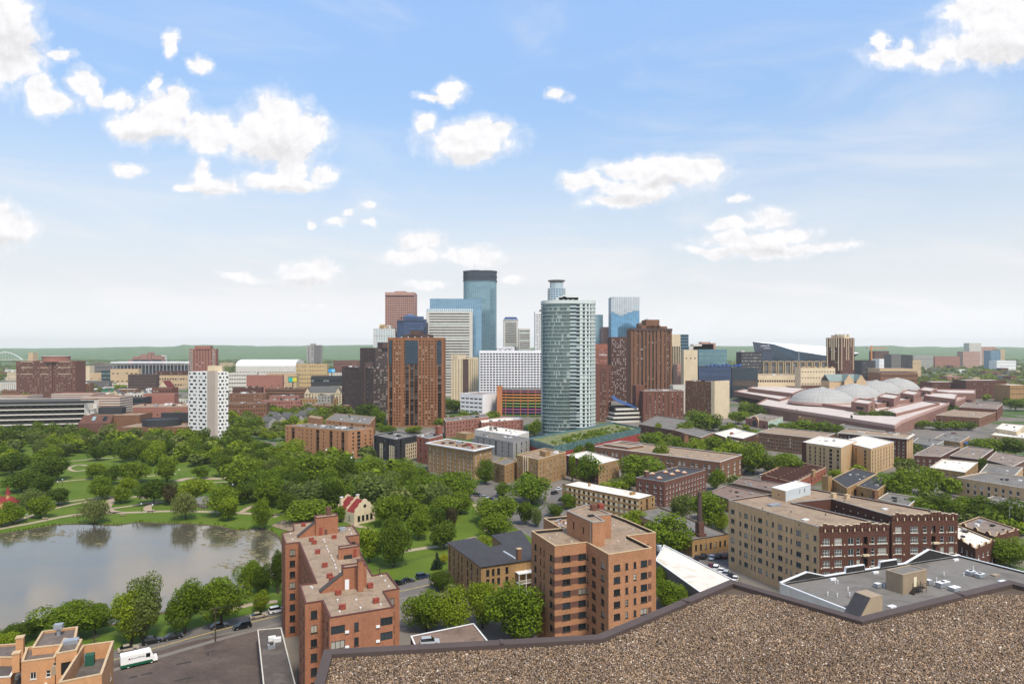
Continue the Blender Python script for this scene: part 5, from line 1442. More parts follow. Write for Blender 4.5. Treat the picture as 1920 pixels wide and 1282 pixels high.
# school
wv = dict(f=3,b=1.2,t=1.1,h=2.0,s='do',ind=1,fr=FRW,g=GL['many'])
r,q,h = mid('school','long brown brick school with tan stepped roof and grouped white windows',(1115,836.5),(1350,866),(1392,852),BR['brown'],RF['tan'],base=908,
 left=dict(wv,c=[((k + .5)/22 + (.006 if k % 2 else -.006),1.6) for k in range(22)]),right=dict(wv,c=[(.12,2.2,'to'),(.36,2.2,'to'),(.64,2.2,'to'),(.88,2.2,'to')]),par=.7,cap=MET['white'])
roofbits(r,q,h - .7,10,13,[CON['tan'],MET['galv']],.7)
r2,q2,h2 = mid('school_wing','projecting left wing of the school with a notched white edged roof',(1132,832),(1178,838),(1206,834),BR['brown'],RF['tan'],h=h + .8,par=.6,cap=MET['white'])
x,y = g(1284,850,2.); t_ = thing('brick_chimney','stout square brown brick chimney standing behind the school','chimney',(x,y,0)); b = MB(); b.box(x,y,0,3.6,3.6,15,BR['brown'],.42); b.obj('shaft',t_); b = MB(); b.box(x,y,15,3.9,3.9,.5,BR['dark'],.42); b.obj('cap',t_)
# six storey cream block in two white roofed wings
wv = dict(f=6,b=1.0,t=1.0,h=1.55,s='so',ind=1,fr=FRD,g=GL['few'])
r,q,h = mid('cream_apartment_block','left wing of the cream six storey apartments with white roof and dark brick corner',(1505,828.5),(1577,839),(1607,826),BR['cream'],RF['white'],h=16.5,
 left=dict(wv,c=[(.04,.9),(.2,1.0),(.34,.9),(.47,.9),(.57,.9),(.74,2.0,'do'),(.92,1.4)]),par=.3,cap=MET['white'])
a,c = q[3],q[0]; band(a,c,-.02,.1,0,h + .05,BR['maroon'],r,'brick_corner',.12)
roofbits(r,q,h - .3,5,14,[MET['galv']],.7)
r,q,h = mid('cream_apartment_block','taller right wing of the cream six storey apartments with white roof',(1577,827),(1633,841),(1676,828),BR['cream'],RF['white'],base=891,
 left=dict(wv,c=[(.2,1.1),(.37,1.0),(.52,1.0),(.82,2.2,'do')]),right=dict(wv,c=[(.07,1.1),(.18,1.1),(.30,1.1),(.42,1.1),(.55,1.1),(.67,1.1),(.80,1.1),(.92,1.1)]),par=.3,cap=MET['white'])
# maroon and cream block with a pale heavy cornice
r,q,h = mid('corniced_block','dark brick block with deep pale cornice and a cream end wall, behind the cream apartments',(1572.5,810),(1700,821),(1712,813),BR['maroon'],RF['tan'],base=868,
 left=dict(wv,c=16,w=1.0,fr=FRW),right=dict(wv,f=6,wall=BR['cream'],c=[(.3,1.0),(.7,1.0)]),par=.5,cap=CON['light'])
m = MB(); o2 = inset(q,-1.2)
for i in (0,3): m.boxv([(p[0],p[1],h - .7) for p in (q[i],q[(i + 1) % 4],o2[(i + 1) % 4],o2[i])][::-1] + [(p[0],p[1],h - .2) for p in (q[i],q[(i + 1) % 4],o2[(i + 1) % 4],o2[i])][::-1],CON['light'],True)
m.obj('cornice',r)
roofbits(r,q,h - .5,6,15,[CON['light'],MET['galv']])
# brown long block on the left of it
r,q,h = mid('brown_long_block','long brown four storey block left of the cream apartments with a thin white roof edge',(1422,810),(1541,822.5),(1566,812),BR['brown'],RF['tan'],h=12.5,
 left=dict(wv,f=4,c=22,w=1.1,fr=FRC),right=dict(wv,f=4,c=4,w=1.0),par=.4,cap=MET['white'])
r,q,h = mid('white_flat_roof','broad low block with a dazzling white roof and small dark hatch, beyond the school car park',(1338,812),(1385,828),(1425,816),BR['brown'],RF['white'],h=6,left=dict(wv,f=2,c=5,w=1),right=dict(wv,f=2,c=5,w=1),par=.3,cap=MET['white'])
roofbits(r,q,h - .3,5,16,[MET['dark'],MET['rustred']])
r,q,h = mid('brown_low_block','low brown block in front of the white flat roof',(1363,817),(1393,822),(1422,812),BR['dark'],RF['white'],h=8,left=dict(wv,f=2,c=3,w=1),right=dict(wv,f=2,c=4,w=1),par=.3,cap=MET['white'])
r,q,h = mid('brown_low_block','low brown building left of the school chimney among trees',(1265,806),(1314,820),(1338,811),BR['brown'],RF['grey'],h=8,left=dict(wv,f=2,c=6,w=1),right=dict(wv,f=2,c=3,w=1.4),par=.4,cap=CON['light'])
r,q,h = mid('curved_brick_hall','low brown brick hall with grey stepped roof at the foot of the red brick slab',(1198,795),(1262,806),(1290,787),BR['dark'],RF['grey'],h=8,left=dict(wv,f=2,c=4,w=2),par=.5,cap=CON['grey'])
# red brick hall with saw-tooth skylights
r,q,h = mid('sawtooth_hall','long red brick hall with rows of sawtooth skylights on its roof',(1427,889),(1491,905),(1549,876),BR['red'],RF['brown'],h=6,left=dict(wv,f=1,c=8,w=1.3),right=dict(wv,f=1,c=9,w=1.3),par=.6,cap=CON['tan'])
for k in range(9):
 for s in (.3,.72):
  a = lerp(q[0],q[1],(k + .5)/9.5); c = lerp(q[3],q[2],(k + .5)/9.5); p = lerp(a,c,s); yw = yawof(q[0],q[1]); z = h - .6; b = MB()
  cx_,sx_ = math.cos(yw),math.sin(yw); w2,d2 = 1.1,.17*math.hypot(c[0] - a[0],c[1] - a[1])
  T2 = lambda u,v,zz: (p[0] + u*cx_ - v*sx_,p[1] + u*sx_ + v*cx_,zz)
  b.boxv([T2(-w2,-d2,z),T2(w2,-d2,z),T2(w2,d2,z),T2(-w2,d2,z),T2(-w2,-d2,z + 1.3),T2(w2,-d2,z + .1),T2(w2,d2,z + .1),T2(-w2,d2,z + 1.3)],BR['dark']); b.m[-1] = b.mi(MET['galv'])
  b.obj('sawtooth_skylight',r)
chimney(r,1525,893,h - .6,1.4,3.5,BR['tan'])
# low roofs round the courtyard building
LOWS = [
 ('low_flat_roof','left black low roof between the sawtooth hall and the courtyard building',[(1559,897),(1588,915),(1645,887),(1602,877)],7,'tan','black','tan'),
 ('low_flat_roof','right black low roof with a tan party wall',[(1606,910),(1645,919),(1668,903),(1640,890)],7,'tan','black','tan'),
 ('low_flat_roof','brown low roof left of the courtyard building, farther one',[(1373,905),(1450,921),(1478,908),(1390,895)],6,'brown','brown','grey'),
 ('low_flat_roof','brown low roof left of the courtyard building, nearer one',[(1330,922),(1400,948),(1450,928),(1362,909)],6,'brown','brown','grey'),
 ('low_flat_roof','pale low roof behind the courtyard building beside a brick chimney',[(1646,935),(1705,948),(1722,932),(1665,923)],7,'tan','grey','light'),
 ('white_roofed_house','square tan house with a bright white roof and stained corner',[(1743,876),(1810,885.5),(1834,866),(1767,860)],7.6,'tan','white','light'),
 ('low_brick_flats','first of the brown flat roofed brick houses, left one',[(1714,853),(1763,856),(1799,838),(1751,833)],8,'maroon','gravel','light'),
 ('low_brick_flats','second of the brown flat roofed brick houses, in the middle',[(1781,854),(1836,861),(1863,842),(1815,836)],8,'maroon','gravel','light'),
 ('low_brick_flats','third of the brown flat roofed brick houses, at the right edge',[(1851,862),(1900,874),(1935,857),(1868,846)],8,'dark','gravel','light'),
 ('low_brick_flats','pale roofed house with a square roof box before the third brown roof',[(1836,886),(1899,896),(1918,876),(1851,869)],8,'cream','grey','light'),
 ('two_row_block','long cream block with two rows of dark windows at the right edge',[(1794,894.5),(1978,924),(2010,905),(1850,884)],9.0,'cream','grey','light'),
 ('low_flat_roof','long pale low roof in front of the two row cream block',[(1836,938),(1965,968),(1990,952),(1862,930)],4.5,'tan','grey','light'),
 ('corner_shops','brick corner shops with white roof and rounded parapet crests',[(1780,1000),(1829,1028),(1866,1013),(1797,985)],9.0,'maroon','white','tan'),
 ('corner_shops','brick shops with a brown roof behind the white roofed corner',[(1797,982),(1864,1005),(1911,992),(1836,968)],9.5,'maroon','gravel','tan'),
 ('white_roofed_house','pale flat roof cut by the right edge behind the brick shops',[(1880,960),(1960,985),(2010,965),(1920,948)],4,'cream','white','light'),
 ('low_store','long grey roofed store with a blue awning in the car park',[(1752,822),(1800,829),(1818,818),(1772,811)],5,'tan','grey','light'),
 ('low_store','low flat store left of the blue awning',[(1710,829),(1752,836),(1770,826),(1722,820)],5,'grey','grey','light'),
 ('low_store','pale store with a dark stair opening on its roof at the right edge',[(1866,803),(1906,809),(1922,797),(1880,793)],7,'beige','white','light'),
 ('low_store','low yellow fronted store roof at the right edge',[(1858,815),(1930,822),(1945,812),(1870,808)],4,'yellow','white','light'),
 ('brick_hall','long dusty pink brick hall behind the loading yard',[(1799,763),(1869,767),(1880,757),(1812,754)],12,'darkred','gravel','light'),
 ('brick_hall','wide tan brick hall with rooftop plant, before the dusty pink hall',[(1755,778),(1836,783),(1868,772),(1790,767)],9,'brown','tan','light'),
 ('concert_house','pale low building with a wide roof terrace behind the corniced block',[(1560,800),(1660,807),(1690,795),(1600,790)],7,'beige','grey','light'),
]
for i,(nm,lab,P,h,wl_,rf,cp) in enumerate(LOWS):
 Q = ccw([g(px,py,h) for px,py in P])
 n0 = min(range(4),key=lambda k: Q[k][1]); Q = Q[n0:] + Q[:n0]
 wm = BR.get(wl_) or CON[wl_]
 yd = Q[0][1]
 if nm == 'two_row_block': sp = dict(f=2,b=1.2,t=1.2,h=1.9,pitch=3.1,w=1.4,s='so',ind=1,fr=FRW,g=GL['std'])
 elif nm in ('corner_shops','white_roofed_house','low_brick_flats'): sp = dict(f=2,b=1.2,t=1.0,h=1.6,pitch=3.6,w=1.0,s='so',ind=1,fr=FRW,g=GL['std'])
 else: sp = dict(f=1,b=1.2,t=1.2,h=1.6,pitch=5,w=1.4,s='s',ind=1,fr=FRD)
 r = bld(nm,lab,'building',Q,h - .4,wm,RF[rf],{'*': sp},par=.4,cap=CON.get(cp) or MET['white'])
 roofbits(r,Q,h - .4,4,40 + i,None,.7)
 if nm == 'corner_shops':                         # round crests on the parapet
  for e in (0,3,1):
   a,c = Q[e],Q[(e + 1) % 4]
   if (c[1] - a[1])*a[0] - (c[0] - a[0])*a[1] >= 0: continue
   yw = yawof(a,c); L = math.hypot(c[0] - a[0],c[1] - a[1])
   for k in range(max(2,int(L/5))):
    p = lerp(a,c,(k + .5)/max(2,int(L/5))); m = MB()
    pts = [(math.cos(t)*1.0,math.sin(t)*1.0) for t in [math.pi*s/8 for s in range(9)]]
    P3 = lambda u,d,z: (p[0] + math.cos(yw)*u - math.sin(yw)*d,p[1] + math.sin(yw)*u + math.cos(yw)*d,z)
    m.poly([P3(u,-.12,h + z) for u,z in pts],BR['maroon']); m.poly([P3(u,.3,h + z) for u,z in reversed(pts)],BR['maroon'])
    for s in range(8): m.poly([P3(pts[s][0],-.16,h + pts[s][1]),P3(pts[s + 1][0],-.16,h + pts[s + 1][1]),P3(pts[s + 1][0],.34,h + pts[s + 1][1]),P3(pts[s][0],.34,h + pts[s][1])],CON['tan'])
    m.obj('parapet_crest',r)
 if 'blue awning' in lab:
  m = MB(); a,c = Q[0],Q[1]; p = lerp(a,c,.5); m.box(p[0],p[1] - 2,2.6,14,3.5,.4,M('awning_blue','2b4a86',.7,.1,1,.05),yawof(a,c)); m.obj('awning',r)
Q = ccw([g(px,py,9) for px,py in [(1541,893),(1553,895),(1560,893),(1549,891)]])
t_ = bld('chimney_stump','broad tan brick chimney stump behind the courtyard building','chimney',Q,9,BR['tan'],RF['tar'],{},par=.2)
# ---- house in the park with red roof and curved gables
def park_house():
 z = 0; cx_,cy_ = g(668,975); phi = R(46)
 t_ = thing('park_pavilion','cream park house with curved white gables and a red roof','house',(cx_,cy_,0))
 c,s = math.cos(phi),math.sin(phi)
 def T(a,b,zz): return (cx_ + a*c - b*s,cy_ + a*s + b*c,zz)
 w,d,h = 10.5,13.0,5.0                      # the main gable faces right-front
 WALL = CON['beige']; RED = M('roof_red_tile','7c302e',.7,.12,1,.12,6)
 def gable(B,x0,y,hh,ww,mat,back=False):
  prof = [(-1,0),(-1,.06),(-.92,.10),(-.90,.32),(-.74,.40),(-.60,.52),(-.50,.74),(-.30,.80),(-.18,1.0),(0,1.08),(.18,1.0),(.30,.80),(.50,.74),(.60,.52),(.74,.40),(.90,.32),(.92,.10),(1,.06),(1,0)]
  return [(x0 + u*ww/2,y,h + v*hh) for u,v in prof]
 # front wall with four arched windows
 W_ = MB(); J = MB()
 a,b2 = T(-w/2,-d/2,0)[:2],T(w/2,-d/2,0)[:2]
 facade(W_,t_,a,b2,0,h,WALL,dict(f=1,b=.6,t=.9,h=2.3,s='so',ind=1,fr=FRD,g=GL['few'],c=[(.22,1.3),(.42,1.3),(.62,1.3),(.82,1.3)]),J)
 for (p,q) in ((T(w/2,-d/2,0),T(w/2,d/2,0)),(T(w/2,d/2,0),T(-w/2,d/2,0))):
  W_.poly([(p[0],p[1],0),(q[0],q[1],0),(q[0],q[1],h),(p[0],p[1],h)],WALL)
 p,q = T(-w/2,d/2,0)[:2],T(-w/2,-d/2,0)[:2]
 facade(W_,t_,p,q,0,h,WALL,dict(f=1,b=.6,t=.9,h=2.0,s='so',ind=1,fr=FRD,g=GL['few'],c=[(.3,1.2),(.7,1.2)]),J)
 W_.obj('wall',t_)
 for yy,nm in ((-d/2,'front'),(-.3,'middle'),(d/2,'rear')):
  G = MB(); pr = gable(G,0,yy,5.0,w,WALL)
  n = len(pr)
  G.poly([T(x,y,zz) for x,y,zz in pr],WALL); G.poly([T(x,y + .4,zz) for x,y,zz in reversed(pr)],WALL)
  E = MB()
  for i in range(n - 1):
   (x0,y0,z0),(x1,y1,z1) = pr[i],pr[i + 1]
   E.boxv([T(x0,y0 - .12,z0),T(x1,y1 - .12,z1),T(x1,y1 + .52,z1),T(x0,y0 + .52,z0),T(x0,y0 - .12,z0 + .28),T(x1,y1 - .12,z1 + .28),T(x1,y1 + .52,z1 + .28),T(x0,y0 + .52,z0 + .28)],MET['white'],True)
  gb = G.obj('gable',t_); E.obj('gable_coping',gb); gb.children[0].location = (0,0,0)
 # round window in the front gable
 O = MB(); n = 14; rr_ = .75
 O.poly([T(rr_*math.cos(6.283*i/n),-d/2 - .06,h + 2.3 + rr_*math.sin(6.283*i/n)) for i in range(n)],GL['hole'])
 O.obj('round_window',t_)
 Rf = MB()
 for (y0,y1) in ((-d/2 + .35,-.25),(.15,d/2 - .05)):
  for sgn in (-1,1):
   Rf.poly([T(sgn*w/2,y0,h - .1),T(sgn*w/2,y1,h - .1),T(0,y1,h + 4.6),T(0,y0,h + 4.6)][::(1 if sgn > 0 else -1)],RED)
 Rf.obj('roof',t_)
 for (xx,yy) in ((-4.0,d/2 - 1.2),(3.6,d/2 - 2)):
  C_ = MB(); p = T(xx,yy,0); C_.box(p[0],p[1],h + .5,1.1,1.1,4.3,WALL,phi); C_.box(p[0],p[1],h + 4.8,1.3,1.3,.2,MET['white'],phi); C_.obj('chimney',t_)
 BUILT.append([T(-w/2,-d/2,0)[:2],T(w/2,-d/2,0)[:2],T(w/2,d/2,0)[:2],T(-w/2,d/2,0)[:2]])
park_house()
# turret of the red roofed shelter at the left edge
x,y = g(12,952); t_ = thing('park_shelter','red roofed shelter with a pointed turret at the left edge of the park','shelter',(x,y,0))
RED = MATS['roof_red_tile']; b = MB()
b.box(x,y,0,9,6,2.8,BR['peach'],.2); b.obj('wall',t_)
b = MB(); c4 = [(x - 5.4,y - 3.6),(x + 5.4,y - 2.4),(x + 4.8,y + 4),(x - 6,y + 2.8)]
for i in range(4):
 b.poly([(*c4[i],2.8),(*c4[(i + 1) % 4],2.8),(x + (2.6 if i in (0,1) else -2.6)*(1 if i != 0 else 1),y,5.4),(x + (2.6 if i in (3,0) else 2.6)*(-1 if i in (0,3) else 1),y,5.4)] if i in (0,2) else [(*c4[i],2.8),(*c4[(i + 1) % 4],2.8),(x + (2.6 if i == 1 else -2.6),y,5.4)],RED)
b.obj('roof',t_)
b = MB(); b.lathe(x + 1.0,y - .4,[(.8,2.0),(.8,6.2),(1.1,6.4),(1.0,6.8),(.05,10.2)],BR['peach'],10); b.obj('turret',t_)
b = MB(); b.lathe(x + 1.0,y - .4,[(1.15,6.6),(.9,7.3),(.05,10.3)],RED,10); b.obj('spire',t_)
# timber deck at the end of the pond
dk = [g(px,py) for px,py in [(507,986),(552,999),(575,985),(535,977)]]
t_ = thing('timber_deck','weathered timber deck stepping down to the end of the pond','deck',(*dk[0],0))
DECK = M('timber_grey','93826d',.9,.15,.8,.15)
for k in range(11):
 a,c = lerp(dk[0],dk[3],k/11),lerp(dk[1],dk[2],k/11); a2,c2 = lerp(dk[0],dk[3],(k + .9)/11),lerp(dk[1],dk[2],(k + .9)/11); z = .25 + .06*k
 m = MB(); m.boxv([(*p,z - .12) for p in (a,c,c2,a2)] + [(*p,z) for p in (a,c,c2,a2)],DECK); m.obj('plank',t_)
# white tent-like monument by the college hall and kiosk plaza stay in the far list
# ================================================================ towers and the city beyond
def twr(name,label,xl,xn,xr,top,Y,wall,phi=4,dl=None,dr=None,roof=None,left=None,right=None,base=0.,cat='tower',pents=(),par=.8,cap=None,h=None,keep=True,root=None,wname='wall'):
 if math.tan(R(phi)) <= (CX - xn)/F + .02 and dl is None: xn,dl = xl,18
 elif dl is not None and math.tan(R(phi)) <= (CX - xn)/F: xn = xl
 q = rectY(xl,xn,xr,Y,phi,dl,dr)
 hh = h if h is not None else zat(top,Y)
 f = {}
 if right: f[0] = right
 if left: f[3] = left
 if left and xn == xl: f[1] = left
 r = bld(name,label,cat,q,hh - par,wall,roof or RF['gravel'],f,z0=base,par=par,cap=cap,keep=keep,root=root,wname=wname)
 for P in pents:                                   # (u0,u1,v0,v1,height,material) in fractions of the roof
  u0,u1,v0,v1,ph,mt = P[:6]
  bl = lambda u,v: lerp(lerp(q[0],q[1],u),lerp(q[3],q[2],u),v)
  pq = [bl(u0,v0),bl(u1,v0),bl(u1,v1),bl(u0,v1)]
  m = MB(); m.prism(pq,hh - par - .1,hh - par + ph,mt,RF['gravel']); m.obj('penthouse',r)
 return r,q,hh
cur = lambda G,n,c,**k: dict(cur=G,f=n,c=c,**k)
CG = {'teal': glass('curtain_teal','7d9ea6','8aa9b0',.5,.12,0,.5),'blue': glass('curtain_blue','7c9fb2','87a9bb',.5,.10,0,.55),'navy': glass('curtain_navy','47597a','4f6284',.5,.12,0,.5),
  'pale': glass('curtain_pale','a9bcc0','bccbd0',.5,.12,0,.6),'sky': glass('curtain_sky','6f9fbd','78a8c5',.4,.08,0,.7),'silver': glass('curtain_silver','b4bcbe','c0c6c8',.5,.14,0,.6),
  'green': glass('curtain_green','6d8c85','8aa69d',.35,.10,0,.4),'dark': glass('curtain_dark','31424f','3a4d5a',.4,.10,0,.55),'smoke': glass('curtain_smoke','4a4038','5d5148',.4,.12,0,.3)}
MUL = M('mullion_teal','6b8b92',.4,.05,1,0,metal=.4); MUB = M('mullion_blue','6f8fa3',.4,.05,1,0,metal=.4); MUW = M('mullion_white','d7dcd9',.5,.05,1,0); MUD = M('mullion_dark','39434a',.4,.05,1,0,metal=.3)
TEAL_D = M('crown_dark','4a525a',.5,.1,.05,0)
# --- round-ended glass apartment tower on its podium
def glass_tower():
 Y = 566.0; h = zat(561,Y)
 xL,xR = atY(1017,Y)[0],atY(1118,Y + 8)[0]
 w = xR - xL; cx_ = (xL + xR)/2; cy_ = Y + 15
 t_ = thing('glass_apartment_tower','tall pale green glass apartment tower with curved front and white balconies','tower',(cx_,cy_,0))
 # bowed plan: flat-curved left glass front, rounded right
 pts = []
 a = w/2
 for k in range(33):
  th = math.pi*(1.0 + k/32)
  ex = .62
  x = a*math.copysign(abs(math.cos(th)) ** ex,math.cos(th)); y = 15*math.copysign(abs(math.sin(th)) ** .8,math.sin(th))
  pts.append((cx_ + x,cy_ + y))
 back = [(cx_ + a,cy_ + 12),(cx_ - a,cy_ + 12)]
 nf = 36; ch = (h - 3.5)/nf
 GP,SL,MLM,WH = MB(),MB(),MB(),MB()
 GREEN = glass('tower_glass_green','5a6a64','9aa59c',.12,.08,0,.25)
 WHT = M('tower_white_panel','c3cac3',.6,.06,.1,.03)
 outl = pts + back
 ins_ = inset(outl,1.1)
 core = ins_
 n = len(pts)
 for i in range(nf):
  z = i*ch
  # slab edges all round, standing proud of the glass
  o = inset(outl,-.25)
  for j in range(n - 1):
   SL.poly([(*o[j],z),(*o[j + 1],z),(*o[j + 1],z + .28),(*o[j],z + .28)],WHT)
   SL.poly([(*o[j],z + .28),(*o[j + 1],z + .28),(*ins_[j + 1],z + .28),(*ins_[j],z + .28)],WHT)
   SL.poly([(*ins_[j],z),(*ins_[j + 1],z),(*o[j + 1],z),(*o[j],z)],WHT)
  for j in range(n - 1):
   px = CX + (pts[j][0] + pts[j + 1][0])/2/((pts[j][1] + pts[j + 1][1])/2)*F
   z0,z1 = z + .28,z + ch
   if px < 1066:
    A,B = inset(outl,.05)[j:j + 2] if False else (lerp(outl[j],ins_[j],.12),lerp(outl[j + 1],ins_[j + 1],.12))
    if j < 3: A,B = ins_[j],ins_[j + 1]
    m_ = lerp(A,B,.5)
    GP.poly([(*A,z0),(*m_,z0),(*m_,z1),(*A,z1)],GREEN); GP.poly([(*m_,z0),(*B,z0),(*B,z1),(*m_,z1)],GREEN)
    yw = yawof(A,B)
    for q in (A,m_): MLM.box(q[0],q[1] - .06,z0,.13,.18,z1 - z0,MUL,yw,bottom=False)
   elif px < 1080:                              # recessed balconies with rails
    A,B = ins_[j],ins_[j + 1]
    GP.poly([(*A,z0),(*B,z0),(*B,z1),(*A,z1)],GREEN)
    p0,p1 = lerp(outl[j],ins_[j],.05),lerp(outl[j + 1],ins_[j + 1],.05)
    MLM.poly([(*p0,z0),(*p1,z0),(*p1,z0 + 1.0),(*p0,z0 + 1.0)],CG['pale'])
   else:                                        # white panels with paired dark windows
    A,B = lerp(outl[j],ins_[j],.1),lerp(outl[j + 1],ins_[j + 1],.1)
    if j % 2 == 0:
     WH.poly([(*A,z0),(*B,z0),(*B,z1),(*A,z1)],WHT)
    else:
     A2,B2 = lerp(outl[j],ins_[j],.45),lerp(outl[j + 1],ins_[j + 1],.45)
     GP.poly([(*A2,z0 + .3),(*B2,z0 + .3),(*B2,z1 - .5),(*A2,z1 - .5)],GL['tealdark'])
     WH.poly([(*A,z0),(*B,z0),(*B,z0 + .3),(*A,z0 + .3)],WHT); WH.poly([(*A,z1 - .5),(*B,z1 - .5),(*B,z1),(*A,z1)],WHT)
     WH.poly([(*A,z0),(*A,z1),(*A2,z1),(*A2,z0)],WHT); WH.poly([(*B,z0),(*B2,z0),(*B2,z1),(*B,z1)],WHT)
 GP.obj('pane',t_,kind='stuff'); SL.obj('floor_slab',t_,kind='stuff'); MLM.obj('mullion',t_,kind='stuff'); WH.obj('wall_panel',t_,kind='stuff')
 m = MB(); m.prism(inset(outl,1.3),0,h - 4.4,WHT); m.poly([(*outl[n - 1],0),(*outl[n],0),(*outl[n],h - 4),(*outl[n - 1],h - 4)],WHT); m.poly([(*outl[n],0),(*outl[n + 1],0),(*outl[n + 1],h - 4),(*outl[n],h - 4)],WHT); m.obj('core',t_)
 m = MB(); o = inset(outl,-.2); m.prism(o,h - 3.5,h - .6,WHT,RF['white']); m.obj('parapet',t_)
 for (px0,px1,dz) in ((1043,1090,3.0),(1055,1085,5.0),(1048,1062,3.8)):
  m = MB(); xa,xb = atY(px0,Y + 8)[0],atY(px1,Y + 8)[0]; m.box((xa + xb)/2,Y + 15,h - .7,xb - xa,8,dz,WHT); m.obj('penthouse',t_)
 for k in range(5):
  x = atY(1040 + k*9,Y)[0]; m = MB(); m.box(x,Y + 9,h - .6,1.5,1.5,1.2,MET['galv']); m.obj('roof_unit',t_)
 BUILT.append(outl)
 # podium: red base, green glass screen, garden on top
 q = quad3((990,821),(1039,836),(1201,801),11.0)
 REDP = M('podium_red','93423c',.85,.08,.3,.06)
 p_ = bld('tower_podium','long podium of red base wall and green glass screen under the glass tower','building',q,5.8,REDP,M('roof_garden','6f7a4c',.95,.3,.2,.3,1.2,0,hue='8a6f52'),{},par=.2,keep=True)
 S = {'glass': MB(),'spandrel': MB(),'mullion': MB()}
 for e,nn in ((0,60),(3,20)):
  a,c = q[e],q[(e + 1) % 4]; curtain(p_,a,c,6.1,11.0,dict(cur=CG['green'],f=3,c=nn,bm=MUL,bh=.15,mm=MUL,mw=.15,gc=nn),S)
 for e in (1,2):
  a,c = q[e],q[(e + 1) % 4]; S['spandrel'].poly([(*a,6),(*c,6),(*c,11),(*a,11)],MUL)
 for k,B in S.items(): B.obj('pane' if k == 'glass' else k,p_,kind='stuff')
 m = MB(); m.poly([(*p,9.6) for p in inset(q,.3)],M('roof_garden_top','66704a',.95,.35,.2,.3,1.2,0,hue='a08566')); m.obj('roof_garden',p_)
 rr = random.Random(9); sh = MB(); vv = []
 for k in range(170):
  a = lerp(lerp(q[0],q[1],rr.uniform(.04,.96)),lerp(q[3],q[2],rr.uniform(.04,.96)),rr.uniform(.06,.6))
  if inpoly(a[0],a[1],inset(outl,-2)): continue
  vv.append(crown_arrays(700 + k,'round',5,60,.12)*np.array([3.2,3.2,2.2])*rr.uniform(.5,1.1) + np.array([a[0] - p_.location.x,a[1] - p_.location.y,9.6]))
 o = bpy.data.objects.new('shrubbery',quads_mesh('shrubbery',np.concatenate(vv),[LEAF['mid']])); COL.objects.link(o); o.parent = p_; o['kind'] = 'stuff'
glass_tower()
# --- white tower with the checkered windows
Yc = 552.0; hc = zat(697,Yc)
CHK = M('checker_white','d9d6d0',.8,.05,.1,.04)
def checker(L,n=19):
 return None
qc_ = rectY(353,402,428,Yc,24)
qc_ = [atY(404,Yc),atY(428,Yc + 6),atY(402,Yc + 24),atY(353,Yc + 10)]
t_ = thing('checkered_tower','white tower with scattered checkered windows and a beige corner shaft','tower',(qc_[0][0],Yc + 10,0))
BUILT.append(qc_)
W_,J_ = MB(),MB()
nfl = 19
for (a,c,ncol) in ((qc_[3],lerp(qc_[3],qc_[0],.70),4),(lerp(qc_[0],qc_[1],.18),qc_[1],3)):
 L = math.hypot(c[0] - a[0],c[1] - a[1]); yw = yawof(a,c)
 fh = hc/nfl
 for i in range(nfl):
  pts_ = []
  for k in range(ncol):
   off = .25 if i % 2 else -.1
   u = (k + .5 + (off - .08))/ncol
   w_ = L/ncol*(.66 if (k + i) % 2 else .32)
   pts_.append((min(.95,max(.05,u)),w_))
  facade(W_,t_,a,c,i*fh,(i + 1)*fh,CHK,dict(f=1,b=0,t=0,h=fh*.52,s='d' ,c=pts_,m=.2,rec=.25,fr=FRD,g=GL['few'],lift=.4),J_)
for a,c in ((qc_[1],qc_[2]),(qc_[2],qc_[3])):
 W_.poly([(*a,0),(*c,0),(*c,hc),(*a,hc)],CHK)
W_.poly([(*p,hc) for p in qc_],RF['white'])
W_.obj('wall',t_); J_.obj('window',t_,kind='stuff')
m = MB(); a,b2,c = lerp(qc_[3],qc_[0],.70),qc_[0],lerp(qc_[0],qc_[1],.18)
mm = lerp(lerp(qc_[3],qc_[0],.70),c,.5)
m.prism([a,(b2[0],b2[1] - .6),c,lerp(b2,qc_[2],.3)],0,hc + .6,M('shaft_beige','b7a698',.85,.06,.1,.04),RF['gravel']); m.obj('corner_shaft',t_)
m = MB(); p = lerp(qc_[0],qc_[2],.45); m.box(p[0] + 1,p[1],hc,11,10,4.6,CON['beige'],.2); m.obj('penthouse',t_)
# --- tall brown brick and glass tower
Yb = 652.0
wv = dict(f=29,b=1.5,t=1.2,h=1.7,s='g',rec=.3,g=GL['std'])
r,q,h = twr('brown_apartment_tower','tall orange brown brick tower with dark balcony shafts and glazed upper storeys',727,729,832,633,Yb,BR['towerb'],phi=1.5,dl=26,
 right=dict(wv,c=[(.055,3.0,'balc',0,1.2),(.115,1.3),(.165,1.4),(.215,1.2),(.29,1.5),(.345,3.4,'balc',0,1.3),(.43,3.6,'balc',0,1.3),(.505,3.4,'balc',0,1.3),(.575,1.5),(.635,1.3),(.685,1.2),(.74,1.5),(.79,1.3),(.855,1.3),(.925,3.6,'balc',0,1.2)]),
 left=dict(wv,c=[(.25,2,'balc',0,1.2),(.5,1.3),(.8,1.3)]),par=1.0)
a,c = q[0],q[1]
for u0,u1 in ((.02,.075),(.31,.54),(.88,.96)):
 W_,S = MB(),{'glass': MB(),'spandrel': MB(),'mullion': MB()}
 p0,p1 = lerp(a,c,u0),lerp(a,c,u1)
 curtain(r,(p0[0],p0[1] - .35),(p1[0],p1[1] - .35),h - 25,h - 3,dict(cur=CG['dark'],f=8,c=max(2,int((u1 - u0)*30)),bm=MUD,bh=.35,mm=MUD,mw=.25),S)
 for k,B in S.items(): B.obj('upper_' + k,r)
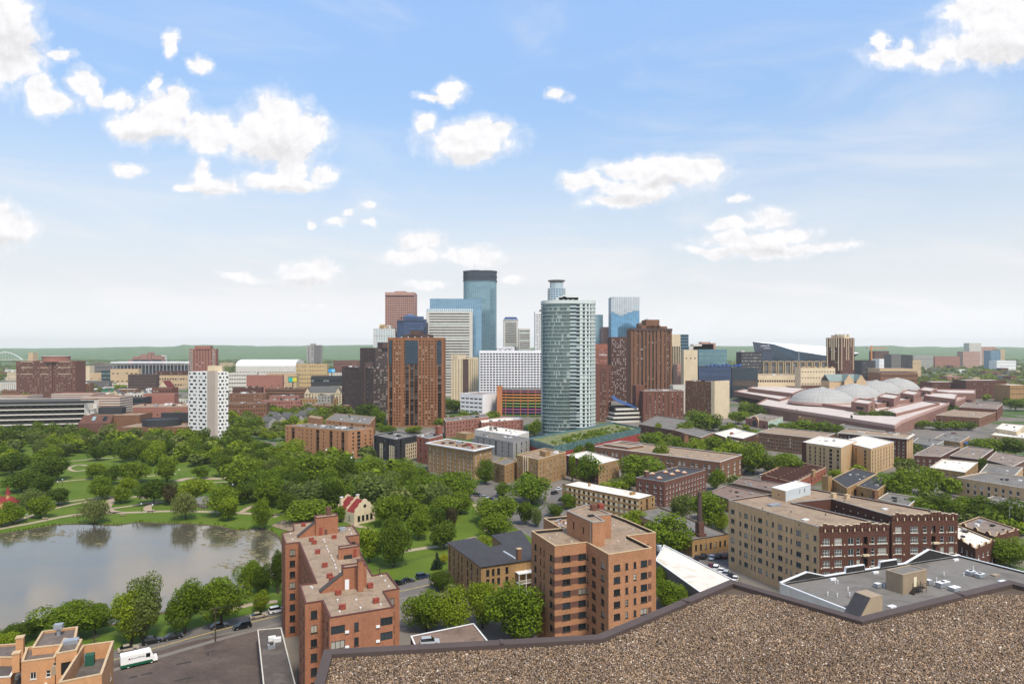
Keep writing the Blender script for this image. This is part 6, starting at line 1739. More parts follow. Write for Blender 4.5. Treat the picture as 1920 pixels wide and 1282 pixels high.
for u in (.10,.275,.60,.71,.83):                   # brick piers standing proud of the wall
 p = lerp(a,c,u); m = MB(); m.box(p[0],p[1] - .3,0,1.3,.7,h + .2,BR['towerb'],yawof(a,c)); m.obj('pier',r)
for (u0,u1,dz) in ((.2,.84,3.2),(.36,.62,7.0)):
 m = MB(); pq = [lerp(a,c,u0),lerp(a,c,u1),lerp(q[3],q[2],u1),lerp(q[3],q[2],u0)]; pq = [lerp(p,lerp(pq[0],pq[2],.5),.2) for p in pq]; m.prism(pq,h - 1,h + dz,BR['choc'],RF['tar']); m.obj('penthouse',r)
for k in range(7):
 p = lerp(lerp(a,c,.12 + .12*k),lerp(q[3],q[2],.12 + .12*k),.1); m = MB(); m.box(p[0],p[1],h - .4,1.0,1.0,1.3,MET['white']); m.obj('roof_vent',r)
# --- stepped dark brown slabs left of it
wv = dict(s='g',rec=.35,g=GL['many'],h=1.6)
r,q,h = twr('dark_brown_slab','lower stepped chocolate brown tower with gridded faces, left of the brown tower',641,700,728,690,790,BR['choc'],phi=38,left=dict(wv,f=18,c=9,w=2.2,b=1,t=1),right=dict(wv,f=18,c=7,w=2.2,b=1,t=1),par=.6)
roofbits(r,q,h - .6,12,60,None,1.4)
m = MB(); p = lerp(q[3],q[0],.68); yw = yawof(q[3],q[0]); m.box(p[0] + .4,p[1] - .4,0,13,3.0,h + 1.5,BR['choc'],yw); m.obj('blank_shaft',r)
m = MB(); m.box(p[0] + 3,p[1] + 8,h - .6,12,10,6,BR['choc'],yw); m.obj('penthouse',r)
r,q,h = twr('dark_brown_slab','taller chocolate brown tower rising behind the stepped one',675,704,742,652,850,BR['choc'],phi=38,left=dict(wv,f=25,c=6,w=2.2,b=1,t=1),right=dict(wv,f=25,c=9,w=2.2,b=1,t=1),par=.6)
m = MB(); p = lerp(q[0],q[1],.45); m.box(p[0] + 2,p[1] + 6,h - .6,20,14,7.5,BR['choc'],R(38)); m.obj('penthouse',r)
# --- white slab hotel with a sign on its penthouse
wv = dict(s='g',rec=.5,g=GL['few'])
WHB = M('white_precast','e6e4e3',.75,.04,.1,.03)
r,q,h = twr('white_slab_hotel','wide white slab hotel with rows of dark ribbon-like windows and rooftop lettering',899,901,1030,657,905,WHB,phi=0.5,dl=20,right=dict(wv,f=18,b=8,t=1.6,h=2.0,c=22,w=3.1,g=GL['hole']),par=1.4)
pq = [atY(932,911),atY(964.5,911),atY(964.5,923),atY(932,923)]
m = MB(); m.prism(pq,h - 1,h + 4.6,WHB,RF['white']); m.obj('penthouse',r)
def text(s,root,name,loc,size,mat,rz=0.,ext=.04,align='CENTER',shear=0.):
 cu = bpy.data.curves.new(name,'FONT'); cu.body = s; cu.size = size; cu.extrude = ext; cu.align_x = align; cu.align_y = 'CENTER'; cu.shear = shear
 cu.materials.append(mat)
 tmp = bpy.data.objects.new(name,cu); COL.objects.link(tmp)
 me = bpy.data.meshes.new_from_object(tmp); bpy.data.objects.remove(tmp)
 o = bpy.data.objects.new(name,me); COL.objects.link(o); o.parent = root
 L = root.location if root else Vector((0,0,0))
 o.location = (loc[0] - L.x,loc[1] - L.y,loc[2] - L.z); o.rotation_euler = (R(90),0,rz); return o
INK = M('lettering_dark','44484e',.6,0,1,0); INKW = M('lettering_white','e8e8e8',.6,0,1,0)
text('HYATT REGENCY',r,'lettering',((pq[0][0] + pq[1][0])/2,910.7,h + 2.2),2.6,INK)
for k in range(3):
 m = MB(); m.box(atY(938 + k*9,911)[0],910.6,h - .6,2.4,.8,1.3,MET['dark']); m.obj('louvre',r)
# beige hotel left of it
r,q,h = twr('beige_hotel','beige concrete hotel of two slabs joined by a dark recess, with small square windows',838,846,874,665,940,CON['beige'],phi=6,dl=16,right=dict(f=22,b=2,t=5,h=1.3,c=5,w=1.2,s='g',g=GL['hole'],rec=.3),left=dict(f=22,b=2,t=4,h=1.3,c=1,w=3,s='g',g=GL['hole'],rec=.3),par=.6)
text('Eco',r,'lettering',(atY(853,938)[0],938.6,h - 3.0),4.0,INK,R(6),shear=.3)
r2,q2,h2 = twr('','',873,875,897,670,945,CON['beige'],phi=6,dl=14,right=dict(f=22,b=2,t=1.5,h=1.3,c=5,w=1.2,s='g',g=GL['hole'],rec=.3),par=.6,root=r)
m = MB(); xa,xb = atY(868,942)[0],atY(878,942)[0]; m.box((xa + xb)/2,944,0,xb - xa,6,h - 6,GL['hole'].name and MATS['glass_dark'] if 'glass_dark' in MATS else BR['choc']); m.obj('dark_recess',r)
# --- garages
r,q,h = twr('white_garage','low white parking garage with rows of black openings on its left face',863,905,936,739,760,WHB,phi=52,left=dict(f=4,b=2,t=2.5,h=1.6,c=5,w=5.4,s='g',g=GL['hole'],rec=.8),right=None,par=.8,cat='garage')
YG2 = 755.0
gx0,gx1 = atY(934,YG2)[0],atY(1032,YG2)[0]; hg = zat(731,YG2)
t_ = thing('coloured_garage','curved parking garage painted in bands of orange, green and purple','garage',(gx0 + 30,YG2 + 20,0))
pts = []
for k in range(15):
 u = k/14; pts.append((gx0 + (gx1 - gx0)*u,YG2 + 14 - 14*math.sin(math.pi*(.12 + .55*u)) ** .8))
BUILT.append([(gx0,YG2),(gx1,YG2),(gx1,YG2 + 40),(gx0,YG2 + 40)])
cols = ['5f7f4a','7e5a86','9b5a8a','6f8f58','8aa05a','c89a52','d49a54','c98a5a','a06a78']
bands = [M('garage_band_%s' % n_,c_,.8,.1,.3,.05) for n_,c_ in zip(['green','violet','magenta','moss','olive','amber','gold','salmon','mauve'],cols)]
nl = 9; fh = hg/nl
for i in range(nl):
 B = MB()
 for k in range(14):
  a,c = pts[k],pts[k + 1]; z = i*fh + .6
  B.poly([(*a,z),(*c,z),(*c,z + 1.15),(*a,z + 1.15)],bands[i]); B.poly([(*a,z + 1.15),(*c,z + 1.15),(c[0],c[1] + 1,z + 1.15),(a[0],a[1] + 1,z + 1.15)],bands[i])
  B.poly([(a[0],a[1] + 40,z - .3),(c[0],c[1] + 40,z - .3),(*c,z - .3),(*a,z - .3)][::-1],CON['grey'])
 B.obj('painted_band',t_)
for k in range(0,15,2):
 B = MB(); B.box(pts[k][0],pts[k][1] - .25,0,.7,.7,hg,M('garage_post','b7734f',.8,.1,.3,.05)); B.obj('post',t_)
B = MB(); B.poly([(p[0],p[1] + 9,0) for p in (pts[0],pts[-1])] + [(p[0],p[1] + 9,hg) for p in (pts[-1],pts[0])],GL['hole']); B.obj('dark_interior',t_)
B = MB(); B.prism([pts[0],pts[4],pts[9],pts[14],(gx1,YG2 + 40),(gx0,YG2 + 40)],hg - .2,hg,bands[8],RF['grey']); B.obj('roof',t_)
B = MB(); B.box(gx0 + 1.5,YG2 + 6,0,6,8,hg + 4,M('garage_corner','b5764f',.8,.1,.3,.05)); B.obj('stair_tower',t_)
B = MB(); B.poly([(gx0 - 1.5,YG2 + 10,0),(gx0,YG2 + 3,0),(gx0,YG2 + 3,hg),(gx0 - 1.5,YG2 + 10,hg)],MATS['garage_corner']); B.obj('side_wall',t_)
# --- right of the glass tower
wv = dict(s='g',rec=.3,g=GL['many'],h=1.5)
twr('brick_tower','slim red brick tower just right of the glass apartment tower',1112,1116,1146,684,700,BR['darkred'],phi=2,dl=20,right=dict(wv,f=20,b=1,t=3,c=[(.35,1.2),(.5,1.2),(.62,1.2),(.9,1.4)]),par=.8)
r,q,h = twr('brick_hotel','red brick hotel tower with white rooftop lettering behind the slim brick tower',1100,1112,1143,645,1150,BR['red'],phi=3,dl=20,right=dict(wv,f=24,b=1,t=7,c=9,w=1.5),par=1)
text('Hilton',r,'lettering',(atY(1131,1148)[0],1148.0,zat(665,1150)),5.0,INKW)
twr('maroon_tower','dark maroon tower dotted with pale windows, left of the large brown tower',1139,1146,1187,632,980,BR['maroon'],phi=4,dl=25,right=dict(wv,f=32,b=2,t=1.5,c=13,w=1.2,g=glass('pane_pale_dots','31302f','d8d6d0',.45)),par=1)
r,q,h = twr('large_brown_tower','broad brown brick tower with vertical dark window shafts and a stepped top',1182,1184,1259,616,815,BR['brown'],phi=1.5,dl=30,
 right=dict(f=34,b=2,t=3,h=1.9,s='g',rec=.5,g=GL['few'],c=[(.06,1.2),(.16,1.2),(.26,2.6),(.35,2.0),(.44,1.2),(.53,3.0),(.62,2.2),(.72,1.2),(.83,1.2),(.90,2.2),(.96,1.4)]),par=1.2)
a,c = q[0],q[1]
for u in (.01,.10,.21,.31,.395,.485,.575,.67,.78,.865,.985):
 p = lerp(a,c,u); m = MB(); m.box(p[0],p[1] - .5,0,2.1 if u not in (.10,.67,.78) else 3.6,1.1,h - 2,BR['brown'],0.026); m.obj('pier',r)
m = MB(); m.box((a[0] + c[0])/2,a[1] + .4,h - 2.6,c[0] - a[0] + 1.4,2.4,2.6,BR['choc'],.026); m.obj('crown_band',r)
for u0,u1,dz in ((.22,.78,5.0),(.35,.74,12.0),(.74,.92,4.0)):
 m = MB(); pq = [lerp(a,c,u0),lerp(a,c,u1),lerp(q[3],q[2],u1),lerp(q[3],q[2],u0)]; m.prism([lerp(p,lerp(pq[0],pq[2],.5),.15) for p in pq],h - 1.2,h - 1.2 + dz,BR['brown'],RF['gravel']); m.obj('penthouse',r)
# low brick slabs
r,q,h = twr('red_brick_slab','twelve storey red brown brick slab with a raised left stair block',1188,1206,1282,733,690,BR['darkred'],phi=8,left=dict(wv,f=11,b=1,t=1,c=2,w=1.3),right=dict(wv,f=11,b=1,t=1,c=[(.08,1.2),(.17,1.2),(.30,1.3),(.40,1.3),(.50,1.3),(.62,1.3),(.72,1.3),(.85,1.3),(.95,1.2)]),par=.6,cap=CON['light'])
m = MB(); p = lerp(q[3],q[0],.5); m.box(p[0],p[1],0,9.0,12,h + 5,BR['darkred'],R(8)); m.obj('stair_block',r); roofbits(r,q,h - .6,12,61,None,1.0)
r,q,h = twr('dark_brick_tower','dark brown brick tower whose right end is a tall blank beige wall',1285,1339,1366,716,720,BR['brown'],phi=40,left=dict(wv,f=15,b=1,t=1,c=14,w=1.0,g=GL['many']),right=dict(f=1,b=0.1,t=.1,h=.2,c=[(.5,.3,'g')],wall=CON['beige'],s='g'),par=.6)
m = MB(); p = lerp(q[0],q[1],.5); L = math.hypot(q[1][0] - q[0][0],q[1][1] - q[0][1]); m.box(p[0] + .3,p[1] - .3,0,L + .6,1.0,h + 1.0,CON['beige'],R(40)); m.obj('blank_wall',r)
m = MB(); p = lerp(q[3],q[0],.96); m.box(p[0],p[1],0,4.0,1.0,h + .8,CON['beige'],yawof(q[3],q[0])); m.obj('blank_return',r)
roofbits(r,q,h - .6,8,62,None,1.2)
twr('beige_link_block','pale block peeping out between the two brick slabs',1255,1262,1300,722,790,CON['light'],phi=5,dl=12,right=dict(wv,f=10,b=1,t=4,c=4,w=1.4),par=.4)
# modern church with blue sweeping roof
cx_,cy_ = g(1166,790); t_ = thing('modern_church','low white banded building with a blue curved sweeping roof between the brick towers','church',(cx_,cy_,0))
for i in range(4):
 m = MB(); m.box(cx_,cy_ + 2,i*4.2,34 - i*3,26,1.9,CON['light'],.3); m.obj('band',t_)
m = MB(); m.box(cx_,cy_ + 3,0,27,22,15.5,GL['hole'],.3); m.obj('dark_glazing',t_)
m = MB(); BLU = M('roof_blue','3f5c8c',.45,.1,.5,.05)
for i in range(10):
 u0,u1 = i/10,(i + 1)/10; zf = lambda u: 26 - 11*u ** .6
 m.boxv([(cx_ - 12 + 26*u0,cy_ - 9,zf(u0) - .6),(cx_ - 12 + 26*u1,cy_ - 9,zf(u1) - .6),(cx_ - 6 + 26*u1,cy_ + 14,zf(u1) - .6),(cx_ - 6 + 26*u0,cy_ + 14,zf(u0) - .6),
   (cx_ - 12 + 26*u0,cy_ - 9,zf(u0)),(cx_ - 12 + 26*u1,cy_ - 9,zf(u1)),(cx_ - 6 + 26*u1,cy_ + 14,zf(u1)),(cx_ - 6 + 26*u0,cy_ + 14,zf(u0))],BLU,True)
m.obj('roof',t_)
# --- skyline
IDSG = CG['teal']
def ids():
 Y = 1400.; x0,x1 = atY(868.5,Y)[0],atY(930,Y)[0]; w = x1 - x0; h = zat(507,Y); hb = zat(526,Y)
 t_ = thing('octagonal_skyscraper','tallest blue green glass skyscraper with a dark ribbed crown and two masts','skyscraper',((x0 + x1)/2,Y + 25,0))
 P = [(x0,Y + 12),(x0 + 6,Y + 4),(x0 + 12,Y + 1),(x0 + 18,Y),(x1 - 12,Y - 1),(x1 - 2,Y + 6),(x1,Y + 10),(x1,Y + 42),(x0,Y + 44)]
 S = {'glass': MB(),'spandrel': MB(),'mullion': MB()}
 for i in range(7):
  a,c = P[i],P[i + 1]; L = math.hypot(c[0] - a[0],c[1] - a[1])
  curtain(t_,a,c,0,hb,dict(cur=IDSG,f=51,c=max(1,int(L/(3.2 if i < 3 else 4.5))),bm=None,mm=MUL,mw=.5,pr=.35 if i < 3 else .15,gc=max(1,int(L/9))),S)
 for k,B in S.items(): B.obj({'glass': 'pane'}.get(k,k),t_,kind='stuff')
 C = MB(); C.prism(inset(P,-.6),hb,h,TEAL_D,RF['tar']); C.obj('crown',t_)
 R_ = MB()
 o = inset(P,-1.0)
 for i in range(6):
  a,c = o[i],o[i + 1]; L = math.hypot(c[0] - a[0],c[1] - a[1])
  for k in range(int(L/3)):
   p = lerp(a,c,(k + .5)*3/L); R_.box(p[0],p[1],hb + 1,.8,.8,h - hb - 4,MUD,yawof(a,c),bottom=False)
 R_.obj('crown_rib',t_,kind='stuff')
 for zz in (hb,hb + (h - hb)*.45,h - 1.2):
  b = MB(); b.prism(inset(P,-1.6),zz,zz + 1.1,TEAL_D); b.obj('crown_ring',t_)
 for px,hh in ((889,22),(911,17)):
  x = atY(px,Y + 20)[0]; b = MB(); b.tube((x,Y + 20,h),(x,Y + 20,h + hh),.35,.15,MET['galv'],6); b.obj('mast',t_)
 b = MB(); b.box(atY(891,Y + 20)[0],Y + 20,h,18,12,2.5,TEAL_D); b.obj('penthouse',t_)
 m = MB(); m.prism(inset(P,.6),0,hb - 1,MUD); m.obj('core',t_); BUILT.append(P)
ids()
twr('blue_glass_slab','wide pale blue glass slab tower standing in front of the tallest skyscraper',806,808,903,560,1210,MUB,phi=2,dl=30,right=cur(CG['blue'],44,28,bm=None,mm=MUB,mw=.4,gc=10),left=cur(CG['blue'],44,6,bm=None,mm=MUB,mw=.4),par=.6)
r,q,h = twr('banded_stone_tower','pale stone tower with continuous ribbon windows and a ribbed glass top, before the blue slab',799,806,886,584,1090,CON['light'],phi=3,dl=26,right=dict(f=30,b=3,t=1.0,h=1.75,c=[(.5,64)],s='g',rec=.4,g=GL['tealdark'],m=1),left=dict(f=30,b=3,t=1.0,h=1.75,c=[(.5,20)],s='g',rec=.4,g=GL['tealdark']),par=.5)
m = MB(); a,c = q[0],q[1]; S = {'glass': MB(),'spandrel': MB(),'mullion': MB()}; curtain(r,(a[0],a[1] + .4),(c[0],c[1] + .4),h,h + 4.6,dict(cur=CG['pale'],f=2,c=24,bm=None,mm=MUW,mw=.5),S)
for k,B in S.items(): B.obj('top_' + k,r,kind='stuff' if k == 'mullion' else None)
r,q,h = twr('pink_stone_tower','square pinkish stone tower with a dark window grid and small cap, left of the skyline',722,724,777,548,1230,BR['pink'],phi=1.5,dl=45,right=dict(f=42,b=3,t=5,h=2.0,c=15,w=2.3,s='g',rec=.5,g=GL['hole']),par=1.5,pents=[(.3,.68,.2,.7,4.5,BR['pink'])])
m = MB(); a,c = q[0],q[1]
for zz in (h - 6.2,): m.box((a[0] + c[0])/2,a[1] - .1,zz,c[0] - a[0] - .5,.5,1.0,BR['choc'],.026)
m.obj('dark_band',r)
# faceted dark blue tower
Y = 1010.; x0,x1 = atY(742,Y)[0],atY(798,Y)[0]
t_ = thing('faceted_blue_tower','faceted dark blue glass tower with a peaked roof behind the brown tower','tower',((x0 + x1)/2,Y + 20,0)); w = x1 - x0
P = [(x0,Y + 14),(x0 + .02*w,Y + 6),(x0 + .26*w,Y),(x0 + .72*w,Y - 1),(x0 + .92*w,Y + 6),(x1,Y + 12),(x1,Y + 40),(x0,Y + 40)]; BUILT.append(P)
S = {'glass': MB(),'spandrel': MB(),'mullion': MB()}; hs = [zat(602,Y),zat(600,Y),zat(593,Y),zat(593,Y),zat(598,Y),zat(600,Y)]
for i in range(5):
 a,c = P[i],P[i + 1]; L = math.hypot(c[0] - a[0],c[1] - a[1]); curtain(t_,a,c,0,hs[i],dict(cur=CG['navy'],f=30,c=max(1,int(L/2.4)),bm=MUD,bh=.6,mm=MUD,mw=.2,gc=max(1,int(L/5))),S)
for k,B in S.items(): B.obj({'glass': 'pane'}.get(k,k),t_,kind='stuff')
m = MB(); m.prism([P[1],P[2],P[3],P[4],(P[4][0],Y + 36),(P[1][0],Y + 36)],hs[1] - 3,hs[1] - 1,MUD); apex = ((x0 + x1)/2 - .05*w,Y + 14,zat(587.5,Y))
rim = [(*P[2],hs[2]),(*P[3],hs[3]),(P[4][0],Y + 14,hs[4]),(P[3][0],Y + 30,hs[3]),(P[2][0],Y + 30,hs[2]),(P[1][0],Y + 14,hs[2] - 4)]
for i in range(6): m.poly([rim[i],rim[(i + 1) % 6],apex],CG['navy'])
m.obj('roof',t_)
m = MB(); m.prism(inset(P,.8),0,hs[0] - 1,MUD); m.obj('core',t_)
# blue grey and stone tower with golden top pieces
r,q,h = twr('stone_and_glass_tower','small pale glass and stone tower with buff stepped top, left of the faceted blue tower',700,702,741,616,1020,CON['light'],phi=3,dl=25,right=cur(CG['pale'],24,9,bm=CON['light'],bh=.8,mm=CON['light'],mw=1.2),left=cur(CG['pale'],24,5,bm=CON['light'],bh=.8,mm=CON['light'],mw=1.2),par=.6)
for u0,u1,dz,mt in ((.2,.75,4,CON['tan']),(.26,.5,6.5,CON['yellow']),(.58,.8,5,CON['light'])):
 m = MB(); pq = [lerp(q[0],q[1],u0),lerp(q[0],q[1],u1),lerp(q[3],q[2],u1),lerp(q[3],q[2],u0)]; m.prism([lerp(p,lerp(pq[0],pq[2],.5),.2) for p in pq],h - 1,h + dz,mt); m.obj('top_block',r)
# two banded office towers and a white one
r,q,h = twr('banded_office_tower','grey banded office tower with a dark blue sloped cap, right of the tallest skyscraper',942,944,971.5,599,1330,CON['light'],phi=2,dl=30,right=dict(f=34,b=3,t=5,h=2.1,c=[(.5,22)],s='g',rec=.3,g=GL['tealdark'],m=.6),left=dict(f=34,b=3,t=5,h=2.1,c=[(.5,20)],s='g',rec=.3,g=GL['tealdark']),par=.5)
m = MB(); pq = inset(q,-.1); pi = inset(q,4); z0,z1 = h,h + 5.2
for i in range(4): m.poly([(*pq[i],z0),(*pq[(i + 1) % 4],z0),(*pi[(i + 1) % 4],z1),(*pi[i],z1)],CG['navy'])
m.poly([(*p,z1) for p in pi],CG['navy']); m.obj('sloped_cap',r)
m = MB(); m.box(lerp(q[0],q[1],.5)[0],q[0][1] - .2,h - 1,q[1][0] - q[0][0],1,1.0,CON['white'],.035); m.obj('cap_band',r)
twr('banded_office_tower','shorter pale banded office block beside the blue capped tower',970,973,994,616,1280,CON['light'],phi=2,dl=30,right=dict(f=30,b=3,t=2,h=1.9,c=[(.5,19)],s='g',rec=.3,g=GL['tealdark'],m=.6),par=.5)
r,q,h = twr('white_gridded_tower','white gridded tower half hidden left of the glass apartment tower',1002,1003,1034,584,1180,CON['white'],phi=1.5,dl=25,right=dict(f=36,b=3,t=3,h=2.1,c=10,w=1.7,s='g',rec=.4,g=GL['few']),par=.8)
m = MB(); p = lerp(q[0],q[1],.42); m.box(p[0],p[1] + 8,h - .8,8,6,4,CON['dark']); m.obj('penthouse',r)
# round crowned tower
Y = 1350.; xc,_ = atY(1043.5,Y); t_ = thing('crowned_round_tower','rounded grey blue tower topped by a flaring halo ring, behind the glass apartments','skyscraper',(xc,Y,0))
SILV = CG['silver']; r1 = 16.3/F*Y; r2 = 12.6/F*Y
hA,hB,hC = zat(541,Y),zat(531,Y),zat(526.5,Y)
m = MB(); n = 20
for i in range(40):
 z0,z1 = hA*i/40,hA*(i + 1)/40 - .5
 m.lathe(xc,Y,[(r1,z0),(r1,z1)],CG['blue'],n,math.pi,2*math.pi); m.lathe(xc,Y,[(r1 + .12,z1),(r1 + .12,z1 + .5)],MUW,n,math.pi,2*math.pi)
m.poly([(xc + r1*math.cos(math.pi + math.pi*i/n),Y + r1*math.sin(math.pi + math.pi*i/n),hA) for i in range(n + 1)],RF['grey']); m.obj('drum',t_)
m = MB(); m.lathe(xc,Y,[(r2,hA),(r2,hB)],CG['pale'],n); m.poly([(xc + r2*math.cos(6.2832*i/n),Y + r2*math.sin(6.2832*i/n),hB) for i in range(n)],RF['grey'])
m.obj('upper_drum',t_)
for k in range(10):
 a = math.pi + math.pi*(k + .5)/10; m = MB(); m.box(xc + (r1 + .2)*math.cos(a),Y + (r1 + .2)*math.sin(a),0,.9,.9,hA,CON['light'],a); m.obj('rib',t_)
m = MB(); m.lathe(xc,Y,[(r2*.8,hB),(r2*.9,hB + 1.6),(r1*1.0,hC)],CON['grey'],n); m.lathe(xc,Y,[(r1,hC),(r1*1.02,hC + .6),(r1*.94,hC + .6)],CON['light'],n); m.obj('halo',t_)
for k in range(16):
 a = 6.2832*k/16; m = MB(); m.tube((xc + r2*.95*math.cos(a),Y + r2*.95*math.sin(a),hB - .5),(xc + r1*1.05*math.cos(a),Y + r1*1.05*math.sin(a),hC + 1.3),.28,.2,CON['light'],5); m.obj('halo_strut',t_)
# teal pair and mirror tower at the right
twr('teal_glass_tower','narrow teal glass tower right of the glass apartments',1110,1112,1130.5,590,1320,MUL,phi=2,dl=30,right=cur(CG['teal'],36,7,bm=None,mm=MUL,mw=.3,gc=4),par=.5)
twr('mauve_stone_tower','plain mauve stone tower beside the narrow teal one',1128,1130,1144,613,1300,BR['pink'],phi=2,dl=30,right=dict(f=30,b=2,t=4,h=1.5,c=6,w=1.2,s='g',g=GL['hole'],rec=.3),par=.6)
r,q,h = twr('mirror_glass_tower','mirror glass tower with a silvery top and deep sky blue lower half',1144,1146,1199,557,1250,MUB,phi=1.5,dl=30,right=cur(CG['sky'],40,16,bm=None,mm=MUB,mw=.22,gc=8),par=.5)
S = {'glass': MB(),'spandrel': MB(),'mullion': MB()}; a,c = q[0],q[1]
steps = [(.0,.12,27),(.12,.26,31),(.26,.42,34),(.42,.56,31),(.56,.74,28),(.74,1.0,25)]
for u0,u1,dz in steps:
 p0,p1 = lerp(a,c,u0),lerp(a,c,u1); curtain(r,(p0[0],p0[1] - .5),(p1[0],p1[1] - .5),h - dz*1.0,h + .2,dict(cur=CG['silver'],f=max(1,int(dz/4)),c=max(1,int((u1 - u0)*16)),bm=None,mm=MUW,mw=.2),S)
for k,B in S.items(): B.obj('silver_' + {'glass': 'panel'}.get(k,k),r,kind='stuff' if k == 'mullion' else None)
# pyramid topped office behind the large brown tower
xa,_ = atY(1215.5,1150); t_ = thing('pyramid_roofed_tower','tower with a grey pyramid roof just showing over the brown tower','tower',(xa,1150,0)); z0 = zat(606,1150); m = MB(); m.box(xa,1165,0,30,28,z0,BR['brown']); m.obj('wall',t_)
m = MB(); b4 = [(xa - 12.5,1152),(xa + 12.5,1152),(xa + 12.5,1178),(xa - 12.5,1178)]
for i in range(4): m.poly([(*b4[i],z0),(*b4[(i + 1) % 4],z0),(xa,1165,zat(596,1150))],CON['grey'])
m.obj('roof',t_)
# offices right of the large brown tower
twr('striped_office','cream and black vertically striped office right of the large brown tower',1257,1259,1276,627,980,CON['beige'],phi=2,dl=24,right=dict(f=1,b=2,t=4,h=64,c=5,w=1.5,s='g',rec=.5,g=GL['hole']),par=.5)
twr('teal_office','plain grey green glass office behind the striped one',1270,1272,1291,627,1080,MUL,phi=2,dl=24,right=cur(CG['dark'],20,6,bm=MUL,bh=1.4,mm=None),par=.5)
twr('stepped_stone_block','mauve stepped block between the striped office and the cream tower',1268,1270,1290,683,960,BR['pink'],phi=2,dl=20,right=dict(f=8,b=2,t=2,h=1.5,c=4,w=1.2,s='g',g=GL['hole'],rec=.3),par=.5)
twr('cream_blank_tower','blank cream tower with a few slots at its top edge',1277,1282,1308,656,930,CON['beige'],phi=10,right=dict(f=1,b=52,t=1,h=2,c=3,w=1.6,s='g',g=GL['hole'],rec=.3),left=None,par=.6)
r,q,h = twr('teal_office','wide teal glass office with grey rooftop plant, right of the cream blank tower',1308,1310,1363,655,1120,MUL,phi=1,dl=40,right=dict(f=9,b=3,t=2.5,h=2.3,c=16,w=2.1,s='g',rec=.2,g=CG['green']),par=.6)
for px0,px1,pt0 in ((1300,1338,645),(1292,1316,649),(1316,1332,641),(1330,1342,643)):
 m = MB(); x0,x1 = atY(px0,1150)[0],atY(px1,1150)[0]; m.box((x0 + x1)/2,1160,h - 6,x1 - x0,20,zat(pt0,1150) - h + 6,CON['light'] if px0 < 1316 else BR['pink']); m.obj('roof_plant',r)
r,q,h = twr('navy_glass_hall','long low navy glass building with blue rooftop plant',1308,1310,1371,687,1040,MUD,phi=1,dl=30,right=cur(CG['navy'],6,24,bm=MUD,bh=.6,mm=MUD,mw=.3),par=.6)
r2,_,_ = twr('','',1370,1372,1421,690,1044,MUD,phi=1,dl=30,right=dict(f=1,b=4,t=4,h=9,c=[(.5,36)],s='g',rec=.3,g=CG['smoke'],m=1),par=.6,root=r)
for k in range(9):
 m = MB(); x,_ = atY(1328 + k*7.5,1050); m.box(x,1052,h - .6,4.5,5,2.5 + (k % 3),MATS['roof_blue']); m.obj('roof_plant',r)
r,q,h = twr('dark_grid_office','dark office with a pale window grid in front of the angular stadium',1385,1390,1428,660,1250,CON['dark'],phi=3,dl=25,right=dict(f=11,b=3,t=1,h=2.4,c=13,w=2.0,s='d',rec=.2,fr=FRW,g=GL['many']),par=.8)
m = MB(); p = lerp(q[0],q[1],.1); m.box(p[0],p[1] + 6,h,6,8,3,CON['light']); m.obj('penthouse',r)
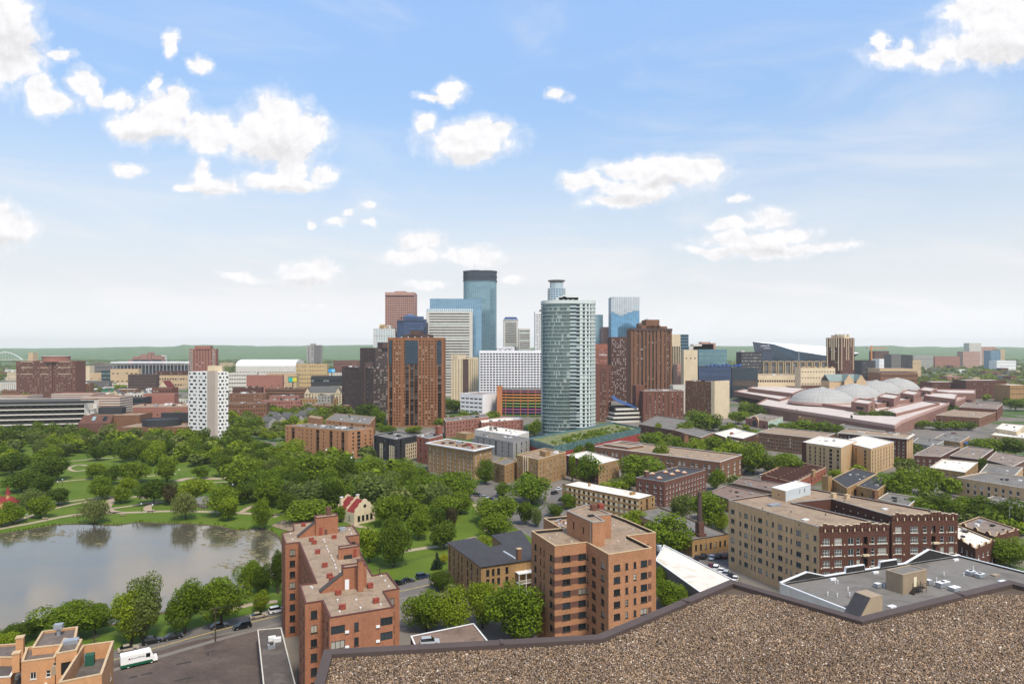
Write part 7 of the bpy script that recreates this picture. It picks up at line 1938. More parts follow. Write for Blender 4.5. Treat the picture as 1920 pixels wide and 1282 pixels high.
# --- angular stadium
def stadium():
 Y = 1500.
 X = lambda px,d=0: atY(px,Y + d)[0]
 t_ = thing('angular_stadium','huge angular stadium with a dark pointed prow and a shining white roof','stadium',(X(1500),Y + 60,0))
 Z = lambda py,d=0: zat(py,Y + d)
 DK = M('stadium_zinc','4f5763',.45,.06,.05,0,metal=.25); ST = CG['dark']
 b = MB(); b.poly([(X(1440),Y,0),(X(1447),Y,Z(679)),(X(1414),Y + 8,Z(640)),(X(1414),Y + 8,Z(640))][:3] + [],DK)
 b.f.clear(); b.v.clear(); b.m.clear()
 prow = [(X(1428),Y + 4,0),(X(1447,-6),Y - 6,0),(X(1450,-6),Y - 6,Z(645,-6)),(X(1414),Y + 10,Z(640.5,10))]
 b.poly(prow,DK); b.obj('prow',t_)
 b = MB(); b.poly([(X(1447,-6),Y - 6,0),(X(1560),Y + 20,0),(X(1560),Y + 20,Z(667,20)),(X(1495),Y + 8,Z(658,8)),(X(1450,-6),Y - 6,Z(645,-6))],ST)
 b.poly([(X(1560),Y + 20,0),(X(1640),Y + 120,0),(X(1625),Y + 120,Z(672,120)),(X(1605),Y + 90,Z(668,90)),(X(1560),Y + 20,Z(667,20))],ST); b.obj('glass_wall',t_)
 m = MB()
 for k in range(22):
  u = (k + .5)/22; x = X(1450) + (X(1560) - X(1450))*u; m.box(x,Y - 4 + 24*u,0,.5,.5,Z(648 + 17*u ** .8),MUD)
 m.obj('mullion',t_,kind='stuff')
 WR = M('stadium_roof_white','eef0f2',.3,.02,.02,0)
 b = MB(); ridge = [(X(1414),Y + 10,Z(640.5,10)),(X(1620,150),Y + 150,Z(655,150))]
 b.poly([(X(1450,-6),Y - 6,Z(645,-6)),(X(1495),Y + 8,Z(658,8)),(X(1560),Y + 20,Z(667,20)),(X(1605),Y + 90,Z(668,90)),(X(1612,120),Y + 120,Z(662,120)),(X(1556,90),Y + 90,Z(650,90)),(X(1475,60),Y + 60,Z(645.5,60)),(X(1414),Y + 10,Z(640.5,10))],WR); b.obj('roof',t_)
 b = MB(); b.poly([(X(1414),Y + 10,Z(640.5,10)),(X(1475,60),Y + 60,Z(645.5,60)),(X(1556,90),Y + 90,Z(650,90)),(X(1612,120),Y + 120,Z(662,120)),(X(1640),Y + 240,0),(X(1428),Y + 240,0),(X(1428),Y + 4,0)],DK); b.obj('rear_wall',t_)
 text('usbank',t_,'lettering',(X(1433.5),Y - 3.5,Z(648)),6.6,INKW,R(-20)); text('stadium',t_,'lettering',(X(1437),Y - 4.5,Z(652.5)),4.6,INKW,R(-20))
 b = MB(); b.tube((X(1495),Y - 8,0),(X(1495),Y - 8,Z(661)),.5,.3,MET['white'],6); b.obj('light_mast',t_)
stadium()
r,q,h = twr('condominium_tower','red brick tower with cream upper corners, in front of the stadium',1549,1575,1602,633,1060,BR['maroon'],phi=40,
 left=dict(f=26,b=2,t=2,h=1.9,c=[(.06,2,'balc',0,1),(.2,1.5),(.34,1.8),(.5,1.2),(.66,1.8),(.82,1.5),(.95,2,'balc',0,1)],s='g',g=GL['tealdark'],rec=.3),right=dict(f=26,b=2,t=2,h=1.9,c=[(.08,2,'balc',0,1),(.22,1.5),(.36,1.8),(.5,1.2),(.66,1.8),(.8,1.5),(.94,2,'balc',0,1)],s='g',g=GL['tealdark'],rec=.3),par=1.0)
for e in (0,3):
 a,c = q[e],q[(e + 1) % 4]; yw = yawof(a,c)
 for u in (.10,.28,.43,.58,.74,.90):
  p = lerp(a,c,u); k = .62 if u in (.43,.58) else (.84 if u in (.28,.74) else .45); m = MB(); m.box(p[0] + math.sin(yw)*.3,p[1] - math.cos(yw)*.3,h*k,1.3,.9,h*(1 - k) + .3,CON['beige'],yw); m.obj('cream_pier',r)
m = MB(); m.box(lerp(q[0],q[2],.45)[0],lerp(q[0],q[2],.45)[1],h - 1,20,20,5.5,CON['beige'],R(40)); m.obj('penthouse',r)
for k in range(4):
 m = MB(); p = lerp(q[0],q[2],.45); m.box(p[0] - 9 + 6*k,p[1] - 6,h + 4.5,3,3,1.6,CON['light'],R(40)); m.obj('roof_unit',r)
# --- convention hall: pink brick terraces and four grey domes
def convention():
 PINK = M('hall_pink_brick','8d6a5d',.85,.10,.08,.06,1,.08); PALE = M('hall_pink_fascia','b8968a',.85,.06,.1,.04)
 DOME = M('dome_grey','a5a39d',.6,.10,.08,.05,.6,.12)
 WHR = M('hall_roof','bfb2a7',.8,.12,.1,.05,1,0)
 def terr(P,h,lab=None,root=None,z0=0,nm='wall',wins=None,roof=None):
  Q = ccw([g(px,py,h) for px,py in P]); n0 = min(range(len(Q)),key=lambda k: Q[k][1]); Q = Q[n0:] + Q[:n0]
  return bld('convention_hall',lab,'hall',Q,h - 1.4,PINK,roof or WHR,{'*': wins} if wins else {},par=1.4,cap=PALE,root=root,z0=z0,wname=nm,keep=True),Q
 t_,Q = terr([(1418,757),(1678,797),(1690,788),(1829,736),(1640,722),(1500,714)],12.5,'vast pink brick convention hall with terraced white roofs')
 m = MB()
 for e in range(len(Q)):                            # pale fascia bands
  a,c = Q[e],Q[(e + 1) % len(Q)]
  if (c[1] - a[1])*a[0] - (c[0] - a[0])*a[1] < 0:
   p = lerp(a,c,.5); yw = yawof(a,c); m.box(p[0] + math.sin(yw)*.1,p[1] - math.cos(yw)*.1,9.8,math.hypot(c[0] - a[0],c[1] - a[1]),.5,2.7,PALE,yw)
 m.obj('fascia',t_)
 for k,(P,h) in enumerate([([(1376,733),(1462,748),(1500,738),(1412,725)],14),([(1402,727),(1486,737),(1512,727),(1430,718)],18),([(1450,722),(1540,730),(1556,722),(1470,714)],17),
  ([(1390,711),(1430,715),(1447,709),(1405,705)],23),([(1500,722),(1568,727),(1590,717),(1520,712)],18),([(1555,719),(1640,724),(1660,714),(1570,711)],16),
  ([(1480,748),(1600,764),(1640,748),(1520,735)],15),([(1540,728),(1600,735),(1615,727),(1560,721)],20),
  ([(1596,753),(1628,757),(1641,750),(1610,746)],21),([(1645,743),(1676,747),(1688,740),(1660,736)],21),([(1688,736),(1713,740),(1726,734),(1702,730)],21),([(1722,730),(1745,733),(1757,727),(1735,724)],20),
  ([(1644,757),(1730,744),(1700,736),(1620,748)],16),([(1732,741),(1791,748),(1795,737),(1745,732)],17),([(1745,735),(1828,737),(1829,730),(1755,729)],17),
  ([(1680,775),(1762,755),(1730,750),(1650,768)],14)]):
  terr(P,h,root=t_,z0=8,nm='terrace',wins=dict(f=1,b=5.0 if h > 19 else 1.5,t=1.2,h=2.6,c=[(.5,12)],s='g',g=GL['hole'],rec=.6) if h > 19 else None)
 for k in range(6):                                 # loading dock piers
  x,y = g(1690 + k*22,792 - k*8.5); m = MB(); m.box(x,y,0,4,7,12,PINK,.8); m.obj('dock_pier',t_)
 for k,(px,py_top,wpx,pyb) in enumerate([(1541,727,116,755),(1602,720,96,746),(1642,713.5,92,738),(1682,709,78,731)]):
  zb = 15.0; x,y = g(px,pyb,zb); y += 24; x = (px - CX)/F*y; rd = wpx/2/F*y; hd = zat(py_top,y) - 14.0
  d = thing('hall_dome',['nearest and widest grey ribbed dome on the convention hall','second grey ribbed dome from the front on the convention hall','third grey ribbed dome from the front on the convention hall','farthest and smallest grey ribbed dome on the convention hall'][k],'dome',(x,y,zb))
  prof = [(rd*math.cos(t),zb - 1 + hd*math.sin(t) ** 1.0) for t in [math.pi/2*i/12 for i in range(13)]]
  prof = [(max(.4,r_),z_) for r_,z_ in prof]
  rd2 = rd; prof = [(rd2*math.sin(a_)/math.sin(1.3),zb - 1 + hd*(math.cos(a_) - math.cos(1.3))/(1 - math.cos(1.3))) for a_ in [1.3*(1 - i/12) for i in range(13)]]; prof[-1] = (.3,prof[-1][1])
  m = MB(); m.lathe(x,y,prof,DOME,48); o = m.obj('shell',d);
  m = MB()
  for s in range(40):
   a_ = 6.2832*s/40
   for i in range(11):
    r0,z0 = prof[i]; r1_,z1 = prof[i + 1]; wd_ = .12
    ca,sa = math.cos(a_),math.sin(a_)
    m.poly([(x + r0*ca - wd_*sa,y + r0*sa + wd_*ca,z0 + .3),(x + r0*ca + wd_*sa,y + r0*sa - wd_*ca,z0 + .3),(x + r1_*ca + wd_*sa,y + r1_*sa - wd_*ca,z1 + .3),(x + r1_*ca - wd_*sa,y + r1_*sa + wd_*ca,z1 + .3)],CON['light'])
  for i in range(0,12,2):
   r0,z0 = prof[i]; m.lathe(x,y,[(r0 + .10,z0),(r0 - .12,z0 + .22)],CON['grey'],48)
  m.obj('rib',d,kind='stuff')
  m = MB(); m.lathe(x,y,[(3.2,prof[-1][1] - .3),(3.2,prof[-1][1] + .7),(.2,prof[-1][1] + 1.0)],CON['light'],12); m.obj('lantern',d)
  m = MB(); m.lathe(x,y,[(rd + 1.0,zb - 2.5),(rd + 1.0,zb + .2),(rd - .5,zb + .2)],PALE,40); m.obj('base_ring',d)
convention()
# ================================================================ farther city: left
FW_ = dict(s='g',rec=.3,g=GL['std'])
def box(name,label,xl,xr,top,Y,wall,f=3,c=8,w=None,h=1.5,roof='gravel',phi=2,dl=18,lf=None,cat='building',g_=None,par=.5,cap=None,b=.8,t=.6,group=None,bits=0):
 sp = dict(FW_,f=f,b=b,t=t,h=h,c=c,g=g_ or GL['std']) if f else None
 if sp and w: sp['w'] = w
 xn = xl + (xr - xl)*(lf or .02)
 ls = dict(sp,c=max(1,int(c*(lf or .05)/max(.05,1 - (lf or .05))))) if sp and lf else None
 r,q,hh = twr(name,label,xl,xn,xr,top,Y,wall,phi=phi,dl=None if lf else dl,roof=RF[roof],right=sp,left=ls,par=par,cap=cap,cat=cat)
 if group: r['group'] = group
 if bits: roofbits(r,q,hh - par,bits,int(xl*7 + top),None,1.0 + Y/1500)
 return r,q,hh
r,q,h = box('red_brick_tower','wide red brick apartment tower with a round rust coloured roof drum, far left',31,143,677,1050,BR['darkred'],19,26,1.5,1.5,phi=1,dl=24,bits=6)
a,c = q[0],q[1]
for u0,u1,d in ((.0,.36,1.0),(.36,.62,3.5),(.62,1.0,1.5)):
 W_,J_ = MB(),MB(); p0,p1 = lerp(a,c,u0),lerp(a,c,u1); facade(W_,r,(p0[0] + .2,p0[1] - d),(p1[0] - .2,p1[1] - d),0,h - (0 if d < 3 else -1),BR['darkred'],dict(FW_,f=19,b=1,t=1.5,h=1.5,c=int((u1 - u0)*24),w=1.6,g=GL['many']),J_)
 W_.poly([(p0[0] + .2,p0[1] - d,0),(p0[0] + .2,p0[1] - d,h),(p0[0] + .2,p0[1],h),(p0[0] + .2,p0[1],0)],BR['darkred']); W_.poly([(p1[0] - .2,p1[1] - d,0),(p1[0] - .2,p1[1],0),(p1[0] - .2,p1[1],h),(p1[0] - .2,p1[1] - d,h)],BR['darkred'])
 W_.obj('bay',r); J_.obj('bay_window',r,kind='stuff')
 for zz in (.66,.84,1.0):
  m = MB(); p = lerp(p0,p1,.5); m.box(p[0],p[1] - d - .15,h*zz - 1.2,(p1[0] - p0[0])*.55,.3,.8,CON['beige'],yawof(a,c)); m.obj('pale_band',r)
m = MB(); p = lerp(lerp(a,c,.58),lerp(q[3],q[2],.58),.5); m.lathe(p[0],p[1],[(19,h - 1),(19,h + 6.6),(19.6,h + 6.7),(19.6,h + 7.8),(1,h + 7.9)],BR['rust'],28); m.obj('roof_drum',r)
m = MB(); m.lathe(p[0],p[1],[(19.8,h + 7.4),(19.8,h + 8.4),(19.2,h + 8.4)],CON['light'],28); m.obj('drum_rim',r)
# banded college building
SLB = M('college_fascia','cfc8bb',.85,.06,.1,.04,1,.06); STR = M('college_stripe','8a6450',.9,.08,.2,.08)
q = [atY(-95,598),atY(158,622),(atY(158,622)[0] + 6,670),(atY(-95,598)[0],650)]; hh = zat(753,612)
r = bld('banded_college','long college building with white bands over black glazing, left edge','building',q,hh - .6,SLB,RF['tar'],{0: dict(f=5,b=2.0,t=2.2,h=3.5,c=[(.5,118)],s='g',rec=1.4,g=GL['hole'],m=.5,lift=.6)},par=.6,cap=CON['dark'])
a,c = q[0],q[1]; yw = yawof(a,c); ch5 = (hh - 2.2 - 3.0)/5
m = MB(); p = lerp(a,c,.5); m.box(p[0],p[1] - .2,hh - 2.0,122,.7,2.1,CON['dark'],yw); m.obj('dark_fascia',r)
for i in range(5):                                     # zig-zag braces in front of each dark storey
 m = MB(); z = 2.2 + i*ch5 + (ch5 - 3.5)*.6
 for k in range(34):
  u0,u1 = .02 + .96*k/34,.02 + .96*(k + 1)/34; z0,z1 = (z + .1,z + 2.5) if k % 2 else (z + 2.5,z + .1)
  p0,p1 = lerp(a,c,u0),lerp(a,c,u1); m.tube((p0[0],p0[1] + .5,z0),(p1[0],p1[1] + .5,z1),.1,.1,CON['mid'],4,caps=False)
 m.obj('brace',r,kind='stuff')
m = MB(); p = lerp(a,c,.992)
for i in range(5):
 m.box(p[0] + i*1.3,p[1] + 2 + i*2,2 + i*ch5,3.2,4,ch5 - .6,SLB,yw)
m.obj('stepped_end',r)
def striped(label,xl,xr,top,bot,Y,n,root=None):
 x0,x1 = atY(xl,Y)[0],atY(xr,Y)[0]; z0,z1 = max(0,zat(bot,Y)),zat(top,Y); rt = root or thing('banded_college_wing',label,'building',((x0 + x1)/2,Y + 10,0))
 m = MB(); m.box((x0 + x1)/2,Y + 12,z0,x1 - x0,24,z1 - z0,STR,.06); m.obj('wall',rt)
 for k in range(n):
  m = MB(); z = z0 + (z1 - z0)*(k + .5)/n; m.box((x0 + x1)/2,Y + 12,z,x1 - x0 + .5,24.5,(z1 - z0)/n*.42,SLB,.06); m.obj('stripe',rt)
 BUILT.append([(x0,Y),(x1,Y),(x1,Y + 24),(x0,Y + 24)])
 return rt
striped('brown and cream striped end wing of the banded college building',152,222,744,790,640,10)
striped('striped rooftop storey above the left part of the college',-10,49,742,755,690,4); striped('striped rooftop storey behind the right part of the college',97,172,738,751,700,4)
# brick hall by the park with a raked front
r,q,h = box('brick_theatre','brown brick theatre hall with slanted skylights, behind the park trees',160,262,779,585,BR['brown'],0,1,dl=26,roof='tan',phi=6,par=.6)
a,c = q[0],q[1]; m = MB(); p0,p1 = lerp(a,c,-.02),lerp(a,c,.52)
m.boxv([(p0[0] - 4,p0[1] - 6,0),(p1[0],p1[1] - 6,0),(*p1,0),(*p0,0),(p0[0] - 2,p0[1] - 5,h - 6),(p1[0],p1[1] - 5,h - 6),(*p1,h + .6),(*p0,h + .6)],BR['dark']); m.obj('raked_front',r)
for k in range(2):
 p = lerp(a,c,.16 + .2*k); m = MB(); m.boxv([(p[0],p[1] - 3.8,h - 4),(p[0] + 3,p[1] - 3.8,h - 4),(p[0] + 3,p[1] - 1.2,h - .9),(p[0],p[1] - 1.2,h - .9),(p[0],p[1] - 3.9,h - 3.8),(p[0] + 3,p[1] - 3.9,h - 3.8),(p[0] + 3,p[1] - 1.3,h - .6),(p[0],p[1] - 1.3,h - .6)],GL['tealdark']); m.obj('skylight',r)
m = MB(); x,y = atY(192,600); m.box(x + 4,y + 8,h - .5,20,8,6,CON['dark'],.1); m.obj('plant_room',r)
r,q,h = box('brick_theatre','low brown brick wing with a round dark roof drum, left of the checkered tower',218,352,801,555,BR['brown'],1,14,1.2,2.2,dl=34,roof='tan',phi=3,par=.5,t=3)
m = MB(); x,y = atY(304,575); m.lathe(x,y,[(15,h - .5),(15,h + 5),(14.6,h + 5.1),(14.4,h + 4.4),(.2,h + 4.4)],CON['dark'],26); m.obj('roof_drum',r)
m = MB(); m.box(x + 4,y + 18,h - .5,26,4,9,CON['dark'],.05); m.obj('screen_wall',r)
for k in range(4):
 m = MB(); p = lerp(q[0],q[1],.5 + k*.08); m.box(p[0],p[1] - .2,.5,1.8,.5,8,GL['hole'],.05); m.obj('tall_window',r)
box('orange_hall','dark glazed front of the orange walled hall',222,270,745,760,CON['dark'],3,8,3,2.6,g_=GL['tealdark'],phi=3)
box('orange_hall','orange walled hall with a brick red back block',268,327,739,778,BR['rust'],0,phi=12,lf=.25)
box('red_brick_block','dark red windowless block behind the orange hall',285,322,727,850,BR['darkred'],4,6,2,1.5)
box('low_rust_hall','low rust red hall with a wide tan roof before the orange hall',226,353,764,690,BR['rust'],1,12,1.5,1.6,roof='tan',dl=50,phi=8,bits=8)
box('parking_ramp','dark brown parking ramp far left',240,292,702,1240,BR['choc'],5,9,5,1.5,phi=8,lf=.0,g_=GL['hole'])
box('brick_warehouse','purple brown warehouse next to the dark parking ramp',290,356,696,1350,BR['maroon'],5,14,2.6,1.8,phi=3)
box('arcaded_block','tan block with white framed arcade under the rust tower',292,352,704,1300,CON['tan'],2,12,3,3)
box('tan_office','plain cream box beside the wide red brick tower',145,168,686,1480,CON['beige'],0); box('tan_office','low tan block right of the plain cream box',168,190,699,1450,CON['tan'],1,4,3,1.6)
box('tan_office','dark glass pavilion among the tan offices',190,207,695,1440,MUD,3,4,5,3,g_=CG['green']); box('tan_office','ochre office with a tall narrow slit',207,260,692,1400,CON['tan'],2,6,4,2.2,phi=10)
r,q,h = box('ballpark','far dark ballpark under a long thin white canopy',168,357,684,1760,CON['mid'],3,40,3.5,2.6,dl=120,g_=GL['hole'])
m = MB(); x0,x1 = atY(210,1740)[0],atY(357,1740)[0]; m.box((x0 + x1)/2,1765,zat(680.5,1740),x1 - x0,60,3.2,MET['white'],.02); m.obj('canopy',r)
for k in range(22):
 m = MB(); m.box(x0 + (x1 - x0)*(k + .5)/22,1738,0,1.6,1.6,zat(681,1740),MET['galv']); m.obj('canopy_post',r)
r,q,h = box('rust_tower','rust brick apartment tower with pale balcony bands, behind the checkered tower',355,405,654,1130,BR['rust'],25,9,2.2,1.6,phi=12,lf=.3,g_=GL['few'])
m = MB(); p = lerp(q[0],q[2],.5); m.box(p[0],p[1],h - .5,24,20,5.5,BR['rust'],.2); m.obj('penthouse',r)
a,c = q[0],q[1]
for k in range(25):
 m = MB(); p = lerp(a,c,.08); p2 = lerp(a,c,.92)
 for pp_ in (p,p2): m.box(pp_[0],pp_[1] - .6,1 + (h - 2)*k/25,4,1.2,.9,CON['light'],yawof(a,c))
 m.obj('balcony',r)
r,q,h = box('white_arena','long low arena with a vaulted white roof',442,554,686,1750,CON['light'],1,20,4,2,dl=90)
m = MB(); a,c,d_,e_ = q[0],q[1],q[2],q[3]
for k in range(10):
 t0,t1 = math.pi*k/10,math.pi*(k + 1)/10; f0,f1 = (1 - math.cos(t0))/2,(1 - math.cos(t1))/2
 m.poly([(*lerp(a,e_,f0),h + 16*math.sin(t0)),(*lerp(c,d_,f0),h + 16*math.sin(t0)),(*lerp(c,d_,f1),h + 16*math.sin(t1)),(*lerp(a,e_,f1),h + 16*math.sin(t1))],MET['white'])
for P_ in ((a,e_),(c,d_)): m.poly([(*lerp(P_[0],P_[1],(1 - math.cos(math.pi*k/10))/2),h + 16*math.sin(math.pi*k/10)) for k in range(11)],CON['light'])
m.obj('vaulted_roof',r)
r,q,h = box('grey_tower','lone grey brown tower with a lighter left half, against the far woods',575,602,647,1900,CON['grey'],22,4,3,2,g_=GL['many'])
m = MB(); a,c = q[0],q[1]; p = lerp(a,c,.75); m.box(p[0],p[1] - .4,0,(c[0] - a[0])*.48,1.2,h,CON['mid'],.03); m.obj('dark_half',r); m = MB(); p = lerp(a,c,.4); m.box(p[0],p[1] + 8,h - .5,14,8,5,CON['grey']); m.obj('penthouse',r)
box('cream_garage','cream arcaded garage right of the checkered tower',428,481,699,1150,CON['light'],5,11,3,1.8,g_=GL['hole'],phi=8,lf=.2); box('orange_warehouse','plain orange brown warehouse with a sloping roof line',462,530,704,1080,BR['rust'],1,5,2,1.5,phi=12,lf=.15)
box('yellow_office','yellow stone office with even rows of windows',555,613,682,1260,CON['yellow'],6,12,2.4,1.6,phi=3,bits=3); box('tan_warehouse','tan warehouse left of the yellow office',500,556,700,1200,CON['tan'],1,6,2,1.8)
box('far_hall','low dark red hall before the wooded hills',625,673,676,2050,BR['darkred'],2,12,3,2); box('dark_glass_hall','dark glazed hall with a red end, left of the stepped tower',583,640,705,1150,CON['dark'],2,10,4,3,g_=GL['tealdark'])
box('parking_ramp','low brown parking ramp with dark decks, left of the gabled building',497,571,728,1010,BR['brown'],3,16,4,1.4,g_=GL['hole'],roof='grey',phi=-4,bits=6)
r,q,h = box('gabled_building','cream building with a dark hipped roof and gables beside the stepped tower',571,641,737,930,CON['beige'],4,12,2.2,1.8,par=.1)
m = MB(); a,c,d_,e_ = q; rz0,rz1 = h,h + 9; mid0,mid1 = lerp(a,e_,.5),lerp(c,d_,.5); SLATE = M('roof_slate','5b5a57',.8,.12,.3,.08)
for P_ in ([(*a,rz0),(*c,rz0),(*lerp(mid1,mid0,.1),rz1),(*lerp(mid0,mid1,.1),rz1)],[(*c,rz0),(*d_,rz0),(*lerp(mid1,mid0,.1),rz1)],[(*d_,rz0),(*e_,rz0),(*lerp(mid0,mid1,.1),rz1),(*lerp(mid1,mid0,.1),rz1)],[(*e_,rz0),(*a,rz0),(*lerp(mid0,mid1,.1),rz1)]): m.poly(P_,SLATE)
m.obj('roof',r)
for u in (.08,.9):
 p = lerp(a,c,u); m = MB(); w_ = 4.2; m.poly([(p[0] - w_,p[1] - .4,h - 1),(p[0] + w_,p[1] - .4,h - 1),(p[0],p[1] - .4,h + 7)],CON['beige']); m.poly([(p[0] - w_,p[1] - .4,h - 1),(p[0],p[1] - .4,h + 7),(p[0],p[1] + 9,h + 7),(p[0] - w_,p[1] + 9,h - 1)],SLATE); m.poly([(p[0] + w_,p[1] - .4,h - 1),(p[0] + w_,p[1] + 9,h - 1),(p[0],p[1] + 9,h + 7),(p[0],p[1] - .4,h + 7)],SLATE); m.obj('gable',r)
for lab,xl,xr,top,Y,wl_,f,c_ in [('long red brown terrace with many small windows, behind the yellow trees',428,500,757,740,'brown',3,14),('orange brick terrace row right of the red brown terrace',490,563,751,800,'rust',3,16),('tan terrace row with a flat roof',556,622,759,815,'tan',3,12),
  ('tan long block below the parking ramp',560,632,748,880,'tan',3,12),('grey brown low block beside the gabled building',430,498,738,900,'brown',3,12),('dark brick low block behind the grey brown one',436,490,727,980,'maroon',2,8),('orange brick block with white roof edge, behind the terraces',505,560,742,940,'rust',2,9)]:
 box('terrace_row',lab,xl,xr,top,Y,BR[wl_],f,c_,1.3,1.5,roof='grey',phi=10,lf=.12,bits=6)
# small gabled houses
def gabled(x,y,w,d,h,rh,wall,roof,label,yaw=.3,name='gabled_house',group=None):
 r = thing(name,label,'house',(x,y,0),group); c,s = math.cos(yaw),math.sin(yaw)
 T = lambda a,b,z: (x + a*c - b*s,y + a*s + b*c,z)
 m = MB(); m.box(x,y,0,w,d,h,wall,yaw); A = [T(-w/2,-d/2,h),T(w/2,-d/2,h),T(w/2,d/2,h),T(-w/2,d/2,h)]; B = [T(0,-d/2,h + rh),T(0,d/2,h + rh)]
 m.poly([A[0],A[1],B[0]],wall); m.poly([A[2],A[3],B[1]],wall); m.obj('wall',r)
 m = MB(); E = .5; A = [T(-w/2 - E,-d/2 - E,h - .3),T(w/2 + E,-d/2 - E,h - .3),T(w/2 + E,d/2 + E,h - .3),T(-w/2 - E,d/2 + E,h - .3)]; B = [T(0,-d/2 - E,h + rh + .1),T(0,d/2 + E,h + rh + .1)]
 m.poly([A[1],A[2],B[1],B[0]],roof); m.poly([A[3],A[0],B[0],B[1]],roof); m.obj('roof',r)
 for u in (-.25,.25):
  p = T(w*u,-d/2 - .03,h*.45); wm_,_ = win_data(win_mesh('s',1.0,1.4,.0,GL['std'],FRW),'window',False); inst(wm_,'window',r,(p[0] - x,p[1] - y,h*.45),yaw)
 BUILT.append([T(-w/2,-d/2,0)[:2],T(w/2,-d/2,0)[:2],T(w/2,d/2,0)[:2],T(-w/2,d/2,0)[:2]])
 return r
for k,(px,py) in enumerate([(228,752),(243,750),(256,752),(270,748),(283,747),(218,747)]):
 x,y = g(px,py); gabled(x,y,11,16,8,5,CON['beige'] if k % 2 else CON['light'],SLATE,['first','second','third','fourth','fifth','leftmost'][k] + ' of the pale gabled houses with grey roofs by the highway',.25,group='pale gabled houses by the highway')
for k,(px,py) in enumerate([(505,800),(522,797),(540,792),(556,795),(572,788),(590,790),(515,790),(585,781)]):
 x,y = g(px,py); gabled(x,y,10,14,6,4,CON['grey'],SLATE,['left front','second front','middle front','fourth front','middle right','right front','left rear','right rear'][k] + ' grey roofed garden house by the yellow trees',.9,group='grey roofed garden houses')
x,y = g(312,735); gabled(x,y,24,30,3,17,CON['beige'],M('roof_dark_red','6e2f2c',.8,.1,1,.05),'steep A shaped church roof in dark red',.1,'aframe_church')
# highway viaducts and signs
for k,(P,z) in enumerate([([(60,716),(150,713),(205,708),(262,706),(340,712)],9),([(110,730),(170,722),(225,719),(300,722)],7),([(150,733),(200,726),(250,724)],5)]):
 l = smooth_line([g(px,py,z) for px,py in P],6); o = ribbon('viaduct',l,-6,6,z - 1.2,CON['light'],1.2,kind=False); tag(o,['upper','middle','lower'][k] + ' pale concrete highway viaduct crossing far left','viaduct')
 m = MB()
 for i in range(2,len(l),4): m.box(l[i][0],l[i][1],0,2,2,z - 1.2,CON['grey'])
 m.obj('pier',o,(0,0,0)); o.children[0]['kind'] = 'stuff'
for k,(px,py) in enumerate([(197,730),(212,729)]):
 x,y = g(px,py + 10); t_ = thing('highway_sign',['left','right'][k] + ' green highway sign on its gantry','sign',(x,y,0)); m = MB(); m.box(x,y,5,9,.3,4.2,M('sign_green','2c7a57',.6,.05,1,0)); m.obj('panel',t_); m = MB(); m.box(x - 5,y,0,.4,.4,8,MET['galv']); m.obj('post',t_)
for lab,px,py,Y,w,h,c1,c2 in [('blue video billboard beside the yellow office',622,694.5,1240,12,5.5,'3aa0d8','7fd0f0'),('colourful video billboard with a cyan and yellow picture',549,711.5,1080,13,7,'2fb0a0','d8c93a')]:
 x,_ = atY(px,Y); z = zat(py,Y); t_ = thing('billboard',lab,'billboard',(x,Y,0)); m = MB(); m.box(x,Y,z - h/2 - 1,w + 1,1,h + 2,CON['dark']); m.box(x,Y,0,1.5,1,z - h/2,CON['dark']); m.obj('frame',t_)
 m = MB(); m.poly([(x - w/2,Y - .56,z - h/2),(x,Y - .56,z - h/2),(x,Y - .56,z + h/2),(x - w/2,Y - .56,z + h/2)],M('panel_' + c1,c1,.5,.1,.3,0)); m.poly([(x,Y - .56,z - h/2),(x + w/2,Y - .56,z - h/2),(x + w/2,Y - .56,z + h/2),(x,Y - .56,z + h/2)],M('panel_' + c2,c2,.5,.1,.3,0)); m.obj('screen',t_)
# arched bridge and old brewery on the horizon
Y = 3900.; x0,x1 = atY(-22,Y)[0],atY(43,Y)[0]; t_ = thing('arched_bridge','distant white arched bridge at the left edge','bridge',((x0 + x1)/2,Y,0)); m = MB(); pv = None
for k in range(21):
 u = k/20; p = (x0 + (x1 - x0)*u,Y,14 + 44*math.sin(math.pi*u))
 if pv: m.tube(pv,p,2.2,2.2,MET['white'],6,False)
 pv = p
m.obj('arch',t_); m = MB(); m.box((x0 + x1)/2,Y,14,x1 - x0 + 80,14,3,CON['light']); m.obj('deck',t_)
m = MB()
for k in range(1,12): u = k/12; m.box(x0 + (x1 - x0)*u,Y,16,.6,.6,42*math.sin(math.pi*u),MET['white'])
m.obj('hanger',t_,kind='stuff')
t_ = thing('old_brewery','distant rust red brewery with turrets on the left horizon','building',(atY(272,2900)[0],2900,0)); xs = [(242,305,674),(250,262,668),(264,277,664),(278,284,660.5),(286,296,666),(296,304,668)]
for a_,b_,tp in xs: m = MB(); x0,x1 = atY(a_,2900)[0],atY(b_,2900)[0]; m.box((x0 + x1)/2,2910,0,x1 - x0,30,zat(tp,2900),BR['rust']); m.obj('block',t_)
m = MB(); m.box(atY(301,2900)[0],2930,0,14,20,zat(666,2900),CON['light']); m.obj('silo',t_)
box('tan_tower','thin tan tower with a notched top behind the wide red brick tower',53,62,661,1700,CON['tan'],0)
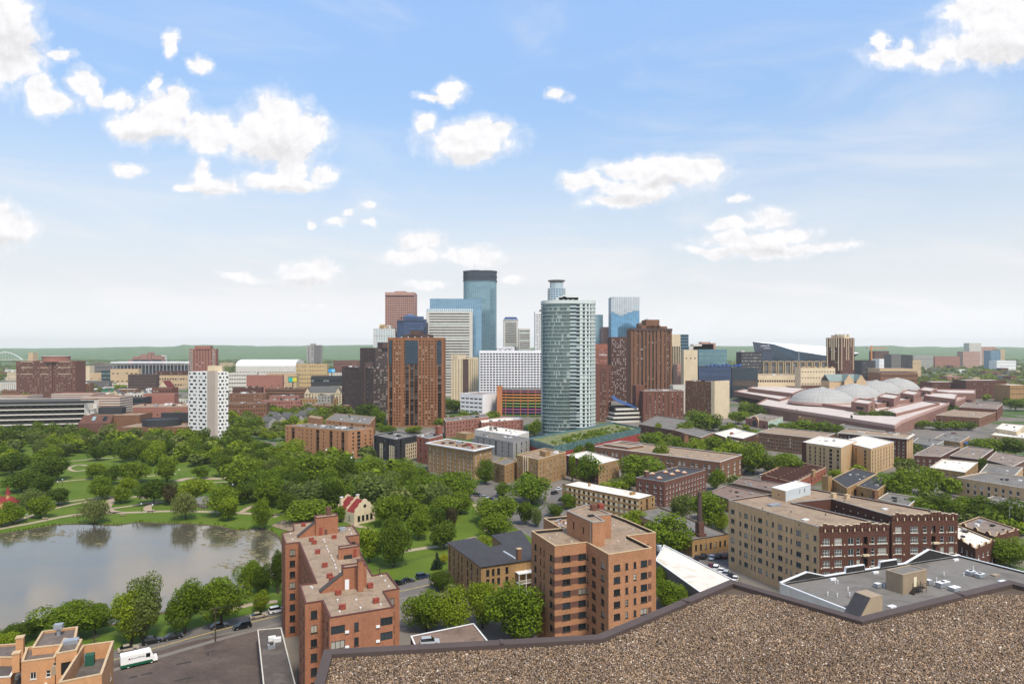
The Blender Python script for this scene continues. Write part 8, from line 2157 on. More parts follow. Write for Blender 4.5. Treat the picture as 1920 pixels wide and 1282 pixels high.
# ================================================================ farther city: right
box('arcade_building','curving cream building with a long colonnade, before the stadium',1376,1506,703,1060,CON['beige'],2,28,2.4,3.4,dl=60,phi=-3,roof='tan',g_=GL['hole'],bits=6)
r,q,h = box('framed_office','dark office block behind a row of yellow square frames, below the stadium',1427,1551,677,1310,CON['mid'],4,20,4,2.4,g_=GL['tealdark'],dl=30)
a,c = q[0],q[1]
for k in range(9):
 p = lerp(a,c,(k + .5)/9); W2 = (c[0] - a[0])/9*.36; m = MB()
 m.box(p[0] - W2,p[1] - 1,h*.45,1.3,2,h*.55,CON['yellow']); m.box(p[0] + W2,p[1] - 1,h*.45,1.3,2,h*.55,CON['yellow']); m.box(p[0],p[1] - 1,h - 1.4,2*W2,2,1.4,CON['yellow']); m.obj('frame',r)
r,q,h = box('cream_parapet_block','cream building with small arched gables over a brick base, before the brick tower',1500,1566,690,1010,CON['beige'],5,12,1.8,1.8,g_=GL['hole'],phi=4)
m = MB(); m.box((q[0][0] + q[1][0])/2,q[0][1] - .8,0,q[1][0] - q[0][0],2,h*.45,BR['maroon'],.07); m.obj('brick_base',r)
for k in range(6): m = MB(); p = lerp(q[0],q[1],(k + .5)/6); m.box(p[0],p[1] + .5,h,3,1.2,2.2,CON['yellow']); m.obj('crest',r)
# grey roofed stone church
x0,x1 = atY(1556,930)[0],atY(1618,930)[0]; t_ = thing('stone_church','stone church with steep grey green roofs, behind the domes','church',((x0 + x1)/2,940,0)); zc = zat(702,930); ze = zat(715,930); COP = M('roof_grey_green','7d8a83',.7,.1,.2,.05)
m = MB(); m.box((x0 + x1)/2,945,0,x1 - x0,24,ze,CON['tan'],.03); m.obj('wall',t_); m = MB(); m.poly([(x0,932,ze),(x1,932,ze),(x1,945,zc),(x0,945,zc)],COP); m.poly([(x0,945,zc),(x1,945,zc),(x1,958,ze),(x0,958,ze)],COP); m.obj('roof',t_)
for px in (1592,1615):
 xx = atY(px,925)[0]; m = MB(); m.poly([(xx - 6.5,925,0),(xx + 6.5,925,0),(xx + 6.5,925,ze),(xx,925,zc),(xx - 6.5,925,ze)],CON['tan']); m.poly([(xx - 6.5,925,ze),(xx,925,zc),(xx,945,zc),(xx - 6.5,945,ze)],COP); m.poly([(xx,925,zc),(xx + 6.5,925,ze),(xx + 6.5,945,ze),(xx,945,zc)],COP); m.obj('gable',t_)
for lab,xl,xr,top,wl_ in [('left grey one of three plain dark slabs right of the brick tower',1671,1690,664,CON['mid']),('middle darker one of three plain dark slabs',1690,1702,665,CON['dark']),('right charcoal one of three plain dark slabs',1702,1711,665.5,CON['dark'])]: box('dark_slab',lab,xl,xr,top,1620,wl_,0,dl=30)
Y = 1560.; x,_ = atY(1634,Y); t_ = thing('tower_crane','orange tower crane standing right of the brick and cream tower','crane',(x,Y,0)); ORN = M('crane_orange','c98452',.6,.1,1,0); hz = zat(648,Y); m = MB(); m.box(x,Y,0,2.6,2.6,hz,ORN); m.obj('mast',t_); m = MB(); m.box(x + 12,Y,zat(653,Y),46,1.6,1.8,ORN); m.obj('jib',t_); m = MB(); m.box(x - 9,Y,zat(654,Y),5,3,4,CON['grey']); m.obj('counterweight',t_)
m = MB(); m.tube((x,Y,hz),(x + 32,Y,zat(652,Y)),.3,.3,MET['dark'],4); m.obj('tie_bar',t_)
for lab,xl,xr,top,Y,wl_,f,c_ in [('pale hospital tower with a domed helipad roof, on the right horizon',1817,1840,643,2900,CON['light'],14,8),('pink hospital base in front of the pale tower',1805,1838,659,2750,BR['pink'],6,8),('mauve hospital slab right of the pale tower',1838,1868,650,2950,BR['pink'],10,10),
  ('blue glass block beside the hospital',1857,1876,657,2500,MUB,10,6),('tan tower right of the blue glass block',1874,1884,655,2560,CON['tan'],8,3),('white low office row under the hospital',1868,1905,676,2300,CON['white'],3,14),
  ('maroon block behind the tower crane',1640,1667,658,2250,BR['maroon'],5,10),('tan block right of the dark slabs',1711,1727,675,1750,CON['tan'],3,6),('grey stepped office right of the brick and cream tower',1602,1642,677,1400,CON['mid'],7,12),('dark gridded block at the crane foot',1615,1641,676,1330,CON['dark'],6,9),
  ('pale office with a white roof behind the dark slabs',1648,1672,673,1900,CON['white'],4,8),('long low blue grey shed on the right horizon',1712,1750,666,2600,CON['grey'],2,10),('rust coloured works on the right horizon',1752,1800,668,2700,BR['rust'],2,10)]: box('far_office',lab,xl,xr,top,Y,wl_,f,c_,None,1.9,dl=35,g_=GL['many'])
for lab,xl,xr,top,Y,wl_ in [('upper tan parking ramp right of the stadium tower',1648,1720,691,1280,CON['tan']),('lower brown parking ramp beyond the domes',1650,1721,699,1160,BR['brown'])]: box('parking_ramp',lab,xl,xr,top,Y,wl_,4,16,5,1.5,g_=GL['hole'],dl=40,roof='grey')
for lab,xl,xr,top,Y,wl_ in [('long maroon row with a thin white roof beyond the pink hall',1810,1887,713,1020,'maroon'),('cream house row at the right edge',1893,1935,722,950,'tan'),('maroon row left of the long one',1747,1800,716,1050,'maroon')]: box('terrace_row',lab,xl,xr,top,Y,BR[wl_],3,12,1.3,1.5,roof='white',dl=30)
# yellow brick building and restaurant in front of the hall
r,q,h = mid('yellow_brick_building','ochre and tan brick building with a cluttered flat roof, in front of the pink hall',(1497,781),(1574,788),(1599,776),CON['yellow'],RF['grey'],base=803,left=dict(FW_,f=3,b=.5,t=.8,h=1.5,c=10,w=1,wall=BR['tan']),right=dict(FW_,f=3,b=.5,t=.8,h=1.7,c=5,w=1),par=.5,cap=CON['tan']); roofbits(r,q,h - .5,12,77)
r,q,h = mid('arched_restaurant','brick restaurant with an arched gable front and a pale green mural wall',(1398,783),(1440,790),(1468,781),M('mural_green','a9bfae',.8,.25,.25,.1,1,0,hue='c9a79a'),RF['gravel'],base=805,left=dict(FW_,f=1,b=1,t=3,h=3,c=3,w=2,wall=BR['rust']),par=.6,cap=CON['tan']); roofbits(r,q,h - .6,8,78)
a,c = q[3],q[0]; p = lerp(a,c,.45); yw = yawof(a,c); m = MB(); T2 = lambda u,z,d: (p[0] + math.cos(yw)*u + math.sin(yw)*d,p[1] + math.sin(yw)*u - math.cos(yw)*d,z)
prof = [(-6,0),(-6,h - 2)] + [(-6*math.cos(math.pi*k/10),h - 2 + 5*math.sin(math.pi*k/10)) for k in range(1,10)] + [(6,h - 2),(6,0)]
m.poly([T2(u,z,1) for u,z in prof][::-1],BR['rust']); m.poly([T2(u,z,-.2) for u,z in prof],BR['rust'])
for i in range(len(prof) - 1): m.poly([T2(*prof[i],1),T2(*prof[i + 1],1),T2(*prof[i + 1],-.2),T2(*prof[i],-.2)],CON['tan'])
m.obj('arched_gable',r); m = MB(); m.poly([T2(-3.5,1,1.05),T2(3.5,1,1.05),T2(3.5,h - 2.5,1.05),T2(2,h - 1,1.05),T2(-2,h - 1,1.05),T2(-3.5,h - 2.5,1.05)],GL['tealdark']); m.obj('arched_window',r)
# ================================================================ unnamed roofs filling the middle and far distance
rr = random.Random(77)
TONES = [('red brown',BR['brown']),('rust red',BR['rust']),('tan',CON['tan']),('cream',CON['beige']),('pale grey',CON['light']),('grey',CON['grey']),('maroon',BR['maroon']),('white',CON['white']),('dark',CON['mid'])]
ANCH = [(0,150,'beyond the red brick tower'),(150,355,'under the ballpark canopy'),(355,560,'before the white arena'),(560,720,'left of downtown'),(1380,1560,'round the stadium'),(1560,1720,'behind the domes'),(1720,2000,'among the right trees')]
def hits(poly,m=2.):
 xs = [p[0] for p in poly]; ys = [p[1] for p in poly]
 for B in BUILT:
  bx = [p[0] for p in B]; by = [p[1] for p in B]
  if min(xs) - m < max(bx) and max(xs) + m > min(bx) and min(ys) - m < max(by) and max(ys) + m > min(by): return True
 return False
nb = 0
for _ in range(5200):
 if nb >= 250: break
 left = rr.random() < .52
 px = rr.uniform(-40,700) if left else rr.uniform(1390,1990)
 Y = 700*(5.2 ** rr.random()) if left else 900*(3.6 ** rr.random())
 if not left and px > 1700 and rr.random() < .45: continue
 w,d = rr.uniform(10,34)*(1 + Y/5000),rr.uniform(12,26); hh = rr.uniform(5,11) if rr.random() < .7 else rr.uniform(10,19)
 x,_ = atY(px,Y); q = [(x,Y),(x + w,Y + w*.12),(x + w - d*.12,Y + d + w*.12),(x - d*.12,Y + d)]
 if zat(0,1) and hits(q): continue
 tone,mt = rr.choice(TONES); where = next((t for a,b,t in ANCH if a <= px < b),'at the city edge')
 rf = rr.choice(['white','grey','gravel','tan','grey']); size = 'long low' if w > 32 else ('tall' if hh > 10 else 'small low')
 dist = 'near' if Y < 1100 else ('midway' if Y < 1900 else 'far off')
 lab = f'{dist} {size} {tone} building with a {dict(white="white", grey="grey", gravel="brown", tan="tan")[rf]} roof {where}'
 r = bld('city_building',lab,'building',q,hh - .4,mt,RF[rf],{0: dict(FW_,f=max(1,int(hh/3.4)),b=.6,t=.5,h=1.5,pitch=3.6,w=1.7,g=GL['few'])},par=.4,group='city buildings ' + where)
 if Y < 1600: roofbits(r,q,hh - .4,rr.randint(1,4),nb)
 nb += 1
# ================================================================ the remaining trees: beyond the three hundred nearest they merge into one woodland
def onroad(x,y,d=8):
 for l in ROADS:
  for i in range(0,len(l),2):
   if abs(l[i][0] - x) < d and abs(l[i][1] - y) < d: return True
 return False
def woodland():
 r = np.random.default_rng(8); rr = random.Random(8); out = []; mi = []
 lib = [crown_arrays(900 + k,s,nc,nq,ls) for k,(s,nc,nq,ls) in enumerate([('round',11,520,.06),('flat',11,520,.06),('tall',10,480,.06)])]
 far = [crown_arrays(950 + k,'flat',7,46,.17) for k in range(3)]
 keys = ['dark','mid','mid','light','pale','willow']; mats = [LEAF[k] for k in ('dark','mid','light','pale','willow')]
 idx = {'dark': 0,'mid': 1,'light': 2,'pale': 3,'willow': 4}
 BB = [(min(p[0] for p in B),max(p[0] for p in B),min(p[1] for p in B),max(p[1] for p in B)) for B in BUILT]
 def free(x,y,m=3.):
  return not any(a - m < x < b + m and c - m < y < d + m for a,b,c,d in BB)
 def put(x,y,w,h,L):
  v = L[rr.randrange(len(L))]; a = rr.uniform(0,6.28); ca,sa = math.cos(a),math.sin(a)
  P = np.stack([(v[:,0]*ca - v[:,1]*sa)*w + x,(v[:,0]*sa + v[:,1]*ca)*w + y,v[:,2]*h*.92 + h*.08],1); out.append(P); mi.append(np.full(len(v) // 4,idx[rr.choice(keys)],np.int32))
 # zones in photo pixels on the ground: (polygon, number, size)
 Z = [([(-60,815),(440,830),(560,862),(640,900),(480,900),(330,868),(230,850),(60,850),(-60,850)],110,11),([(560,850),(760,880),(880,930),(800,990),(700,1000),(690,950),(560,950)],26,11),([(1560,850),(1990,850),(1990,1010),(1700,1000),(1600,900)],46,8),([(1000,870),(1420,830),(1420,990),(1180,960)],60,8),([(1700,690),(2000,690),(2000,800),(1840,800),(1840,740),(1730,720)],240,11),
   ([(430,770),(720,765),(720,815),(640,830),(560,832),(440,826)],190,9),([(-40,700),(350,700),(350,770),(-40,760)],150,10),([(1270,800),(1700,790),(1700,850),(1290,860)],40,8),([(830,760),(940,760),(1000,830),(900,830),(780,800)],26,9),([(1380,740),(1420,745),(1480,800),(1400,800)],22,9),
   ([(350,700),(640,700),(640,760),(350,760)],110,9),([(1640,690),(1760,690),(1760,720),(1640,720)],30,10),([(1200,800),(1290,800),(1290,870),(1180,870)],24,8),([(740,840),(1000,850),(1000,930),(880,910)],14,8)]
 for P,n,w in Z:
  Wp = [g(*p) for p in P]; x0,x1 = min(p[0] for p in Wp),max(p[0] for p in Wp); y0,y1 = min(p[1] for p in Wp),max(p[1] for p in Wp); k = t = 0
  while k < n and t < n*40:
   t += 1; x,y = rr.uniform(x0,x1),rr.uniform(y0,y1)
   if not inpoly(x,y,Wp) or not free(x,y,4) or onroad(x,y): continue
   s = rr.uniform(.7,1.3); put(x,y,w*s*1.15,w*s*rr.uniform(.85,1.15),lib); k += 1
 # far canopy: denser with distance, grouped
 n = 0
 for _ in range(40000):
  u = rr.random(); Y = 1250*(5.6 ** u); x = rr.uniform(-.84,.84)*Y; px = CX + x/Y*F
  if 700 < px < 1300 and Y < 1700: continue
  den = min(1,.10 + max(0,Y - 1300)/3400) if px < 1300 else min(1,.35 + max(0,Y - 1000)/2600)
  cl = math.sin(x*.006 + 1.3)*math.sin(Y*.004 + x*.002) + math.sin(x*.017)*.4
  if rr.random() > den or cl < -.15*den + .12*(1 - den): continue
  if Y < 2600 and not free(x,Y,6): continue
  s = 9 + Y/420; put(x,Y,s*rr.uniform(.8,1.5),rr.uniform(7,12) + max(0,(Y - 4300))*.0,far); n += 1
  if n > 9000: break
 v = np.concatenate(out); m = np.concatenate(mi)
 o = bpy.data.objects.new('woodland',quads_mesh('woodland',v,mats,m)); COL.objects.link(o); o['kind'] = 'stuff'; o['label'] = 'leafy trees spread between the farther buildings'
 print('WOODLAND quads',len(m))
woodland()
# ================================================================ cars, van, lamps, poles, benches
CARP = {n: M('car_paint_' + n,c,.28,.03,1,0,spec=.6) for n,c in dict(black='16181a',silver='a9adb0',white='e4e4e2',blue='1d2c4a',tan='a39684',grey='5b5f63',red='6a1e1c',charcoal='2a2d31').items()}
TYRE = M('tyre','1b1b1b',.9,.1,2,0); RIM = M('rim','9a9c9e',.4,.05,2,0,metal=.5); CGL = M('car_glass','12171b',.08,.02,1,0,spec=.6); LMP = M('headlight','d9dde0',.2,0,1,0); TLP = M('tail_light','7a1512',.3,0,1,0)
CARM = {}
def car_parts(kind):
 if kind in CARM: return CARM[kind]
 P = {'sedan': (4.6,1.8,[(-2.3,.45),(-2.28,.8),(-1.5,.92),(.95,.88),(2.1,.74),(2.3,.45)],[(-1.75,.90),(-1.0,1.40),(.25,1.42),(1.05,.88)]),
   'suv': (4.6,1.9,[(-2.3,.5),(-2.3,1.0),(-2.1,1.06),(1.0,1.02),(2.15,.92),(2.3,.5)],[(-2.2,1.04),(-1.95,1.70),(.25,1.72),(1.1,1.02)])}[kind]
 L,W_,prof,cab = P; w = W_/2
 b = MB(); bot = [(p[0],.3) for p in ((-2.2,0),(2.2,0))]; full = [(-2.25,.3)] + prof + [(2.25,.3)]; n = len(full)
 for s in (-1,1):
  pts = [(x,s*w*(1 if z < .7 else .94),z) for x,z in full]; b.poly(pts if s > 0 else pts[::-1],CARP['black'])
 for i in range(n - 1):
  (x0,z0),(x1,z1) = full[i],full[i + 1]; k0,k1 = (1 if z0 < .7 else .94),(1 if z1 < .7 else .94)
  b.poly([(x0,-w*k0,z0),(x0,w*k0,z0),(x1,w*k1,z1),(x1,-w*k1,z1)],CARP['black'])
 body = b.data('body')
 c = MB(); k = .78
 for s in (-1,1):
  pts = [(x,s*w*(.92 if i in (0,3) else k),z) for i,(x,z) in enumerate(cab)]; c.poly(pts if s > 0 else pts[::-1],CGL)
 for i in (0,2):
  (x0,z0),(x1,z1) = cab[i],cab[i + 1]; k0,k1 = (.92,k) if i == 0 else (k,.92); c.poly([(x0,-w*k0,z0),(x0,w*k0,z0),(x1,w*k1,z1),(x1,-w*k1,z1)],CGL)
 r = MB(); (x0,z0),(x1,z1) = cab[1],cab[2]; r.boxv([(x0 - .05,-w*k,z0 - .03),(x1 + .08,-w*k,z1 - .03),(x1 + .08,w*k,z1 - .03),(x0 - .05,w*k,z0 - .03),(x0,-w*k,z0 + .04),(x1,-w*k,z1 + .04),(x1,w*k,z1 + .04),(x0,w*k,z0 + .04)],CARP['black'],True)
 wh = MB(); wh.tube((0,-.11,0),(0,.11,0),.34,.34,TYRE,14); rm = MB(); rm.tube((0,-.125,0),(0,.125,0),.2,.2,RIM,10)
 hl = MB(); hl.box(0,0,0,.1,.36,.16,LMP); tl = MB(); tl.box(0,0,0,.08,.3,.2,TLP)
 CARM[kind] = dict(body=body,window=c.data('window'),roof=r.data('roof'),wheel=wh.data('wheel'),rim=rm.data('rim'),headlight=hl.data('headlight'),tail=tl.data('tail_light'),w=w)
 return CARM[kind]
def car(px,py,yaw,kind,paint,label,z=.07,group='parked cars',loc=None):
 x,y = loc or g(px,py,z); C_ = car_parts(kind)
 r = thing('parked_car',label,'car',(x,y,z),group,R(yaw))
 for nm in ('body','roof'):
  o = inst(C_[nm],nm,r,(0,0,0)); o.material_slots[0].link = 'OBJECT'; o.material_slots[0].material = CARP[paint]
 inst(C_['window'],'window',r,(0,0,0))
 for sx in (-1.4,1.4):
  for sy in (-1,1):
   wl_ = inst(C_['wheel'],'wheel',r,(sx,sy*(C_['w'] - .08),.34)); inst(C_['rim'],'rim',wl_,(0,0,0))
 for sy in (-1,1): inst(C_['headlight'],'headlight',r,(2.24,sy*C_['w']*.68,.58)); inst(C_['tail'],'tail_light',r,(-2.27,sy*C_['w']*.7,.66))
 return r
CARS = [(240,1219,35,'sedan','tan','tan saloon just behind the white van on the pond street'),(285,1205,34,'suv','black','black off-roader second in the row by the pond, right of the tan saloon'),(324,1197,34,'sedan','black','black saloon third in the row by the pond'),
 (411,1176,33,'sedan','charcoal','dark saloon parked at the utility pole'),(454,1177,214,'suv','black','black off-roader driving on the near side of the pond street'),(484,1157,33,'sedan','tan','pale gold saloon right of the widest street lawn tree'),(520,1147,33,'suv','white','white off-roader cut off by the long brick block'),
 (764,1091,31,'sedan','charcoal','dark saloon on the pond street right of the brick block'),(793,1083,31,'suv','blue','dark blue off-roader by the conifer, right of the dark saloon'),(746,1096,31,'sedan','black','black car peeping out behind the brick block end'),
 (884,925,-30,'sedan','charcoal','first dark car on the bend of the park street'),(897,930,-35,'suv','grey','grey off-roader on the bend of the park street'),(909,934,-40,'sedan','silver','silver car on the bend of the park street'),(921,938,-48,'sedan','black','last black car on the bend of the park street'),
 (789,882,-15,'suv','black','black car below the red narrow block'),(801,887,-15,'sedan','charcoal','dark car below the cornice hotel corner'),(701,960,10,'sedan','blue','dark blue car beside the park house'),
 (1307,1048,65,'sedan','charcoal','leftmost dark car in the lot before the courtyard building'),(1319,1046,65,'suv','black','black off-roader left of the white car in the lot'),(1335,1047,65,'sedan','white','white saloon between black cars in the lot'),(1347,1045,65,'sedan','black','black car right of the white saloon in the lot'),(1359,1045,65,'suv','red','dark red off-roader at the corner of the cream side wall'),
 (1333,1063,65,'sedan','red','dark car first in the diagonal row by the cream wall'),(1343,1067,65,'suv','white','first of the white vehicles in the diagonal row by the cream wall'),(1353,1072,65,'sedan','white','second of the white vehicles in the diagonal row by the cream wall'),(1362,1077,65,'suv','silver','silver off-roader in the diagonal row by the cream wall'),(1370,1082,65,'sedan','black','black car near the gravel roof in the diagonal row'),(1379,1087,65,'sedan','white','white car touching the gravel roof edge'),
 (1048,918,60,'sedan','white','white car beside the ornamented walk-up'),(1040,926,50,'suv','charcoal','dark car behind the white one on the side street'),(1053,938,55,'sedan','black','black car at the left end of the white roofed flats'),
 (1402,884,20,'sedan','charcoal','first car of the row behind the school'),(1409,881,20,'suv','grey','second car of the row behind the school'),(1417,878,20,'sedan','silver','third car of the row behind the school'),(1425,875,20,'sedan','black','fourth car of the row behind the school'),
 (1430,894,20,'suv','white','white van at the sawtooth hall, left one'),(1441,891,20,'suv','white','white van at the sawtooth hall, right one'),(1266,842,20,'sedan','white','white car in the school car park'),(1274,846,20,'suv','charcoal','dark car in the school car park'),(1286,850,20,'sedan','silver','silver car by the school chimney'),(1318,848,20,'sedan','white','pale car right of the school chimney'),(1329,852,20,'suv','black','black car right of the school chimney'),
 (1715,801,60,'suv','blue','blue vehicle at the loading docks, near one'),(1728,797,60,'suv','silver','silver vehicle at the loading docks'),(1752,789,60,'suv','blue','blue vehicle at the loading docks, far one'),(1816,828,50,'sedan','white','white car on the avenue by the blue awning'),(1774,812,10,'sedan','silver','silver car in the car park before the brick hall'),(1788,813,10,'sedan','red','red car in the car park before the brick hall'),
 (1640,806,5,'sedan','white','white car in the road before the dense tree row'),(1672,808,5,'sedan','black','black car in the road before the dense tree row'),(1540,806,-5,'sedan','silver','silver car passing the yellow brick building')]
for c_ in CARS: car(*c_)
x,y = g(806,1206,4.0); car(0,0,12,'suv','silver','silver estate car on the brown courtyard roof by the gravel edge',z=3.85,loc=(x,y))
# delivery step van
x,y = g(259,1246); yv = R(34); v = thing('delivery_van','white and green step van with red triangle logo on the brown lot','van',(x,y,.08),None,yv)
WHV = M('van_white','eceae4',.45,.03,1,0); GRV = M('van_green','1f5a3e',.45,.05,1,0)
m = MB(); m.box(-.55,0,.95,6.2,2.3,2.1,WHV); m.box(-.55,0,3.05,6.0,2.1,.12,WHV); m.obj('cargo_body',v,(0,0,0))
m = MB(); m.box(-.4,0,.45,6.5,2.32,.62,GRV); m.obj('skirt',v,(0,0,0))
m = MB(); m.boxv([(2.5,-1.12,.5),(4.0,-1.0,.5),(4.0,1.0,.5),(2.5,1.12,.5),(2.5,-1.12,1.55),(3.95,-.95,1.35),(3.95,.95,1.35),(2.5,1.12,1.55)],WHV,True); m.boxv([(2.5,-1.1,1.55),(3.3,-1.05,1.5),(3.3,1.05,1.5),(2.5,1.1,1.55),(2.5,-1.05,2.9),(2.7,-1.0,2.85),(2.7,1.0,2.85),(2.5,1.05,2.9)],WHV); m.obj('cab',v,(0,0,0))
m = MB(); m.poly([(3.33,-.95,1.62),(3.33,.95,1.62),(2.76,.92,2.72),(2.76,-.92,2.72)],CGL); m.obj('windscreen',v,(0,0,0))
m = MB(); m.poly([(1.5,-1.17,1.75),(2.4,-1.17,1.75),(2.4,-1.17,2.7),(1.5,-1.17,2.7)],CGL); m.obj('side_window',v,(0,0,0))
for sx in (-2.1,2.7):
 for sy in (-1,1):
  m = MB(); m.tube((sx,sy*.95 - .14,.44),(sx,sy*.95 + .14,.44),.44,.44,TYRE,14); wl_ = m.obj('wheel',v,(0,0,0)); m = MB(); m.tube((sx,sy*.95 - .155,.44),(sx,sy*.95 + .155,.44),.25,.25,MET['white'],10); m.obj('rim',wl_,(0,0,0))
for sy in (-.75,.75): m = MB(); m.box(3.98,sy,.85,.1,.34,.22,LMP); m.obj('headlight',v,(0,0,0))
m = MB(); m.poly([(-2.15,-1.165,2.0),(-1.6,-1.165,2.0),(-1.87,-1.165,2.5)],CARP['red']); m.obj('logo',v,(0,0,0))
o = text('AmeriPride',v,'lettering',(0,0,0),.62,M('print_black','1c1c1c',.6,0,1,0),0,.005); o.location = (-.15,-1.17,2.2)
# globe lamps along the paths
GLOBE = M('lamp_globe','e6e8e6',.3,.02,1,0)
pm = MB(); pm.tube((0,0,0),(0,0,3.6),.09,.06,MET['dark'],7); pd = pm.data('post'); gm_ = MB(); gm_.lathe(0,0,[(.02,3.5),(.22,3.6),(.32,3.85),(.22,4.1),(.02,4.2)],GLOBE,10); gd = gm_.data('globe')
for px,py,lab in [(50,981,'on the upper pond path at the left'),(265,960,'at the fork left of the round path island'),(286,962,'by the dark path bulb'),(108,916,'at the left end of the upper lawn path'),(117,912,'second on the upper lawn path'),(336,893,'at the left of the plaza'),(420,890,'at the right of the plaza'),(436,922,'under the big tree right of the plaza'),(45,1193,'over the near shore by the corner roof'),(350,838,'before the checkered tower'),(1005,1058,'at the black roofed house'),(664,880,'in the grove below the orange condominium')]:
 x,y = g(px,py); r = thing('globe_lamp','white globe lamp ' + lab,'lamp',(x,y,0),'globe lamps in the park'); inst(pd,'post',r,(0,0,0)); inst(gd,'globe',r,(0,0,0))
# benches by the pond
bs = MB(); bs.box(0,0,.42,2.4,.5,.07,DECK); bsd = bs.data('seat'); bb = MB(); bb.box(0,.26,.55,2.4,.06,.45,DECK); bbd = bb.data('backrest'); bl_ = MB(); bl_.box(0,0,0,.08,.5,.42,MET['dark']); bld_ = bl_.data('leg')
for px,py,lab in [(84,974,'left'),(141,969,'middle'),(230,967,'right')]:
 x,y = g(px,py); r = thing('park_bench',lab + ' wooden bench facing the pond on the shore path','bench',(x,y,0),'benches along the pond',.1); inst(bsd,'seat',r,(0,0,0)); inst(bbd,'backrest',r,(0,0,0)); inst(bld_,'leg',r,(-1,0,0)); inst(bld_,'leg',r,(1,0,0))
# utility poles and their wires along the street
poles = []
for px,base,top,lab in [(404,1203,1136,'wooden utility pole standing by the brown lot'),(177,1263,1188,'wooden utility pole behind the corner building'),(712,1125,1063,'utility pole behind the long brick block'),(1020,1030,965,'utility pole by the side street trees')]:
 x,y = g(px,base); h = zat(top,y); r = thing('utility_pole',lab,'utility pole',(x,y,0)); m = MB(); m.tube((x,y,0),(x,y,h),.17,.11,BARK,7); m.obj('post',r); m = MB(); m.box(x,y,h - .7,2.6,.12,.14,BARK,.9); m.box(x,y,h - 1.7,2.0,.12,.14,BARK,.9); m.obj('crossarm',r); poles.append((x,y,h))
for a,b2,lab in [(0,1,'left span of sagging wires over the pond street'),(0,2,'middle span of sagging wires over the pond street'),(2,3,'right span of sagging wires above the black roofed house')]:
 m = MB(); A,B = poles[a],poles[b2]
 for off in (-1.1,-.4,.4,1.1):
  pv = None
  for k in range(13):
   u = k/12; p = (A[0] + (B[0] - A[0])*u - off*.6,A[1] + (B[1] - A[1])*u + off*.7,A[2] + (B[2] - A[2])*u - .5 - 1.6*4*u*(1 - u)*.6)
   if pv: m.tube(pv,p,.022,.022,MET['dark'],4,False)
   pv = p
 o = m.obj('power_line',None,(A[0],A[1],A[2])); tag(o,lab,'wires'); o['kind'] = 'stuff'
# slim light poles in the car parks at the right
for k,(px,base,top) in enumerate([(1560,820,792),(1700,812,775),(1766,808,775),(1838,812,782),(1712,838,808),(1787,838,806),(1893,1000,950),(1330,850,825)]):
 x,y = g(px,base); h = zat(top,y); r = thing('light_pole',['slim pole by the yellow brick building','slim pole left of the loading yard','slim pole at the loading yard mouth','slim pole before the tan brick hall','slim pole at the left low store','slim pole at the blue awning store','slim pole over the brick shops','slim pole in the school car park'][k],'light pole',(x,y,0),'car park light poles'); m = MB(); m.tube((x,y,0),(x,y,h),.14,.08,MET['galv'],6); m.obj('post',r); m = MB(); m.box(x + .6,y,h - .1,1.4,.3,.15,MET['galv']); m.obj('lamp_head',r)
# floating weed along the shores of the pond
rr = random.Random(31); WEED = M('floating_weed',(.15,.125,.065),.9,.3,.8,.25,hue='9a8c62'); m = MB()
WD = [(60,1003,60,6,80),(105,1000,30,5,50),(30,1012,40,4,40),(190,1020,14,3,16),(400,1000,60,8,90),(445,1006,30,10,90),(470,1000,34,6,90),(505,1020,16,12,70),(410,1022,40,4,40),(470,1040,22,14,50),(430,1062,24,10,30),(500,1050,14,10,40),(50,1168,14,4,16)]
for px,py,sx,sy,n in WD:
 for _ in range(n):
  a,b2 = rr.gauss(px,sx*.5),rr.gauss(py,sy*.5)
  if b2 < 984: continue
  x,y = g(a,b2);
  if not inpoly(x,y,SHW): continue
  r0 = rr.uniform(.15,.75); k = 6; m.poly([(x + r0*rr.uniform(.6,1.3)*1.5*math.cos(6.283*i/k),y + r0*rr.uniform(.5,1.1)*math.sin(6.283*i/k),.075 + _*.0001) for i in range(k)],WEED)
o = m.obj('floating_weed'); o['kind'] = 'stuff'
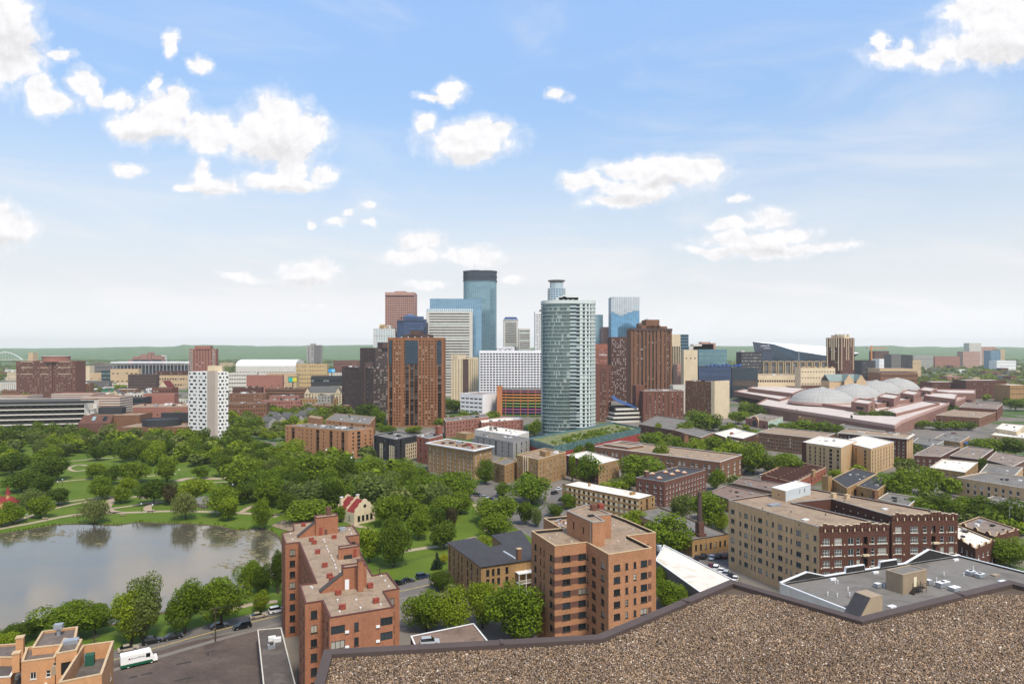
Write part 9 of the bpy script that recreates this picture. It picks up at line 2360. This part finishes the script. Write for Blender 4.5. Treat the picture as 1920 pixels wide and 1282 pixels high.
# reeds on the bank
v = []; rg = np.random.default_rng(4)
for i in range(0,len(SHW)):
 x,y = SHW[i]
 px = CX + x/y*F
 if y < 215 and px < 480 or rr.random() < .25: continue
 for _ in range(5):
  a = rg.uniform(-1.3,1.3,2); hgt_ = rg.uniform(.4,1.3); bx,by = x + a[0],y + a[1]*.5 + .5; w_ = .25
  th = rg.uniform(0,3.14); c,s = math.cos(th)*w_,math.sin(th)*w_
  v += [(bx - c,by - s,0),(bx + c,by + s,0),(bx + c*.4,by + s*.4,hgt_),(bx - c*.4,by - s*.4,hgt_)]
o = bpy.data.objects.new('reeds',quads_mesh('reeds',np.array(v),[LEAF['mid']])); COL.objects.link(o); o['kind'] = 'stuff'
# ================================================================ air
hz = MB(); hz.box(0,4000,-2.0,34000,26000,290.0,None or M('haze_off','ffffff'))
o = hz.obj('haze'); o['kind'] = 'stuff'
hm = bpy.data.materials.new('haze_air'); hm.use_nodes = True
t = NT(hm.node_tree); t.n.clear(); out = t.add('ShaderNodeOutputMaterial'); pv = t.add('ShaderNodeVolumePrincipled')
pv.inputs['Color'].default_value = (1.0,.99,.97,1); pv.inputs['Density'].default_value = HAZE; pv.inputs['Anisotropy'].default_value = .2
t.link(pv.outputs[0],out.inputs['Volume'])
o.data.materials.clear(); o.data.materials.append(hm)
# ================================================================ things that would share a label: told apart by how near they stand
_by = {}
for o in SC.objects:
 if o.parent is None and o.get('category') and o.get('label'): _by.setdefault(o['label'],[]).append(o)
for lab,os_ in _by.items():
 if len(os_) < 2: continue
 os_.sort(key=lambda o: o.location.y)
 n = len(os_)
 for k,o in enumerate(os_):
  w = ('nearer' if k == 0 else 'farther') if n == 2 else ('nearest' if k == 0 else 'farthest' if k == n - 1 else ['second','third','fourth','fifth','sixth','seventh'][min(k - 1,5)] + ' nearest')
  l2 = w + ' ' + lab.replace('far off ','').replace('midway ','').replace('near ','',1) if lab.split()[0] in ('far','midway','near') else w + ' ' + lab
  if len(l2.replace(',',' ').split()) <= 16: o['label'] = l2
